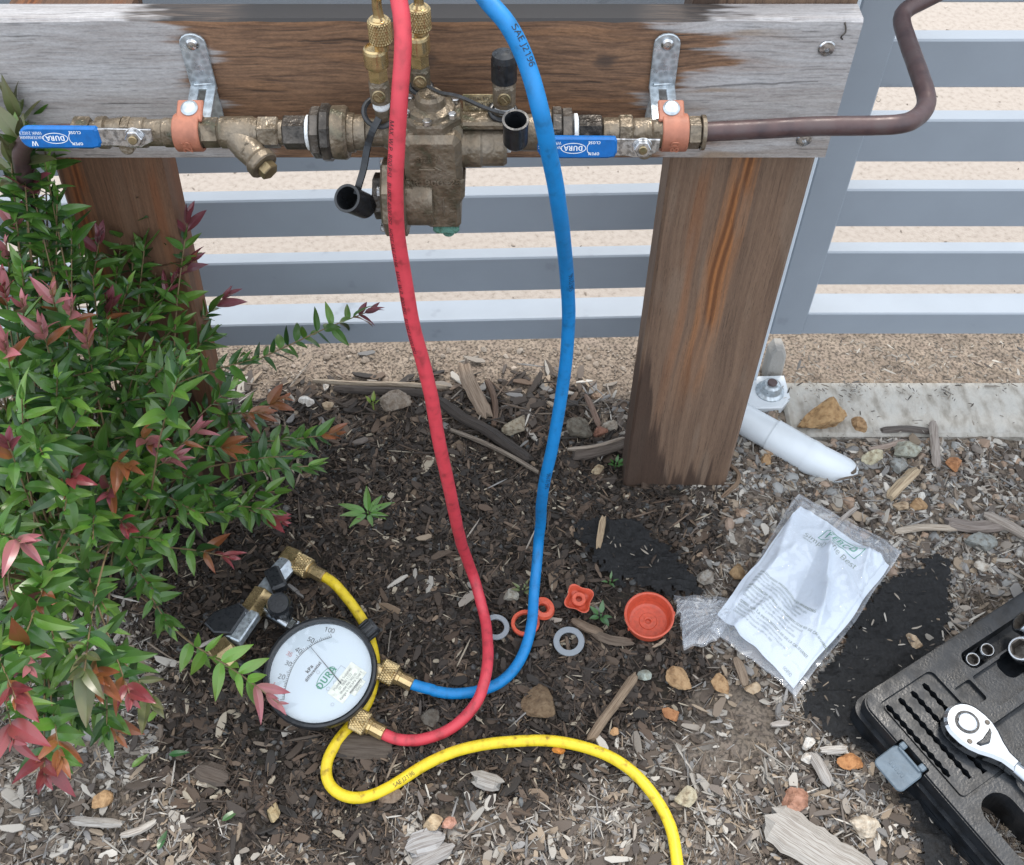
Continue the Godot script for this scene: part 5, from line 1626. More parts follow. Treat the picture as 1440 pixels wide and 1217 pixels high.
func patch_at(q: Array, s: float, t: float, h: Callable) -> Vector3:
	var a: Vector2 = q[0]
	var p: Vector2 = a.lerp(q[1], s).lerp((q[3] as Vector2).lerp(q[2], s), t)
	# uneven outline
	p += Vector2(n_crease.get_noise_2d(s * 0.1, t * 0.1 + 3.0), n_crease.get_noise_2d(s * 0.1 + 5.0, t * 0.1)) * 0.005
	return Vector3(p.x, h.call(p.x, p.y, s, t), p.y)

func bag() -> void:
	var root := thing("plastic_bag", "crumpled clear plastic bag with white printed leaflet inside, lying on the mulch", "plastic bag", Vector3(0.343, 0.0, -0.617))
	var q := [Vector2(0.3582, -0.73), Vector2(0.4519, -0.6445), Vector2(0.312, -0.4918), Vector2(0.2368, -0.5798)]
	var hp := func(x: float, z: float, s: float, t: float) -> float: return bag_h(x, z)
	var b := MB.new()
	b.grid(patch(q, 64, 80, hp), Vector3.UP)
	var hb := func(x: float, z: float, s: float, t: float) -> float: return bag_h(x, z) - 0.0007
	b.grid(patch(q, 64, 80, hb), Vector3.DOWN)
	var paper := part("leaflet", b, M.paper, root)
	# print that follows the sheet
	var ls: float = (q[0] as Vector2).distance_to(q[1])
	var lt: float = (q[0] as Vector2).distance_to(q[3])
	var write := func(m: MB, s0: float, t0: float, text: String, size: float, bold: bool, align: int, skew: float) -> void:
		var bend := func(p: Vector3) -> Array:
			var s := s0 + (p.x + p.y * skew) / ls
			var t := t0 - p.y / lt
			var o := patch_at(q, s, t, hp)
			var o1 := patch_at(q, s + 0.004, t, hp)
			var o2 := patch_at(q, s, t + 0.004, hp)
			var nn := (o2 - o).cross(o1 - o).normalized()
			if nn.y < 0.0: nn = -nn
			return [o + nn * 0.0003, nn]
		m.letters(Transform3D(), text, size, 0.0, bold, "Droid Sans", align, bend)
	b = MB.new()
	write.call(b, 0.52, 0.105, "FEBCO", 0.0098, true, 1, 0.25)
	for e in [[Vector2(-0.027, -0.0085), Vector2(0.023, -0.0085)], [Vector2(-0.023, 0.0085), Vector2(0.027, 0.0085)], [Vector2(-0.027, -0.0085), Vector2(-0.023, 0.0085)], [Vector2(0.023, -0.0085), Vector2(0.027, 0.0085)]]:
		var pv := PackedVector3Array()
		for k in 13:
			var pp: Vector2 = e[0].lerp(e[1], k / 12.0)
			pv.append(patch_at(q, 0.52 + pp.x / ls, 0.108 - pp.y / lt, hp) + Vector3(0, 0.0004, 0))
		b.strap(pv, 0.0009, 0.0002, (pv[1] - pv[0]).cross(Vector3.UP))
	part("logo", b, M.green_ink, paper)
	b = MB.new()
	write.call(b, 0.48, 0.195, "Simply the Best", 0.0078, false, 1, 0.0)
	write.call(b, 0.25, 0.235, "00490", 0.003, false, 1, 0.0)
	part("slogan", b, M.faint_ink, paper)
	b = MB.new()
	var t := 0.62
	for blk in [["CALIFORNIA PROPOSITION 65 WARNING", "WARNING: This product contains chemicals", "known to the State of California to cause", "cancer and birth defects or other harm.", "For more information: www.wattsind.com"], ["ADVERTENCIA SOBRE LA PROPOSICION 65 DE CALIFORNIA", "ADVERTENCIA: Este producto contiene quimicos", "conocidos por el Estado de California como", "causantes de cancer y defectos de nacimiento", "u otros danos al sistema reproductivo."], ["CONSEIL SUR LA PROPOSITION 65 DE LA CALIFORNIE", "AVERTISSEMENT: Ce produit contient des", "substances chimiques connues par l'Etat de la", "Californie pour causer le cancer, des", "malformations et d'autres problemes."]]:
		for k in 4:
			write.call(b, 0.10, t, blk[k], 0.0031 if k == 0 else 0.0028, k == 0, 0, 0.0)
			t += 0.0235
		t += 0.014
	write.call(b, 0.93, 0.965, "00490", 0.0035, false, 2, 0.0)
	part("warning_print", b, M.faint_ink, paper)
	# the clear film above and below
	var fq := [Vector2(0.3636, -0.7582), Vector2(0.4762, -0.6713), Vector2(0.313, -0.4836), Vector2(0.2293, -0.5673)]
	var hf := func(x: float, z: float, s: float, t2: float) -> float:
		var edge := minf(minf(s, 1.0 - s), minf(t2, 1.0 - t2))
		return lerpf(0.012, bag_h(x, z) + 0.0022 + 0.0005 * n_wrk.get_noise_2d(x * 0.7, z * 0.7) + 0.005 * maxf(0.0, n_crease.get_noise_2d(x * 1.1, z * 1.1)) + 0.002 * (1.0 - minf(1.0, absf(n_crease.get_noise_2d(x * 1.7 + 2.0, z * 1.7)) * 5.0)), smoothf(0.0, 0.08, edge)) + 0.004 * maxf(0.0, n_crease.get_noise_2d(x * 1.4 + 9.0, z * 1.4)) * smoothf(0.14, 0.0, edge)
	b = MB.new()
	b.grid(patch(fq, 70, 90, hf), Vector3.UP)
	part("film", b, M.film, root)
	b = MB.new()
	var hu := func(x: float, z: float, s: float, t2: float) -> float: return 0.0095 + 0.001 * n_wrk.get_noise_2d(x * 0.4, z * 0.4)
	b.grid(patch(fq, 20, 26, hu), Vector3.DOWN)
	part("film", b, M.film, root)
	# twisted open end of the bag, toward the red cup
	var tq := [Vector2(0.2637, -0.6052), Vector2(0.2387, -0.5535), Vector2(0.1967, -0.5402), Vector2(0.1906, -0.609)]
	for lay in 2:
		b = MB.new()
		var ht := func(x: float, z: float, s: float, t2: float) -> float: return 0.010 + 0.006 * lay + 0.009 * absf(sin((s - 0.5) * 0.0 + (t2 * 0.0) + (z + 0.585) / (0.25 - x) * 9.0 + lay + 2.0 * n_crease.get_noise_2d(x * 0.7, z))) * smoothf(1.0, 0.6, absf(s * 2.0 - 1.0)) + 0.003 * n_crease.get_noise_2d(x * 1.6, z * 1.6)
		b.grid(patch(tq, 26, 30, ht), Vector3.UP)
		part("open_end", b, M.film, root)

# ---------------------------------------------------------------- torn weed mat
func mat_patch(poly: PackedVector2Array, label: String, y: float) -> void:
	var b := MB.new()
	var lo := poly[0]
	var hi := poly[0]
	for p in poly:
		lo = lo.min(p)
		hi = hi.max(p)
	var st := 0.0026
	var nx := int((hi.x - lo.x) / st) + 1
	var nz := int((hi.y - lo.y) / st) + 1
	var hh := func(x: float, z: float) -> Vector3: return Vector3(x, gh(x, z) + y + 0.004 * n_crease.get_noise_2d(x * 0.9, z * 0.9) + 0.002 * (1.0 - minf(1.0, absf(n_crease.get_noise_2d(x * 0.7 + 4.0, z * 1.6)) * 6.0)) + 0.0003 * n_wrk.get_noise_2d(x, z), z)
	for i in nz:
		for j in nx:
			var c := lo + Vector2((j + 0.5) * st, (i + 0.5) * st)
			var cc := c + Vector2(n_wrk.get_noise_2d(c.x, c.y), n_wrk.get_noise_2d(c.y + 3.0, c.x)) * 0.012
			if not Geometry2D.is_point_in_polygon(cc, poly):
				continue
			var ps := []
			for e in [[-0.5, -0.5], [0.5, -0.5], [0.5, 0.5], [-0.5, 0.5]]:
				ps.append(hh.call(c.x + e[0] * st, c.y + e[1] * st))
			var m: Vector3 = (ps[3] - ps[0]).cross(ps[1] - ps[0]).normalized()
			if m.y < 0.0: m = -m
			b.quad(ps[0], ps[1], ps[2], ps[3], m)
	single("weed_mat", b, M.fabric, label, "weed mat", "torn black weed mat")

var mat_a: PackedVector2Array
var mat_b: PackedVector2Array
func weed_mats() -> void:
	mat_a = PackedVector2Array([Vector2(0.071, -0.7131), Vector2(0.116, -0.7227), Vector2(0.1539, -0.7173), Vector2(0.1917, -0.6755), Vector2(0.2283, -0.6159), Vector2(0.1937, -0.6083), Vector2(0.1527, -0.6217), Vector2(0.1114, -0.6413), Vector2(0.0973, -0.6684)])
	mat_b = PackedVector2Array([Vector2(0.4329, -0.6159), Vector2(0.4643, -0.6413), Vector2(0.5285, -0.6704), Vector2(0.5239, -0.6334), Vector2(0.5028, -0.5671), Vector2(0.4624, -0.5051), Vector2(0.4073, -0.4391), Vector2(0.4283, -0.3703), Vector2(0.4483, -0.3087), Vector2(0.4892, -0.235), Vector2(0.4088, -0.2931), Vector2(0.4037, -0.3851), Vector2(0.3728, -0.4217), Vector2(0.3319, -0.4471), Vector2(0.3193, -0.4715), Vector2(0.3325, -0.4924), Vector2(0.3805, -0.5535)])
	mat_patch(mat_a, "torn black weed mat showing through the mulch between red cup and timber post", 0.010)
	mat_patch(mat_b, "torn black weed mat under the bag's right side and the tool case", 0.009)

# ---------------------------------------------------------------- white drain pipe
func drain() -> void:
	var root := thing("drain_pipe", "short white plastic drain pipe half sunk in gravel beside the timber post", "pipe", Vector3(0.3688, 0, -0.8455))
	var p := [Vector3(0.2863, 0.022, -0.8925), Vector3(0.3134, 0.021, -0.8674), Vector3(0.3424, 0.019, -0.846), Vector3(0.3644, 0.017, -0.8297), Vector3(0.3881, 0.014, -0.8132), Vector3(0.4103, 0.007, -0.8046), Vector3(0.4316, -0.006, -0.8028), Vector3(0.4485, -0.024, -0.808)]
	var b := MB.new()
	b.tube(smooth([p[0], p[1], p[2], p[3]]), PackedFloat32Array([0.0205]), 32)
	part("tube", b, M.pvc, root)
	b = MB.new()
	b.tube(smooth([p[2], p[3], p[4]]), PackedFloat32Array([0.0222]), 32)
	part("coupling", b, M.pvc, root)
	b = MB.new()
	b.tube(smooth([p[4] * 0.8 + p[3] * 0.2, p[4], p[5], p[6], p[7]]), PackedFloat32Array([0.0228, 0.0228, 0.0226, 0.0222, 0.0215]), 32)
	part("bend", b, M.pvc, root)

# ---------------------------------------------------------------- stones
func icosphere(sub: int) -> Array:
	var t := (1.0 + sqrt(5.0)) / 2.0
	var vs: Array[Vector3] = []
	for p in [[-1, t, 0], [1, t, 0], [-1, -t, 0], [1, -t, 0], [0, -1, t], [0, 1, t], [0, -1, -t], [0, 1, -t], [t, 0, -1], [t, 0, 1], [-t, 0, -1], [-t, 0, 1]]:
		vs.append(Vector3(p[0], p[1], p[2]).normalized())
	var fs := [[0, 11, 5], [0, 5, 1], [0, 1, 7], [0, 7, 10], [0, 10, 11], [1, 5, 9], [5, 11, 4], [11, 10, 2], [10, 7, 6], [7, 1, 8], [3, 9, 4], [3, 4, 2], [3, 2, 6], [3, 6, 8], [3, 8, 9], [4, 9, 5], [2, 4, 11], [6, 2, 10], [8, 6, 7], [9, 8, 1]]
	for k in sub:
		var mid := {}
		var nf := []
		for f in fs:
			var m := []
			for e in 3:
				var i: int = f[e]
				var j: int = f[(e + 1) % 3]
				var key := mini(i, j) * 100000 + maxi(i, j)
				if not mid.has(key):
					vs.append((vs[i] + vs[j]).normalized())
					mid[key] = vs.size() - 1
				m.append(mid[key])
			nf.append([f[0], m[0], m[2]]); nf.append([f[1], m[1], m[0]]); nf.append([f[2], m[2], m[1]]); nf.append([m[0], m[1], m[2]])
		fs = nf
	return [vs, fs]

var ico := {}
# a faceted rock of unit half-width: cut by random planes
func rock(sd: int, sub: int, planes: int, rough: float, soft := false) -> MB:
	if not ico.has(sub):
		ico[sub] = icosphere(sub)
	var r := RandomNumberGenerator.new()
	r.seed = sd
	var cut := []
	for k in planes:
		var d := Vector3(r.randfn(), r.randfn(), r.randfn()).normalized()
		cut.append([d, r.randf_range(0.52, 0.95)])
	var nz := noise(sd + 500, 1.6, 3)
	var vs: Array[Vector3] = []
	for v in ico[sub][0]:
		var rad := 1.12
		for c in cut:
			var dt: float = v.dot(c[0])
			if dt > 0.05:
				rad = minf(rad, c[1] / dt)
		vs.append(v * (rad * (1.0 + nz.get_noise_3dv(v * 1.3) * rough)))
	var b := MB.new()
	var vn: Array[Vector3] = []
	vn.resize(vs.size())
	for f in ico[sub][1]:
		var m := (vs[f[1]] - vs[f[0]]).cross(vs[f[2]] - vs[f[0]])
		if m.dot(vs[f[0]]) < 0.0: m = -m
		for e in 3: vn[f[e]] += m
	for f in ico[sub][1]:
		var m := (vs[f[1]] - vs[f[0]]).cross(vs[f[2]] - vs[f[0]]).normalized()
		if m.dot(vs[f[0]]) < 0.0: m = -m
		var nn := []
		for e in 3:
			var s: Vector3 = vn[f[e]].normalized()
			nn.append(s if soft or s.dot(m) > 0.97 else m)
		b.tri(vs[f[0]], vs[f[1]], vs[f[2]], nn[0], nn[1], nn[2])
	return b

func tinted(base: StandardMaterial3D, c: Color) -> StandardMaterial3D:
	var key := str(base.get_instance_id()) + c.to_html()
	if not M.has(key):
		var m: StandardMaterial3D = base.duplicate()
		m.albedo_color = c.linear_to_srgb()
		M[key] = m
	return M[key]

func stones() -> void:
	var ochre := Color(0.34, 0.22, 0.115)
	var tan := Color(0.40, 0.31, 0.21)
	var orange := Color(0.36, 0.17, 0.075)
	var grey := Color(0.27, 0.28, 0.27)
	var pale := Color(0.52, 0.46, 0.37)
	var white := Color(0.6, 0.58, 0.54)
	var salmon := Color(0.36, 0.19, 0.13)
	var brown := Color(0.2, 0.125, 0.07)
	# place (x, z), half sizes x, y, z in mm, turn, colour, facets, label
	var list := [
		[Vector2(0.4176, -0.8785), 36, 26, 27, 0.4, Color(0.36, 0.23, 0.11), 9, "largest rock, an ochre brown block beside the white drain pipe"],
		[Vector2(0.4626, -0.8686), 10, 11, 12, 0.3, ochre, 9, "small ochre stone between the big rock and the concrete strip"],
		[Vector2(0.5171, -0.8252), 19, 11, 13, 0.2, Color(0.30, 0.31, 0.26), 8, "angular greenish grey stone lying below the concrete strip"],
		[Vector2(0.5739, -0.8029), 11, 8, 11, -0.6, orange, 8, "bright orange stone in the gravel right of the upright stick"],
		[Vector2(0.5007, -0.7995), 15, 8, 11, 0.1, grey, 10, "rounded pale grey stone beside the greenish angular one"],
		[Vector2(0.4714, -0.8134), 16, 8, 10, 0.2, Color(0.42, 0.39, 0.28), 8, "yellowish flat stone at the end of the white drain pipe"],
		[Vector2(-0.1598, -0.9113), 27, 15, 15, 0.1, Color(0.24, 0.2, 0.16), 12, "ridged grey-brown stone, left of the red hose under the fence"],
		[Vector2(0.0067, -0.8686), 20, 9, 15, 0.4, Color(0.27, 0.235, 0.175), 9, "flat tan-grey stone between the red and blue hoses"],
		[Vector2(0.033, -0.4781), 22, 6, 20, -0.7, Color(0.155, 0.105, 0.06), 8, "flat olive-brown slate stone below where the red and blue hoses cross"],
		[Vector2(0.1859, -0.5068), 17, 9, 11, -0.5, ochre, 7, "oblong ochre stone below the large red cup"],
		[Vector2(0.2286, -0.4974), 10, 8, 14, 0.3, ochre, 7, "pointed ochre stone below the left end of the bag"],
		[Vector2(0.2652, -0.4924), 9, 7, 8, 0.3, tan, 10, "small tan stone at the lower left edge of the bag"],
		[Vector2(0.1755, -0.4657), 8, 6, 12, 0.6, orange, 9, "oval orange stone below the oblong ochre stone"],
		[Vector2(0.1111, -0.4455), 6, 5, 6, 0.0, Color(0.5, 0.3, 0.15), 12, "small round orange stone just above the yellow hose"],
		[Vector2(0.0488, -0.4241), 7, 5, 6, 0.0, Color(0.55, 0.2, 0.03), 12, "vivid orange pebble touching the underside of the yellow hose"],
		[Vector2(0.1797, -0.3732), 12, 7, 12, 0.3, Color(0.4, 0.36, 0.26), 14, "round beige stone just right of the yellow hose's end"],
		[Vector2(0.2923, -0.3695), 17, 10, 13, 0.5, salmon, 9, "salmon coloured stone above the weathered grey plank"],
		[Vector2(0.3558, -0.3421), 18, 10, 12, -0.4, pale, 14, "large smooth beige stone left of the tool case"],
		[Vector2(0.4577, -0.5481), 9, 8, 11, 0.2, Color(0.42, 0.33, 0.23), 12, "beige stone alone on the black weed mat"],
		[Vector2(0.1486, -0.5094), 8, 5, 8, 0.1, Color(0.32, 0.36, 0.32), 9, "pale greenish stone left of the oblong ochre stone"],
		[Vector2(0.3167, -0.4312), 8, 5, 7, 0.5, white, 10, "whitish stone, upper of two near the weed mat's lower edge"],
		[Vector2(0.3152, -0.4147), 9, 5, 8, 0.2, white, 10, "whitish stone, lower of two near the weed mat's lower edge"],
		[Vector2(-0.4246, -0.3703), 12, 8, 9, 0.2, Color(0.45, 0.28, 0.14), 9, "orange-tan stone in pale mulch below the shrub's lowest leaves"],
		[Vector2(-0.2441, -0.3579), 8, 7, 12, 0.2, Color(0.38, 0.30, 0.17), 10, "yellowish stone left of the yellow hose's lower bend"],
		[Vector2(-0.3219, -0.3896), 8, 6, 7, 0.1, pale, 11, "small beige stone on dark soil beneath the gauge"],
		[Vector2(-0.0807, -0.3449), 12, 8, 8, 0.1, Color(0.48, 0.37, 0.24), 10, "yellowish tan stone, left one of a touching pair near the bottom edge"],
		[Vector2(-0.064, -0.3449), 8, 7, 8, 0.1, Color(0.5, 0.27, 0.2), 11, "pinkish stone, right one of a touching pair near the bottom edge"],
		[Vector2(-0.0025, -0.6111), 10, 7, 8, 0.1, Color(0.28, 0.27, 0.23), 9, "grey stone between the hoses above the pale rings"],
		[Vector2(-0.1243, -0.3739), 12, 5, 11, 0.1, Color(0.19, 0.14, 0.1), 12, "flat brown stone under the yellow hose's lower bend"],
		[Vector2(-0.0902, -0.4608), 10, 7, 12, 0.1, Color(0.09, 0.08, 0.065), 14, "dark rounded stone left of the red hose's lowest bend"],
		[Vector2(0.2691, -0.6423), 12, 9, 13, 0.1, Color(0.28, 0.19, 0.1), 12, "brown rounded stone left of the bag's upper half"],
		[Vector2(0.2304, -0.6334), 12, 8, 10, 0.4, Color(0.25, 0.235, 0.21), 9, "grey stone at the right tip of the weed mat strip"],
		[Vector2(-0.2793, -0.9087), 10, 7, 9, 0.1, white, 8, "white stone under the shrub's long right branch"],
		[Vector2(-0.2519, -0.9075), 8, 7, 8, 0.1, tan, 9, "tan stone right of the white one under the shrub's branch"],
		[Vector2(-0.2577, -0.9411), 5, 5, 7, 0.1, white, 10, "small white pebble above the tan stone near the fence"],
		[Vector2(0.0886, -0.8613), 20, 13, 16, 0.1, Color(0.13, 0.115, 0.09), 12, "dark mottled stone between blue hose and the timber post"],
		[Vector2(0.13, -0.8686), 10, 8, 11, 0.1, Color(0.36, 0.33, 0.28), 9, "pale grey stone close to the timber post's left foot"],
		[Vector2(0.117, -0.8576), 10, 7, 8, 0.1, Color(0.26, 0.13, 0.09), 9, "red-brown stone between the dark mottled stone and the post"],
		[Vector2(0.1186, -0.9254), 9, 6, 7, 0.1, Color(0.36, 0.25, 0.17), 9, "tan stone on sandy soil left of the timber post"],
		[Vector2(0.111, -0.7983), 9, 5, 7, 0.1, Color(0.36, 0.29, 0.19), 8, "tan stone at dark soil left of the timber post's foot"],
		[Vector2(0.3397, -0.8287), 16, 5, 9, 0.5, Color(0.38, 0.27, 0.18), 8, "flat tan chip of stone below the white drain pipe"],
		[Vector2(0.3317, -0.8134), 8, 5, 8, 0.2, ochre, 8, "small ochre stone under the flat chip by the drain pipe"],
		[Vector2(0.4868, -0.7367), 11, 7, 9, 0.2, tan, 11, "tan stone, left of two yellowish ones above the bag's right corner"],
		[Vector2(0.5113, -0.7411), 11, 8, 10, 0.2, ochre, 9, "ochre stone, right of two yellowish ones above the bag's right corner"],
		[Vector2(0.5726, -0.6817), 18, 8, 14, 0.2, Color(0.22, 0.235, 0.225), 10, "dark grey stone in the gravel right of the bag"],
		[Vector2(0.5662, -0.6503), 10, 7, 9, 0.2, Color(0.46, 0.43, 0.38), 12, "pale stone below the dark grey one, right of the bag"],
		[Vector2(0.357, -0.4117), 13, 5, 9, -0.4, Color(0.42, 0.2, 0.08), 8, "rusty orange stone at the lower tip of the weed mat"],
		[Vector2(0.3592, -0.6858), 9, 6, 8, 0.1, pale, 11, "pale stone seen through the bag's clear upper edge"],
		[Vector2(0.3077, -0.8822), 8, 6, 7, 0.2, white, 9, "white stone against the timber post behind the drain pipe"],
	]
	var k := 0
	for s in list:
		var p: Vector2 = s[0]
		var b := rock(900 + k, 3, s[6] + 2, 0.12 if s[1] > 20 else 0.08)
		var tf := Transform3D(Basis(Vector3.UP, s[4]).scaled_local(Vector3(s[1], s[2], s[3]) * 0.001), Vector3(p.x, gh(p.x, p.y) + s[2] * 0.00045 + 0.006, p.y))
		var o := MB.new()
		var inv := tf.basis.inverse().transposed()
		for i in b.v.size() / 3:
			o.tri(tf * b.v[i * 3], tf * b.v[i * 3 + 1], tf * b.v[i * 3 + 2], (inv * b.n[i * 3]).normalized(), (inv * b.n[i * 3 + 1]).normalized(), (inv * b.n[i * 3 + 2]).normalized())
		single("stone", o, tinted(M.stone, s[5]), s[7], "stone", "stones on the ground")
		k += 1

# ---------------------------------------------------------------- sticks and pieces of timber
# a split stick along a path: uneven section, ragged ends
func stick(pts: PackedVector3Array, w: float, h: float, sd: int, b: MB) -> void:
	var r := RandomNumberGenerator.new()
	r.seed = sd
	var prof := []
	var n := 9
	for i in n:
		prof.append(r.randf_range(0.6, 1.15))
	var fr := MB.frames(pts)
	var rows := []
	for k in pts.size():
		var t: Vector3 = fr[k].z
		var up := (Vector3.UP - t * t.y).normalized()
		var sd2 := t.cross(up).normalized()
		var f := float(k) / (pts.size() - 1)
		var e := minf(1.0, minf(f, 1.0 - f) * 9.0 + 0.25)
		var row := PackedVector3Array()
		for i in n + 1:
			var a := TAU * (i % n) / n
			var g: float = prof[i % n] * (1.0 + 0.12 * n_wrk.get_noise_2d(k * 0.02 + sd, i % n))
			var rag: float = (prof[(i * 2 + 1) % n] - 0.9) * w * 1.6 * (1.0 if k == pts.size() - 1 else -1.0 if k == 0 else 0.0)
			row.append(pts[k] + (sd2 * cos(a) * w + up * sin(a) * h) * g * lerpf(0.55, 1.0, e) + t * rag)
		rows.append(row)
	var run := PackedFloat32Array([sd * 0.37])
	for k in rows.size() - 1: run.append(run[k] + pts[k].distance_to(pts[k + 1]))
	for k in rows.size() - 1:
		for i in n:
			var a: Vector3 = rows[k][i]
			var c: Vector3 = rows[k + 1][i + 1]
			var m: Vector3 = (rows[k][i + 1] - a).cross(rows[k + 1][i] - a).normalized()
			if m.dot(a - pts[k]) < 0.0: m = -m
			var u0 := 0.012 * i * w / 0.005
			var u1 := 0.012 * (i + 1) * w / 0.005
			b.quad_uv(a, rows[k][i + 1], c, rows[k + 1][i], m, Vector2(u0, run[k]), Vector2(u1, run[k]), Vector2(u1, run[k + 1]), Vector2(u0, run[k + 1]))
	for e in [0, rows.size() - 1]:
		for i in n:
			var m: Vector3 = fr[e].z * (1.0 if e else -1.0)
			b.tri(pts[e], rows[e][i], rows[e][i + 1], m, m, m)

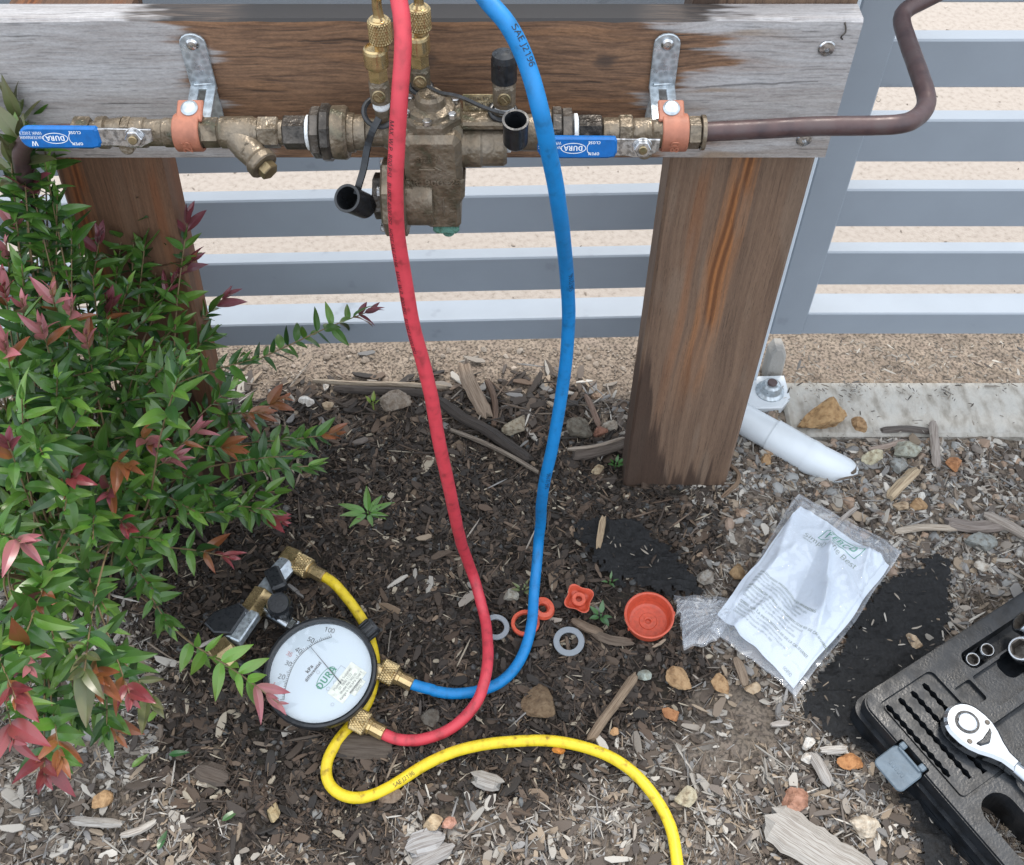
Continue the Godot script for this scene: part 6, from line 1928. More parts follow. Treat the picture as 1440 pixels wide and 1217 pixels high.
func wood_pieces() -> void:
	var grey := Color(0.36, 0.33, 0.30)
	var tan := Color(0.33, 0.25, 0.175)
	var dark := Color(0.045, 0.036, 0.03)
	var brown := Color(0.19, 0.13, 0.085)
	var list := [
		[[Vector3(-0.0667, 0.03, -0.963), Vector3(-0.0562, 0.026, -0.9298), Vector3(-0.0433, 0.018, -0.9048), Vector3(-0.0326, 0.01, -0.8852)], 13, 10, Color(0.27, 0.205, 0.15), "thick split stump of pale brown wood leaning beside the red hose"],
		[[Vector3(-0.0352, 0.02, -0.9417), Vector3(-0.0281, 0.018, -0.924), Vector3(-0.0231, 0.012, -0.9011), Vector3(-0.0248, 0.006, -0.8711)], 4.5, 4.5, Color(0.13, 0.085, 0.06), "curved brown twig just right of the split stump"],
		[[Vector3(-0.1004, 0.016, -0.9103), Vector3(-0.0667, 0.014, -0.8793), Vector3(-0.033, 0.013, -0.8581), Vector3(-0.0037, 0.01, -0.834), Vector3(0.0232, 0.008, -0.812)], 10, 7, dark, "long charred black branch running from the red hose toward the blue"],
		[[Vector3(-0.0812, 0.014, -0.8597), Vector3(-0.0374, 0.014, -0.838), Vector3(0, 0.013, -0.8152), Vector3(0.0339, 0.012, -0.7905)], 3.5, 3, Color(0.2, 0.165, 0.13), "thin grey-brown stick in front of the charred branch"],
		[[Vector3(-0.2754, 0.012, -0.9476), Vector3(-0.2157, 0.013, -0.9414), Vector3(-0.1566, 0.014, -0.9392), Vector3(-0.0899, 0.013, -0.9349)], 4, 3.5, Color(0.29, 0.24, 0.18), "thin pale stick lying level under the fence, crossing behind the red hose"],
		[[Vector3(-0.245, 0.01, -0.9362), Vector3(-0.1954, 0.011, -0.9314), Vector3(-0.1368, 0.01, -0.9297), Vector3(-0.0956, 0.008, -0.925)], 8, 5, dark, "dark wet bark strip below the thin pale stick"],
		[[Vector3(0.1379, 0.012, -0.5097), Vector3(0.1151, 0.014, -0.4776), Vector3(0.0984, 0.013, -0.456), Vector3(0.0821, 0.01, -0.4334)], 6.5, 4.5, Color(0.23, 0.17, 0.115), "brown stick slanting down to the yellow hose"],
		[[Vector3(0.264, 0.012, -0.3503), Vector3(0.2891, 0.014, -0.3313), Vector3(0.3141, 0.014, -0.3127), Vector3(0.3519, 0.012, -0.2898)], 22, 6, Color(0.34, 0.32, 0.29), "broad weathered grey plank at the bottom edge"],
		[[Vector3(-0.1871, 0.008, -0.4311), Vector3(-0.1594, 0.009, -0.4291), Vector3(-0.1298, 0.008, -0.4279)], 15, 5, Color(0.085, 0.066, 0.05), "dark brown wood offcut just below the gauge and red hose end"],
		[[Vector3(-0.1024, 0.01, -0.3201), Vector3(-0.0883, 0.012, -0.325), Vector3(-0.0702, 0.01, -0.3312)], 14, 5, Color(0.33, 0.32, 0.31), "curled grey bark flake below the pair of touching stones"],
		[[Vector3(-0.0985, 0.01, -0.3024), Vector3(-0.0778, 0.012, -0.3133), Vector3(-0.0605, 0.01, -0.3229)], 10, 5, Color(0.28, 0.265, 0.25), "grey wood slab cut by the picture's bottom edge"],
		[[Vector3(-0.0409, 0.01, -0.3949), Vector3(-0.0259, 0.012, -0.3897), Vector3(-0.0118, 0.01, -0.3867)], 11, 6, Color(0.33, 0.31, 0.28), "chunky grey wood piece below the yellow hose's arch"],
		[[Vector3(0.1146, 0.016, -0.7182), Vector3(0.1101, 0.014, -0.6975), Vector3(0.1055, 0.012, -0.6741)], 5.5, 4, Color(0.33, 0.25, 0.16), "upright tan chip on the left tip of the weed mat strip"],
		[[Vector3(0.5246, 0.012, -0.7951), Vector3(0.5098, 0.013, -0.7807), Vector3(0.491, 0.013, -0.7627), Vector3(0.4779, 0.01, -0.7494)], 8, 5, Color(0.42, 0.33, 0.22), "curved tan stick above the bag's right corner"],
		[[Vector3(0.561, 0.018, -0.8686), Vector3(0.5562, 0.014, -0.8344), Vector3(0.5513, 0.01, -0.8)], 6, 5, Color(0.29, 0.255, 0.225), "upright grey stick resting against the concrete strip"],
		[[Vector3(0.4923, 0.01, -0.8605), Vector3(0.5251, 0.012, -0.8613), Vector3(0.558, 0.01, -0.8581)], 5, 4, Color(0.1, 0.085, 0.075), "dark stick along the concrete strip's near edge"],
		[[Vector3(0.4667, 0.014, -0.8261), Vector3(0.4887, 0.015, -0.8301), Vector3(0.5166, 0.014, -0.8404)], 3.5, 3, Color(0.3, 0.24, 0.2), "thin bent twig above the greenish angular stone"],
		[[Vector3(0.0797, 0.012, -0.8183), Vector3(0.1115, 0.013, -0.8245), Vector3(0.1517, 0.012, -0.8396)], 9, 6, Color(0.1, 0.08, 0.066), "dark split branch butting the timber post's left foot"],
		[[Vector3(0.0724, 0.016, -0.8246), Vector3(0.1096, 0.017, -0.8285), Vector3(0.1481, 0.015, -0.8444)], 3, 3, Color(0.3, 0.25, 0.2), "thin pale splinter on top of the dark branch by the post"],
		[[Vector3(0.1009, 0.014, -0.9198), Vector3(0.1095, 0.013, -0.8952), Vector3(0.1169, 0.01, -0.8678)], 4.5, 4, Color(0.19, 0.13, 0.1), "short brown twig standing left of the timber post"],
		[[Vector3(0.2804, 0.01, -0.4509), Vector3(0.2996, 0.011, -0.4521)], 4, 3, grey, "small grey splinter below the bag's bottom corner"],
		[[Vector3(0.3281, 0.012, -0.4217), Vector3(0.3545, 0.013, -0.4228)], 6, 4, Color(0.42, 0.39, 0.35), "pale grey chip lying level under the weed mat's lower edge"],
		[[Vector3(0.3184, 0.01, -0.4193), Vector3(0.3251, 0.012, -0.4017), Vector3(0.3313, 0.01, -0.3852)], 7, 4, Color(0.33, 0.31, 0.285), "grey chip slanting below the two whitish stones"],
		[[Vector3(0.5375, 0.012, -0.7125), Vector3(0.5745, 0.013, -0.7044), Vector3(0.6168, 0.012, -0.7125)], 8, 5, Color(0.2, 0.17, 0.15), "dark grey slab of bark at the right in the gravel"],
		[[Vector3(0.5879, 0.014, -0.7217), Vector3(0.6134, 0.014, -0.7037), Vector3(0.6386, 0.012, -0.6843)], 9, 6, Color(0.29, 0.255, 0.22), "brown split wood piece at the right edge of the gravel"],
		[[Vector3(0.4726, 0.012, -0.6988), Vector3(0.5087, 0.013, -0.7044), Vector3(0.5481, 0.012, -0.703)], 5, 3.5, Color(0.36, 0.31, 0.25), "tan splinter lying level above the bag's right corner"],
		[[Vector3(0.2601, 0.01, -0.8198), Vector3(0.2922, 0.012, -0.7859), Vector3(0.2653, 0.01, -0.7516)], 3, 3, brown, "thin bent brown twig in front of the timber post"],
		[[Vector3(0.0939, 0.01, -0.5618), Vector3(0.1119, 0.012, -0.5517), Vector3(0.1379, 0.01, -0.5501)], 6, 4, Color(0.12, 0.09, 0.066), "dark chip between the notched ring and the red cup"],
		[[Vector3(0.0708, 0.01, -0.5774), Vector3(0.0867, 0.011, -0.5667), Vector3(0.1029, 0.01, -0.5618)], 6, 4, Color(0.16, 0.115, 0.08), "brown chip above the notched pale ring"],
		[[Vector3(0.2516, 0.012, -0.5296), Vector3(0.2556, 0.012, -0.5122), Vector3(0.2583, 0.01, -0.4953)], 6, 4, Color(0.21, 0.16, 0.115), "brown stick sticking out under the bag's lower left edge"],
		[[Vector3(-0.4478, 0.012, -0.3481), Vector3(-0.4194, 0.013, -0.3457), Vector3(-0.3953, 0.011, -0.3449)], 5.5, 4, Color(0.38, 0.355, 0.32), "pale grey stick lying level in the mulch at lower left"],
		[[Vector3(-0.3939, 0.012, -0.334), Vector3(-0.376, 0.013, -0.3386), Vector3(-0.3629, 0.011, -0.3485)], 4, 3, Color(0.4, 0.37, 0.33), "pale chip below the grey stick at lower left"],
		[[Vector3(-0.3287, 0.01, -0.4025), Vector3(-0.3123, 0.012, -0.3972), Vector3(-0.2987, 0.01, -0.3934)], 11, 4, Color(0.09, 0.07, 0.055), "dark brown flake right below the shrub's tip and gauge"],
		[[Vector3(0.4319, 0.012, -0.7339), Vector3(0.405, 0.013, -0.7118), Vector3(0.3827, 0.012, -0.6863)], 3.5, 3, grey, "thin grey stick behind the bag's top edge"],
	]
	var k := 0
	for s in list:
		var b := MB.new()
		stick(smooth(s[0], 0.012), s[1] * 0.001, s[2] * 0.001, 300 + k, b)
		single("wood_piece", b, tinted(M.wood_bit, s[3]), s[4], "wood piece", "sticks and wood pieces on the mulch")
		k += 1

# ---------------------------------------------------------------- mulch and gravel
func chip_mesh(sd: int) -> ArrayMesh:
	var r := RandomNumberGenerator.new()
	r.seed = sd
	var b := MB.new()
	var p := PackedVector2Array()
	for q in [[-0.5, -0.3], [-0.2, -0.5], [0.25, -0.45], [0.5, -0.2], [0.42, 0.25], [0.1, 0.5], [-0.3, 0.42], [-0.48, 0.1]]:
		p.append(Vector2(q[0] + r.randf_range(-0.07, 0.07), q[1] + r.randf_range(-0.12, 0.12)))
	b.prism(Transform3D(Basis(Vector3(1, 0, 0), Vector3(0, 0, 1), Vector3(0, 1, 0)), Vector3.ZERO), p, -0.5, 0.5, 0.08)
	for i in b.v.size():
		b.v[i].y += 0.5 * sin(b.v[i].x * 2.4 + sd) * 0.7
	return b.mesh()

func splinter_mesh(sd: int) -> ArrayMesh:
	var b := MB.new()
	var pts := PackedVector3Array()
	var rad := PackedFloat32Array()
	for k in 5:
		var t := k / 4.0
		pts.append(Vector3(t - 0.5, 0.9 * sin(t * PI + sd) * 0.6, 0.9 * sin(t * 2.6 + sd * 2.0)))
		rad.append([0.25, 0.5, 0.55, 0.45, 0.12][k])
	b.tube(pts, rad, 4, false)
	return b.mesh()

func litter() -> void:
	var r := RandomNumberGenerator.new()
	r.seed = 4242
	var kinds := []
	for k in 4: kinds.append(["wood_chips", chip_mesh(80 + k), M.mulch, [], []])
	for k in 4: kinds.append(["splinters", splinter_mesh(k * 2 + 1), M.mulch, [], []])
	for k in 4: kinds.append(["pebbles", rock(50 + k, 1, 9, 0.06).mesh(), M.pebble, [], []])
	var dry := [Color(0.30, 0.275, 0.24), Color(0.23, 0.2, 0.168), Color(0.165, 0.128, 0.096), Color(0.1, 0.076, 0.057), Color(0.40, 0.37, 0.325), Color(0.25, 0.195, 0.14), Color(0.125, 0.104, 0.088), Color(0.2, 0.19, 0.18), Color(0.065, 0.052, 0.043), Color(0.085, 0.066, 0.052)]
	var damp := [Color(0.03, 0.0225, 0.0175), Color(0.045, 0.032, 0.023), Color(0.022, 0.018, 0.015), Color(0.066, 0.044, 0.03), Color(0.088, 0.062, 0.044), Color(0.036, 0.027, 0.021)]
	var peb := [Color(0.24, 0.255, 0.26), Color(0.34, 0.335, 0.32), Color(0.16, 0.165, 0.17), Color(0.33, 0.255, 0.18), Color(0.27, 0.19, 0.14), Color(0.47, 0.46, 0.43), Color(0.19, 0.165, 0.145), Color(0.33, 0.22, 0.15)]
	var put := func(kind: int, x: float, z: float, size: Vector3, tilt: float, lift: float, c: Color) -> void:
		var bs := Basis(Vector3.UP, r.randf() * TAU) * Basis(Vector3(0, 0, 1), r.randfn() * tilt) * Basis(Vector3(1, 0, 0), r.randfn() * tilt * 1.6)
		kinds[kind][3].append(Transform3D(bs.scaled_local(size), Vector3(x, gh(x, z) + lift, z)))
		kinds[kind][4].append(c * r.randf_range(0.75, 1.25))
	var inner := []
	for poly in [mat_a, mat_b]: inner.append_array(Geometry2D.offset_polygon(poly, -0.011))
	var n_cl := noise(91, 26.0, 2)
	var n := 0
	while n < 172000:
		var x := r.randf_range(-1.0, 1.0)
		var z := r.randf_range(-1.02, 0.08)
		# past the picture's lower edge and far sides it may thin out
		if absf(x) > 0.62 + (-0.3 - z) * 0.25 and r.randf() < 0.6:
			continue
		if z > -0.22 and r.randf() < 0.45:
			continue
		n += 1
		var sa := sandy(x, z)
		var gr := gravelly(x, z)
		var w := wet(x, z)
		var cl := n_cl.get_noise_2d(x, z)
		var cl2 := n_cl.get_noise_2d(x * 0.6 + 5.0, z * 0.6)
		var strip := x > 0.36 and z < -0.847
		var bagz := Vector2(x - 0.35, z + 0.62).length() < 0.105
		var mat := false
		var jx := x + n_cl.get_noise_2d(z * 2.0, x * 2.0) * 0.012
		for poly in inner: mat = mat or Geometry2D.is_point_in_polygon(Vector2(jx, z), poly)
		if strip and r.randf() < (0.968 if z > -0.92 + n_wet.get_noise_2d(x * 2.0, 1.0) * 0.03 else 0.45):
			continue
		if mat and r.randf() < 0.96:
			continue
		if sa > 0.5 and r.randf() < 0.7:
			continue
		# thin spots where bare soil shows
		var bare := n_tone.get_noise_2d(x * 2.0 + 3.0, z * 2.0)
		if bare > 0.18 and r.randf() < 0.7:
			continue
		if Vector2(x - 0.235, z + 0.455).length() < 0.05 and r.randf() < 0.8:
			continue
		var lift := 0.0005 + r.randf() * (0.006 if not bagz else 0.004) + (0.011 if mat else 0.0) + (0.011 if strip else 0.0)
		var palew := r.randf() < 0.06 + 0.10 * smoothf(0.1, 0.5, cl2)
		var c: Color = damp[r.randi() % 6] if r.randf() < w and not palew else dry[r.randi() % 10]
		if w < 0.4 and r.randf() < 0.16: c = dry[[0, 4, 7, 1][r.randi() % 4]]
		if cl2 < -0.15 and w < 0.5 and r.randf() < 0.4: c = dry[[3, 8, 9, 2][r.randi() % 4]]
		if palew and w > 0.5: c = Color(0.31, 0.265, 0.2) if r.randf() < 0.5 else Color(0.17, 0.12, 0.08)
		if sa > 0.4 and not strip:
			c = c.lerp(Color(0.29, 0.23, 0.175), 0.7)
			var s := r.randf_range(0.0007, 0.0026) * (3.0 if r.randf() < 0.04 else 1.0)
			put.call(8 + r.randi() % 4 if r.randf() < 0.6 else r.randi() % 4, x, z, Vector3(s, s * 0.6, s * 0.8), 0.3, 0.001, c)
			continue
		if mat or strip:
			var ml := r.randf_range(0.0015, 0.006) * (2.2 if r.randf() < 0.15 else 1.0)
			put.call(r.randi() % (8 if r.randf() < 0.6 else 12), x, z, Vector3(ml, 0.0007, ml * 0.16 + 0.0002), 0.12, lift, c.lerp(Color(0.34, 0.31, 0.26), 0.5) if r.randf() < 0.6 else c * 0.5)
			continue
		var u := r.randf()
		if u < 0.2:
			# crumbs of soil and bark
			var s := r.randf_range(0.0006, 0.0022)
			var sc := Color(0.075, 0.057, 0.042).lerp(Color(0.16, 0.125, 0.095), r.randf()) if r.randf() > w else Color(0.05, 0.037, 0.028) * r.randf_range(0.6, 1.6)
			put.call(8 + r.randi() % 4, x, z, Vector3(s, s * 0.8, s * 1.1), 0.4, lift * 0.6, sc)
		elif u < 0.3 + gr * 0.13:
			var s := r.randf_range(0.0016, 0.004) * (1.0 + gr * 0.5) * (1.8 if r.randf() < 0.09 else 1.0)
			var pc: Color = peb[r.randi() % 8]
			put.call(8 + r.randi() % 4, x, z, Vector3(s * 1.15, s * 0.75, s), 0.3, lift * 0.25, pc.lerp(Color(0.2, 0.165, 0.13), 0.3).lerp(pc * 0.25, w * 0.85))
		elif u < 0.62 + cl * 0.25:
			var L := r.randf_range(0.004, 0.015) * (2.0 if r.randf() < 0.10 else 1.0) * (1.1 - 0.1 * w)
			var th := r.randf_range(0.0004, 0.0011)
			put.call(4 + r.randi() % 4, x, z, Vector3(L, th, th * 1.2), 0.2, lift + 0.0015, c)
		else:
			var big := r.randf()
			var L := r.randf_range(0.003, 0.012) * (2.3 if big < 0.07 else 1.5 if big < 0.22 else 1.0) * (1.15 - 0.1 * w)
			put.call(r.randi() % 4, x, z, Vector3(L, r.randf_range(0.0008, 0.0022) * (1.4 if big < 0.07 else 1.0), L * r.randf_range(0.18, 0.55)), 0.24, lift, c)
	# coarse bark and twigs, thickest where the bed meets the sand
	for k in 1500:
		var x := r.randf_range(-0.75, 0.8)
		var z := r.randf_range(-0.95, -0.2)
		if k < 420:
			x = r.randf_range(-0.45, 0.16)
			z = -0.915 + r.randfn() * 0.03
		if (x > 0.34 and z < -0.845) or Vector2(x - 0.35, z + 0.62).length() < 0.13: continue
		var w := wet(x, z)
		var in_mat := Geometry2D.is_point_in_polygon(Vector2(x, z), mat_a) or Geometry2D.is_point_in_polygon(Vector2(x, z), mat_b)
		if in_mat: continue
		var c: Color = damp[r.randi() % 6] * 1.3 if r.randf() < w * 0.8 else dry[r.randi() % 10]
		var L := r.randf_range(0.014, 0.03) * (1.5 if k < 420 and r.randf() < 0.3 else 1.0)
		if r.randf() < 0.4:
			put.call(4 + r.randi() % 4, x, z, Vector3(L * 1.2, 0.0016, 0.0018), 0.12, 0.008, c)
		else:
			put.call(r.randi() % 4, x, z, Vector3(L, r.randf_range(0.0015, 0.0035), L * r.randf_range(0.14, 0.4)), 0.14, 0.006, c)
	# clods of damp soil
	for k in 5200:
		var x := r.randf_range(-0.5, 0.3)
		var z := r.randf_range(-0.96, -0.34)
		if wet(x, z) < 0.4 or n_cl.get_noise_2d(x * 0.5, z * 0.5 + 2.0) < -0.05: continue
		var s := r.randf_range(0.002, 0.0055)
		put.call(8 + r.randi() % 4, x, z, Vector3(s, s * 0.75, s * 1.1), 0.5, 0.001, Color(0.045, 0.034, 0.026) * r.randf_range(0.7, 1.6))
	# stray bits on the drive beyond the gates
	for k in 900:
		var x := r.randf_range(-1.3, 1.4)
		var z := r.randf_range(-2.2, -1.1)
		var ml := r.randf_range(0.001, 0.005) * (2.5 if r.randf() < 0.06 else 1.0)
		put.call(r.randi() % 12, x, z, Vector3(ml, 0.0007, ml * r.randf_range(0.15, 0.6)), 0.1, 0.005, Color(0.12, 0.09, 0.065).lerp(Color(0.4, 0.34, 0.28), r.randf()))
	for g in ["wood_chips", "splinters", "pebbles"]:
		var root := Node3D.new()
		root.name = {"wood_chips": "mulch", "splinters": "mulch_splinters", "pebbles": "gravel"}[g]
		add_child(root)
		tag(root, {"wood_chips": "grey and dark brown wood chips of the mulch bed", "splinters": "fine pale and dark splinters all over the mulch bed", "pebbles": "small mixed pebbles scattered over the bed"}[g], {"wood_chips": "mulch", "splinters": "mulch", "pebbles": "gravel"}[g], "", "stuff")
		for k in kinds:
			if k[0] != g: continue
			var mm := MultiMesh.new()
			mm.transform_format = MultiMesh.TRANSFORM_3D
			mm.use_colors = true
			mm.mesh = k[1]
			mm.instance_count = k[3].size()
			for i in k[3].size():
				mm.set_instance_transform(i, k[3][i])
				mm.set_instance_color(i, k[4][i])
			var o := MultiMeshInstance3D.new()
			o.name = g
			o.multimesh = mm
			o.material_override = k[2]
			o.set_meta("kind", "stuff")
			root.add_child(o, true)

# ---------------------------------------------------------------- plants
# unit leaf along +X, face up +Y
func leaf_mesh(wide: float, fold: float, curl: float, twist: float) -> ArrayMesh:
	var b := MB.new()
	var cols := [-1.0, -0.5, 0.0, 0.5, 1.0]
	var rows := []
	var n := 7
	for i in n + 1:
		var t := float(i) / n
		var w := wide * 0.5 * pow(sin(PI * pow(t, 0.8)), 0.85) * (1.0 - 0.25 * t) + 0.006
		var row := PackedVector3Array()
		for c in cols:
			var y: float = fold * absf(c) * w - curl * t * t + 0.03 * sin(t * 9.0) * absf(c) * wide
			row.append(Vector3(t, y + c * w * twist * t, c * w))
		rows.append(row)
	# two halves, so that the midrib is a crease
	for half in [[0, 1, 2], [2, 3, 4]]:
		var part_rows := []
		for r in rows:
			part_rows.append(PackedVector3Array([r[half[0]], r[half[1]], r[half[2]]]))
		var s := b.v.size()
		b.grid(part_rows, Vector3.UP)
		for k in range(s, b.v.size()):
			var mid := absf(b.v[k].z) < 0.004
			var tt: float = clampf(b.v[k].x, 0.0, 1.0)
			b.c[k] = (Color(1.25, 1.25, 1.1) if mid else Color(0.92, 0.95, 0.92)) * Color(0.85, 1.15, 0.85).lerp(Color(1.15, 0.86, 1.05), tt)
	return b.mesh()

var leaf_kinds := {}
func leaf_mat(c: Color, back := 0.22) -> StandardMaterial3D:
	var m := pbr(c, 0.3)
	m.backlight_enabled = true
	m.backlight = Color(back, back, back)
	m.cull_mode = BaseMaterial3D.CULL_DISABLED
	return m

func shrub() -> void:
	var r := RandomNumberGenerator.new()
	r.seed = 99
	var root := thing("lilly_pilly_shrub", "leafy green shrub with red and pink new growth in front of left post", "shrub", Vector3(-0.46, 0, -0.63))
	var col := {"green": Color(0.06, 0.138, 0.024), "mid": Color(0.095, 0.19, 0.03), "dark": Color(0.03, 0.08, 0.02), "lime": Color(0.14, 0.26, 0.045), "olive": Color(0.11, 0.12, 0.05), "red": Color(0.20, 0.04, 0.045), "darkred": Color(0.15, 0.038, 0.05), "pink": Color(0.32, 0.115, 0.125), "rust": Color(0.21, 0.075, 0.03)}
	var meshes := [leaf_mesh(0.34, 0.35, 0.10, 0.1), leaf_mesh(0.39, 0.25, 0.24, -0.35), leaf_mesh(0.31, 0.5, -0.08, 0.2), leaf_mesh(0.35, 0.3, 0.4, 0.4)]
	var leaves := []
	var stems := []
	var shoots := [
		[Vector3(-0.3957, 0.6, -0.7691), "olive", 7], [Vector3(-0.4226, 0.6, -0.7798), "olive", 6], [Vector3(-0.3951, 0.57, -0.7585), "olive", 6], [Vector3(-0.4107, 0.58, -0.7434), "olive", 7], [Vector3(-0.4021, 0.57, -0.7182), "olive", 6],
		[Vector3(-0.4367, 0.49, -0.7174), "pink", 7], [Vector3(-0.4486, 0.47, -0.7029), "pink", 5], [Vector3(-0.3992, 0.46, -0.6542), "pink", 8], [Vector3(-0.4198, 0.46, -0.641), "pink", 7], [Vector3(-0.433, 0.44, -0.6097), "pink", 7], [Vector3(-0.3822, 0.45, -0.647), "pink", 7],
		[Vector3(-0.3926, 0.42, -0.804), "darkred", 6], [Vector3(-0.3529, 0.47, -0.7997), "darkred", 6], [Vector3(-0.3383, 0.44, -0.8205), "darkred", 7], [Vector3(-0.3193, 0.38, -0.7814), "darkred", 7], [Vector3(-0.3539, 0.42, -0.7719), "green", 6],
		[Vector3(-0.3854, 0.4, -0.7639), "green", 7], [Vector3(-0.3532, 0.36, -0.7259), "green", 8], [Vector3(-0.3776, 0.4, -0.704), "darkred", 6], [Vector3(-0.3072, 0.3, -0.818), "darkred", 6], [Vector3(-0.3168, 0.29, -0.7653), "green", 7], [Vector3(-0.3369, 0.33, -0.7463), "green", 7],
		[Vector3(-0.1684, 0.2, -0.8944), "darkred", 15], [Vector3(-0.2641, 0.17, -0.7795), "rust", 7], [Vector3(-0.2807, 0.18, -0.7495), "rust", 6],
		[Vector3(-0.308, 0.28, -0.6468), "pink", 8], [Vector3(-0.2881, 0.22, -0.665), "rust", 7], [Vector3(-0.3412, 0.31, -0.6005), "pink", 8], [Vector3(-0.3254, 0.28, -0.611), "pink", 7], [Vector3(-0.2096, 0.11, -0.7749), "rust", 7], [Vector3(-0.2247, 0.13, -0.7115), "green", 8], [Vector3(-0.2566, 0.13, -0.6763), "green", 8],
		[Vector3(-0.2548, 0.12, -0.6397), "red", 7], [Vector3(-0.3013, 0.13, -0.5872), "red", 7], [Vector3(-0.3521, 0.32, -0.5677), "rust", 7], [Vector3(-0.3675, 0.31, -0.5389), "darkred", 7], [Vector3(-0.3452, 0.28, -0.5602), "green", 7], [Vector3(-0.3871, 0.34, -0.5407), "red", 7], [Vector3(-0.3141, 0.43, -0.7916), "darkred", 6], [Vector3(-0.3686, 0.45, -0.7987), "darkred", 7], [Vector3(-0.3863, 0.44, -0.7482), "darkred", 6], [Vector3(-0.3471, 0.42, -0.804), "darkred", 7], [Vector3(-0.3355, 0.37, -0.7715), "darkred", 7], [Vector3(-0.3655, 0.4, -0.7235), "green", 7], [Vector3(-0.3716, 0.4, -0.6665), "green", 7], [Vector3(-0.3543, 0.35, -0.6873), "green", 8], [Vector3(-0.3317, 0.28, -0.7135), "green", 8], [Vector3(-0.3075, 0.22, -0.757), "green", 8],
		[Vector3(-0.397, 0.36, -0.4571), "pink", 8], [Vector3(-0.3866, 0.39, -0.589), "green", 8], [Vector3(-0.3934, 0.39, -0.5259), "green", 8], [Vector3(-0.3702, 0.39, -0.6227), "green", 8], [Vector3(-0.4112, 0.42, -0.563), "green", 7], [Vector3(-0.3494, 0.33, -0.6409), "green", 8],
		[Vector3(-0.3303, 0.25, -0.532), "green", 8], [Vector3(-0.349, 0.29, -0.5175), "red", 7], [Vector3(-0.3101, 0.24, -0.5715), "green", 8], [Vector3(-0.3686, 0.31, -0.493), "green", 8], [Vector3(-0.3861, 0.34, -0.5026), "green", 8],
		[Vector3(-0.3484, 0.13, -0.5022), "green", 8], [Vector3(-0.3486, 0.2, -0.5071), "green", 8], [Vector3(-0.3564, 0.27, -0.4448), "green", 8], [Vector3(-0.3842, 0.34, -0.4124), "darkred", 8], [Vector3(-0.3738, 0.36, -0.3643), "green", 8], [Vector3(-0.3769, 0.3, -0.4419), "green", 8],
		[Vector3(-0.3343, 0.33, -0.3583), "olive", 7], [Vector3(-0.3292, 0.31, -0.3618), "rust", 7], [Vector3(-0.3073, 0.29, -0.3528), "red", 7], [Vector3(-0.3012, 0.26, -0.3664), "olive", 7], [Vector3(-0.3495, 0.39, -0.3076), "red", 7], [Vector3(-0.3461, 0.38, -0.2806), "red", 8], [Vector3(-0.3504, 0.31, -0.2815), "red", 6], [Vector3(-0.3419, 0.31, -0.2951), "rust", 6], [Vector3(-0.3405, 0.24, -0.3437), "green", 7], [Vector3(-0.3708, 0.29, -0.3437), "green", 7], [Vector3(-0.3395, 0.22, -0.352), "rust", 6], [Vector3(-0.3581, 0.26, -0.3445), "green", 7], [Vector3(-0.3631, 0.36, -0.3466), "pink", 7], [Vector3(-0.361, 0.34, -0.3807), "green", 8],
	]
	shoots.append_array([[Vector3(-0.4048, 0.57, -0.7231), "green", 7], [Vector3(-0.3963, 0.54, -0.7258), "green", 7], [Vector3(-0.4202, 0.55, -0.7219), "olive", 7], [Vector3(-0.3933, 0.51, -0.7166), "green", 8], [Vector3(-0.4114, 0.53, -0.7197), "darkred", 7], [Vector3(-0.3919, 0.48, -0.7199), "green", 8]])
	shoots.append_array([[Vector3(-0.4408, 0.51, -0.7413), "green", 7], [Vector3(-0.4311, 0.49, -0.7472), "pink", 7], [Vector3(-0.4186, 0.47, -0.7126), "green", 8], [Vector3(-0.4334, 0.46, -0.6861), "green", 8], [Vector3(-0.3972, 0.45, -0.7264), "green", 8], [Vector3(-0.4145, 0.46, -0.7545), "darkred", 7], [Vector3(-0.3839, 0.43, -0.7006), "green", 8], [Vector3(-0.4089, 0.44, -0.631), "pink", 7], [Vector3(-0.3604, 0.38, -0.6496), "green", 8], [Vector3(-0.3374, 0.33, -0.6967), "green", 8], [Vector3(-0.3772, 0.42, -0.6378), "pink", 7], [Vector3(-0.4478, 0.45, -0.6695), "red", 6], [Vector3(-0.3941, 0.41, -0.5961), "green", 8], [Vector3(-0.4153, 0.41, -0.5252), "darkred", 7], [Vector3(-0.3118, 0.22, -0.6116), "green", 8], [Vector3(-0.2886, 0.18, -0.6883), "green", 8], [Vector3(-0.2499, 0.13, -0.7481), "green", 8], [Vector3(-0.2947, 0.17, -0.6197), "green", 8]])
	for k in 96:
		var u := r.randf()
		shoots.append([Vector3(-0.51 + r.randfn() * 0.115, r.randf_range(0.1, 0.42), -0.65 + r.randfn() * 0.07), "green" if u < 0.8 else "mid" if u < 0.94 else "darkred", 9])
	# the long light-green shoot hanging over the gauge
	shoots.append([Vector3(-0.241, 0.07, -0.4484), "limepink", 9])
	var bases := [Vector3(-0.5414, 0, -0.6633), Vector3(-0.5053, 0, -0.7099), Vector3(-0.5773, 0, -0.6237), Vector3(-0.5153, 0, -0.614), Vector3(-0.4638, 0, -0.6838), Vector3(-0.5866, 0, -0.7152)]
	for s in shoots:
		var tip: Vector3 = s[0]
		var base: Vector3 = bases[0]
		for p in bases:
			if (p - tip).length() * r.randf_range(0.85, 1.2) < (base - tip).length(): base = p
		var mid := base.lerp(tip, 0.45) + Vector3(r.randfn() * 0.02, 0.05 + maxf(0.0, tip.y - 0.1) * 0.25, r.randfn() * 0.02)
		if s[1] == "limepink":
			mid = Vector3(-0.3458, 0.085, -0.5137)
			base = Vector3(-0.4542, 0, -0.6237)
		if tip.y > 0.4: mid = base.lerp(tip, 0.5) + Vector3((tip.x - base.x) * 0.15, 0.02, 0.03)
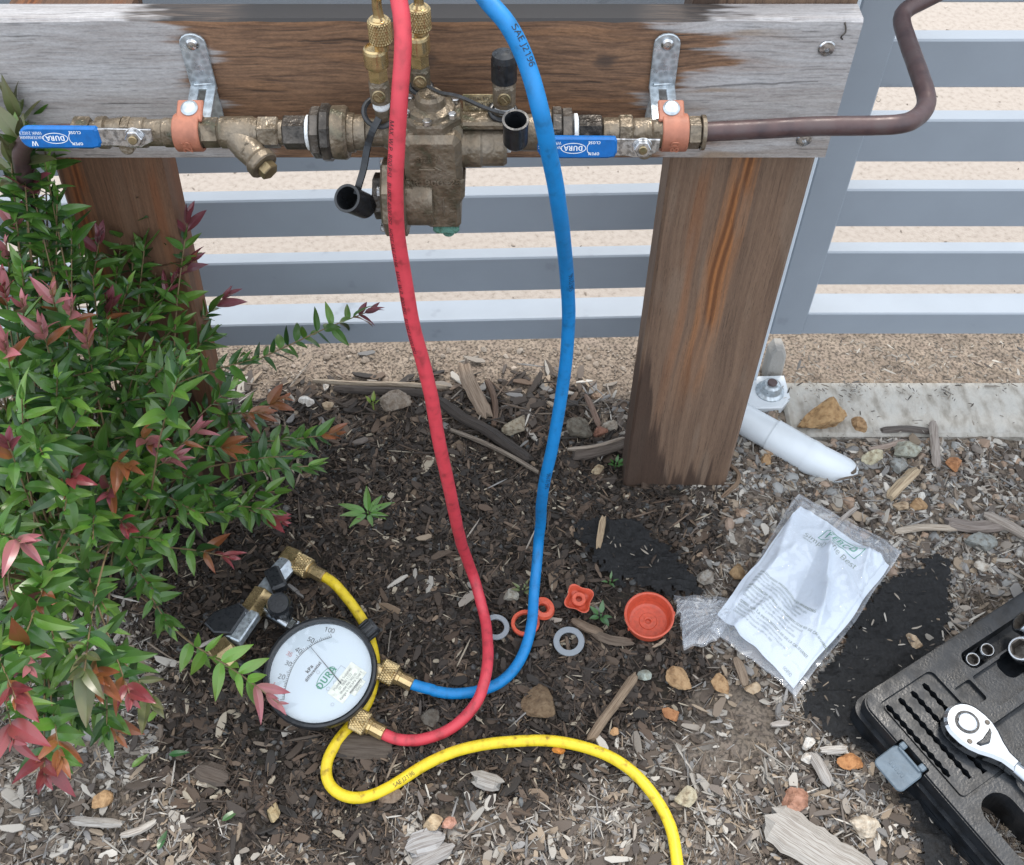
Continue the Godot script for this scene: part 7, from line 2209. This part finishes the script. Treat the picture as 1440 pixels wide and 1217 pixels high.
		var path := smooth([base, base.lerp(mid, 0.55) + Vector3(0, 0.015, 0), mid, mid.lerp(tip, 0.55) + Vector3(0, 0.008, 0), tip], 0.004)
		stems.append(path)
		var nodes: int = s[2]
		var L := path.size()
		var gap := 3 if s[1] != "limepink" else 5
		var turn := r.randf() * TAU
		var big := 1.18 if tip.y > 0.3 and tip.z > -0.62 else 1.0
		for q in nodes + 5:
			var i := L - 2 - q * gap
			if i < L * 0.12: break
			var t := (path[i + 1] - path[i]).normalized()
			var x := t.cross(Vector3(0.1, 0.3, 0.9)).normalized()
			turn += PI / 2 + r.randfn() * 0.25
			for e in [0.0, PI]:
				if q > nodes and r.randf() < 0.45: continue
				if r.randf() < 0.06: continue
				var side := x.rotated(t, turn + e)
				var spread := lerpf(0.35, 1.15, clampf(q / 5.0, 0, 1)) + r.randfn() * 0.12
				var d := (t * cos(spread) + side * sin(spread)).normalized()
				d = (d + Vector3(0, 0.10 + r.randfn() * 0.12, 0)).normalized()
				# the blade turns its face to the sky
				var up := (Vector3(r.randfn() * 0.3, 1.0, 0.18 + r.randfn() * 0.3) + t * 0.25)
				up = (up - d * up.dot(d)).normalized()
				var len := (0.0165 + 0.0095 * clampf(q / 2.0, 0, 1)) * r.randf_range(0.7, 1.3) * big
				if q == 0: len *= 0.8
				var kind: String = s[1]
				if kind == "limepink":
					kind = "pink" if q < 3 else "lime" if q < 9 else "mid"
					len *= 1.15
				elif kind in ["pink", "red", "darkred", "rust"]:
					if q > 2: kind = "rust" if q == 3 and r.randf() < 0.2 else "green"
					elif r.randf() < 0.06: kind = "rust"
				elif kind == "olive":
					if q < 2: len *= 1.7
					if q > 3: kind = "green"
				if kind == "green":
					var u := r.randf()
					kind = "green" if u < 0.5 else "mid" if u < 0.75 else "dark"
					if q < 2 and r.randf() < 0.2: kind = "lime"
				leaves.append([Transform3D(Basis(d, up, d.cross(up)).orthonormalized().scaled_local(Vector3(len, len, len * r.randf_range(0.85, 1.15))), path[i]), kind, r.randi() % 4, len])
	var b := MB.new()
	var k := 0
	for path in stems:
		b = MB.new()
		var rad := PackedFloat32Array()
		for i in path.size(): rad.append(lerpf(0.0019, 0.0006, float(i) / path.size()))
		b.tube(path, rad, 5, false)
		k += 1
		part("branch", b, M.stem, root)
	# the leaves that show largest become parts of their own
	for l in leaves:
		var p: Vector3 = l[0].origin - Vector3(0, 1.07, 0)
		var dp := -(p.y * sin(deg_to_rad(51.03)) * 1.0) * 1.0 - p.z * cos(deg_to_rad(51.03))
		var sx := p.x / dp
		var sy := (p.y * cos(deg_to_rad(51.03)) - p.z * sin(deg_to_rad(51.03))) / dp
		var inside := absf(sx) < 0.5 and absf(sy) < 0.43
		var facing: float = absf(l[0].basis.y.normalized().dot(p.normalized()))
		l.append((l[3] / dp * (0.4 + facing) * (1.0 + l[0].origin.y * 1.2)) if inside else -1.0)
	leaves.sort_custom(func(a, c): return a[4] > c[4])
	var mats := {}
	for c in col: mats[c] = leaf_mat(col[c])
	var rest := [[], [], [], []]
	for i in leaves.size():
		var l: Array = leaves[i]
		if i < 300:
			var o := MeshInstance3D.new()
			o.name = "leaf"
			o.mesh = meshes[l[2]]
			o.material_override = mats[l[1]]
			o.transform = l[0]
			o.position -= root.position
			root.add_child(o, true)
		else:
			rest[l[2]].append(l)
	var white := leaf_mat(Color.WHITE)
	for q in 4:
		var mm := MultiMesh.new()
		mm.transform_format = MultiMesh.TRANSFORM_3D
		mm.use_colors = true
		mm.mesh = meshes[q]
		mm.instance_count = rest[q].size()
		for i in rest[q].size():
			var tf: Transform3D = rest[q][i][0]
			tf.origin -= root.position
			mm.set_instance_transform(i, tf)
			var c: Color = col[rest[q][i][1]]
			mm.set_instance_color(i, c * r.randf_range(0.8, 1.2))
		var o := MultiMeshInstance3D.new()
		o.name = "foliage"
		o.multimesh = mm
		o.material_override = white
		o.set_meta("kind", "stuff")
		root.add_child(o, true)

func weeds() -> void:
	var r := RandomNumberGenerator.new()
	r.seed = 5
	var round_leaf := leaf_mesh(0.42, 0.2, 0.12, 0.1)
	var long_leaf := leaf_mesh(0.3, 0.25, 0.2, 0.1)
	var defs := [[Vector3(-0.1804, 0.01, -0.7277), 9, 0.03, 0.10, Color(0.10, 0.2, 0.045), long_leaf, "light green rosette weed growing in dark soil left of the red hose"], [Vector3(0.1033, 0.01, -0.5838), 5, 0.018, 0.5, Color(0.06, 0.13, 0.05), round_leaf, "small round-leaved seedling between the valve piece and the red cup"], [Vector3(-0.1885, 0.016, -0.9027), 5, 0.014, 1.0, Color(0.2, 0.26, 0.06), round_leaf, "tiny yellow-green sprout beside the ridged stone"], [Vector3(0.1347, 0.01, -0.8047), 6, 0.012, 0.6, Color(0.06, 0.15, 0.04), round_leaf, "tiny green seedling at the timber post's left foot"], [Vector3(0.1168, 0.01, -0.6295), 4, 0.011, 0.7, Color(0.07, 0.14, 0.05), long_leaf, "tiny green sprout above the small seedling by the weed mat"], [Vector3(0.0126, 0.008, -0.619), 6, 0.012, 0.4, Color(0.13, 0.15, 0.06), long_leaf, "pale moss-like tuft left of the blue hose above the rings"]]
	for d in defs:
		var o := thing("weed", d[6], "weed", d[0], "little weeds in the bed")
		var m := leaf_mat(d[4])
		var n: int = d[1]
		for k in n:
			var a := k * 2.4 + r.randf() * 0.5
			var el: float = d[3] + r.randf() * 0.35
			var dir := Vector3(cos(a) * cos(el), sin(el), sin(a) * cos(el))
			var up := (Vector3.UP - dir * dir.y).normalized()
			var L: float = d[2] * r.randf_range(0.7, 1.2)
			var l := MeshInstance3D.new()
			l.name = "leaf"
			l.mesh = d[5]
			l.material_override = m
			l.transform = Transform3D(Basis(dir, up, dir.cross(up)).orthonormalized().scaled_local(Vector3(L, L, L)), Vector3(cos(a), 0.2 * k / n, sin(a)) * 0.003)
			o.add_child(l, true)
		var b := MB.new()
		b.tube(PackedVector3Array([d[0] - Vector3(0, 0.012, 0), d[0] + Vector3(0, 0.002, 0)]), PackedFloat32Array([0.0012]), 6)
		part("stem", b, m, o)
	# leaves fallen from the shrub
	var fl := [[Vector3(-0.3989, 0.013, -0.4029), 0.9, Color(0.12, 0.2, 0.05), "fallen light green leaf on pale mulch below the shrub"], [Vector3(-0.3634, 0.012, -0.417), 0.2, Color(0.03, 0.09, 0.03), "fallen dark green leaf on soil right of the light one"], [Vector3(-0.3925, 0.014, -0.4524), 1.2, Color(0.16, 0.24, 0.06), "fallen yellow-green leaf standing on edge beneath the shrub"], [Vector3(-0.3531, 0.013, -0.3192), 1.4, Color(0.04, 0.10, 0.04), "fallen green leaf at the bottom edge of the mulch"], [Vector3(-0.2947, 0.012, -0.3481), 0.7, Color(0.06, 0.12, 0.05), "fallen green leaf in dark mulch left of the yellow hose"]]
	for f in fl:
		var l := MeshInstance3D.new()
		l.name = numbered("fallen_leaf")
		l.mesh = long_leaf
		l.material_override = leaf_mat(f[2])
		l.transform = Transform3D(Basis(Vector3.UP, f[1]).scaled_local(Vector3(0.021, 0.021, 0.026)), f[0])
		add_child(l, true)
		tag(l, f[3], "leaf", "leaves fallen from the shrub")
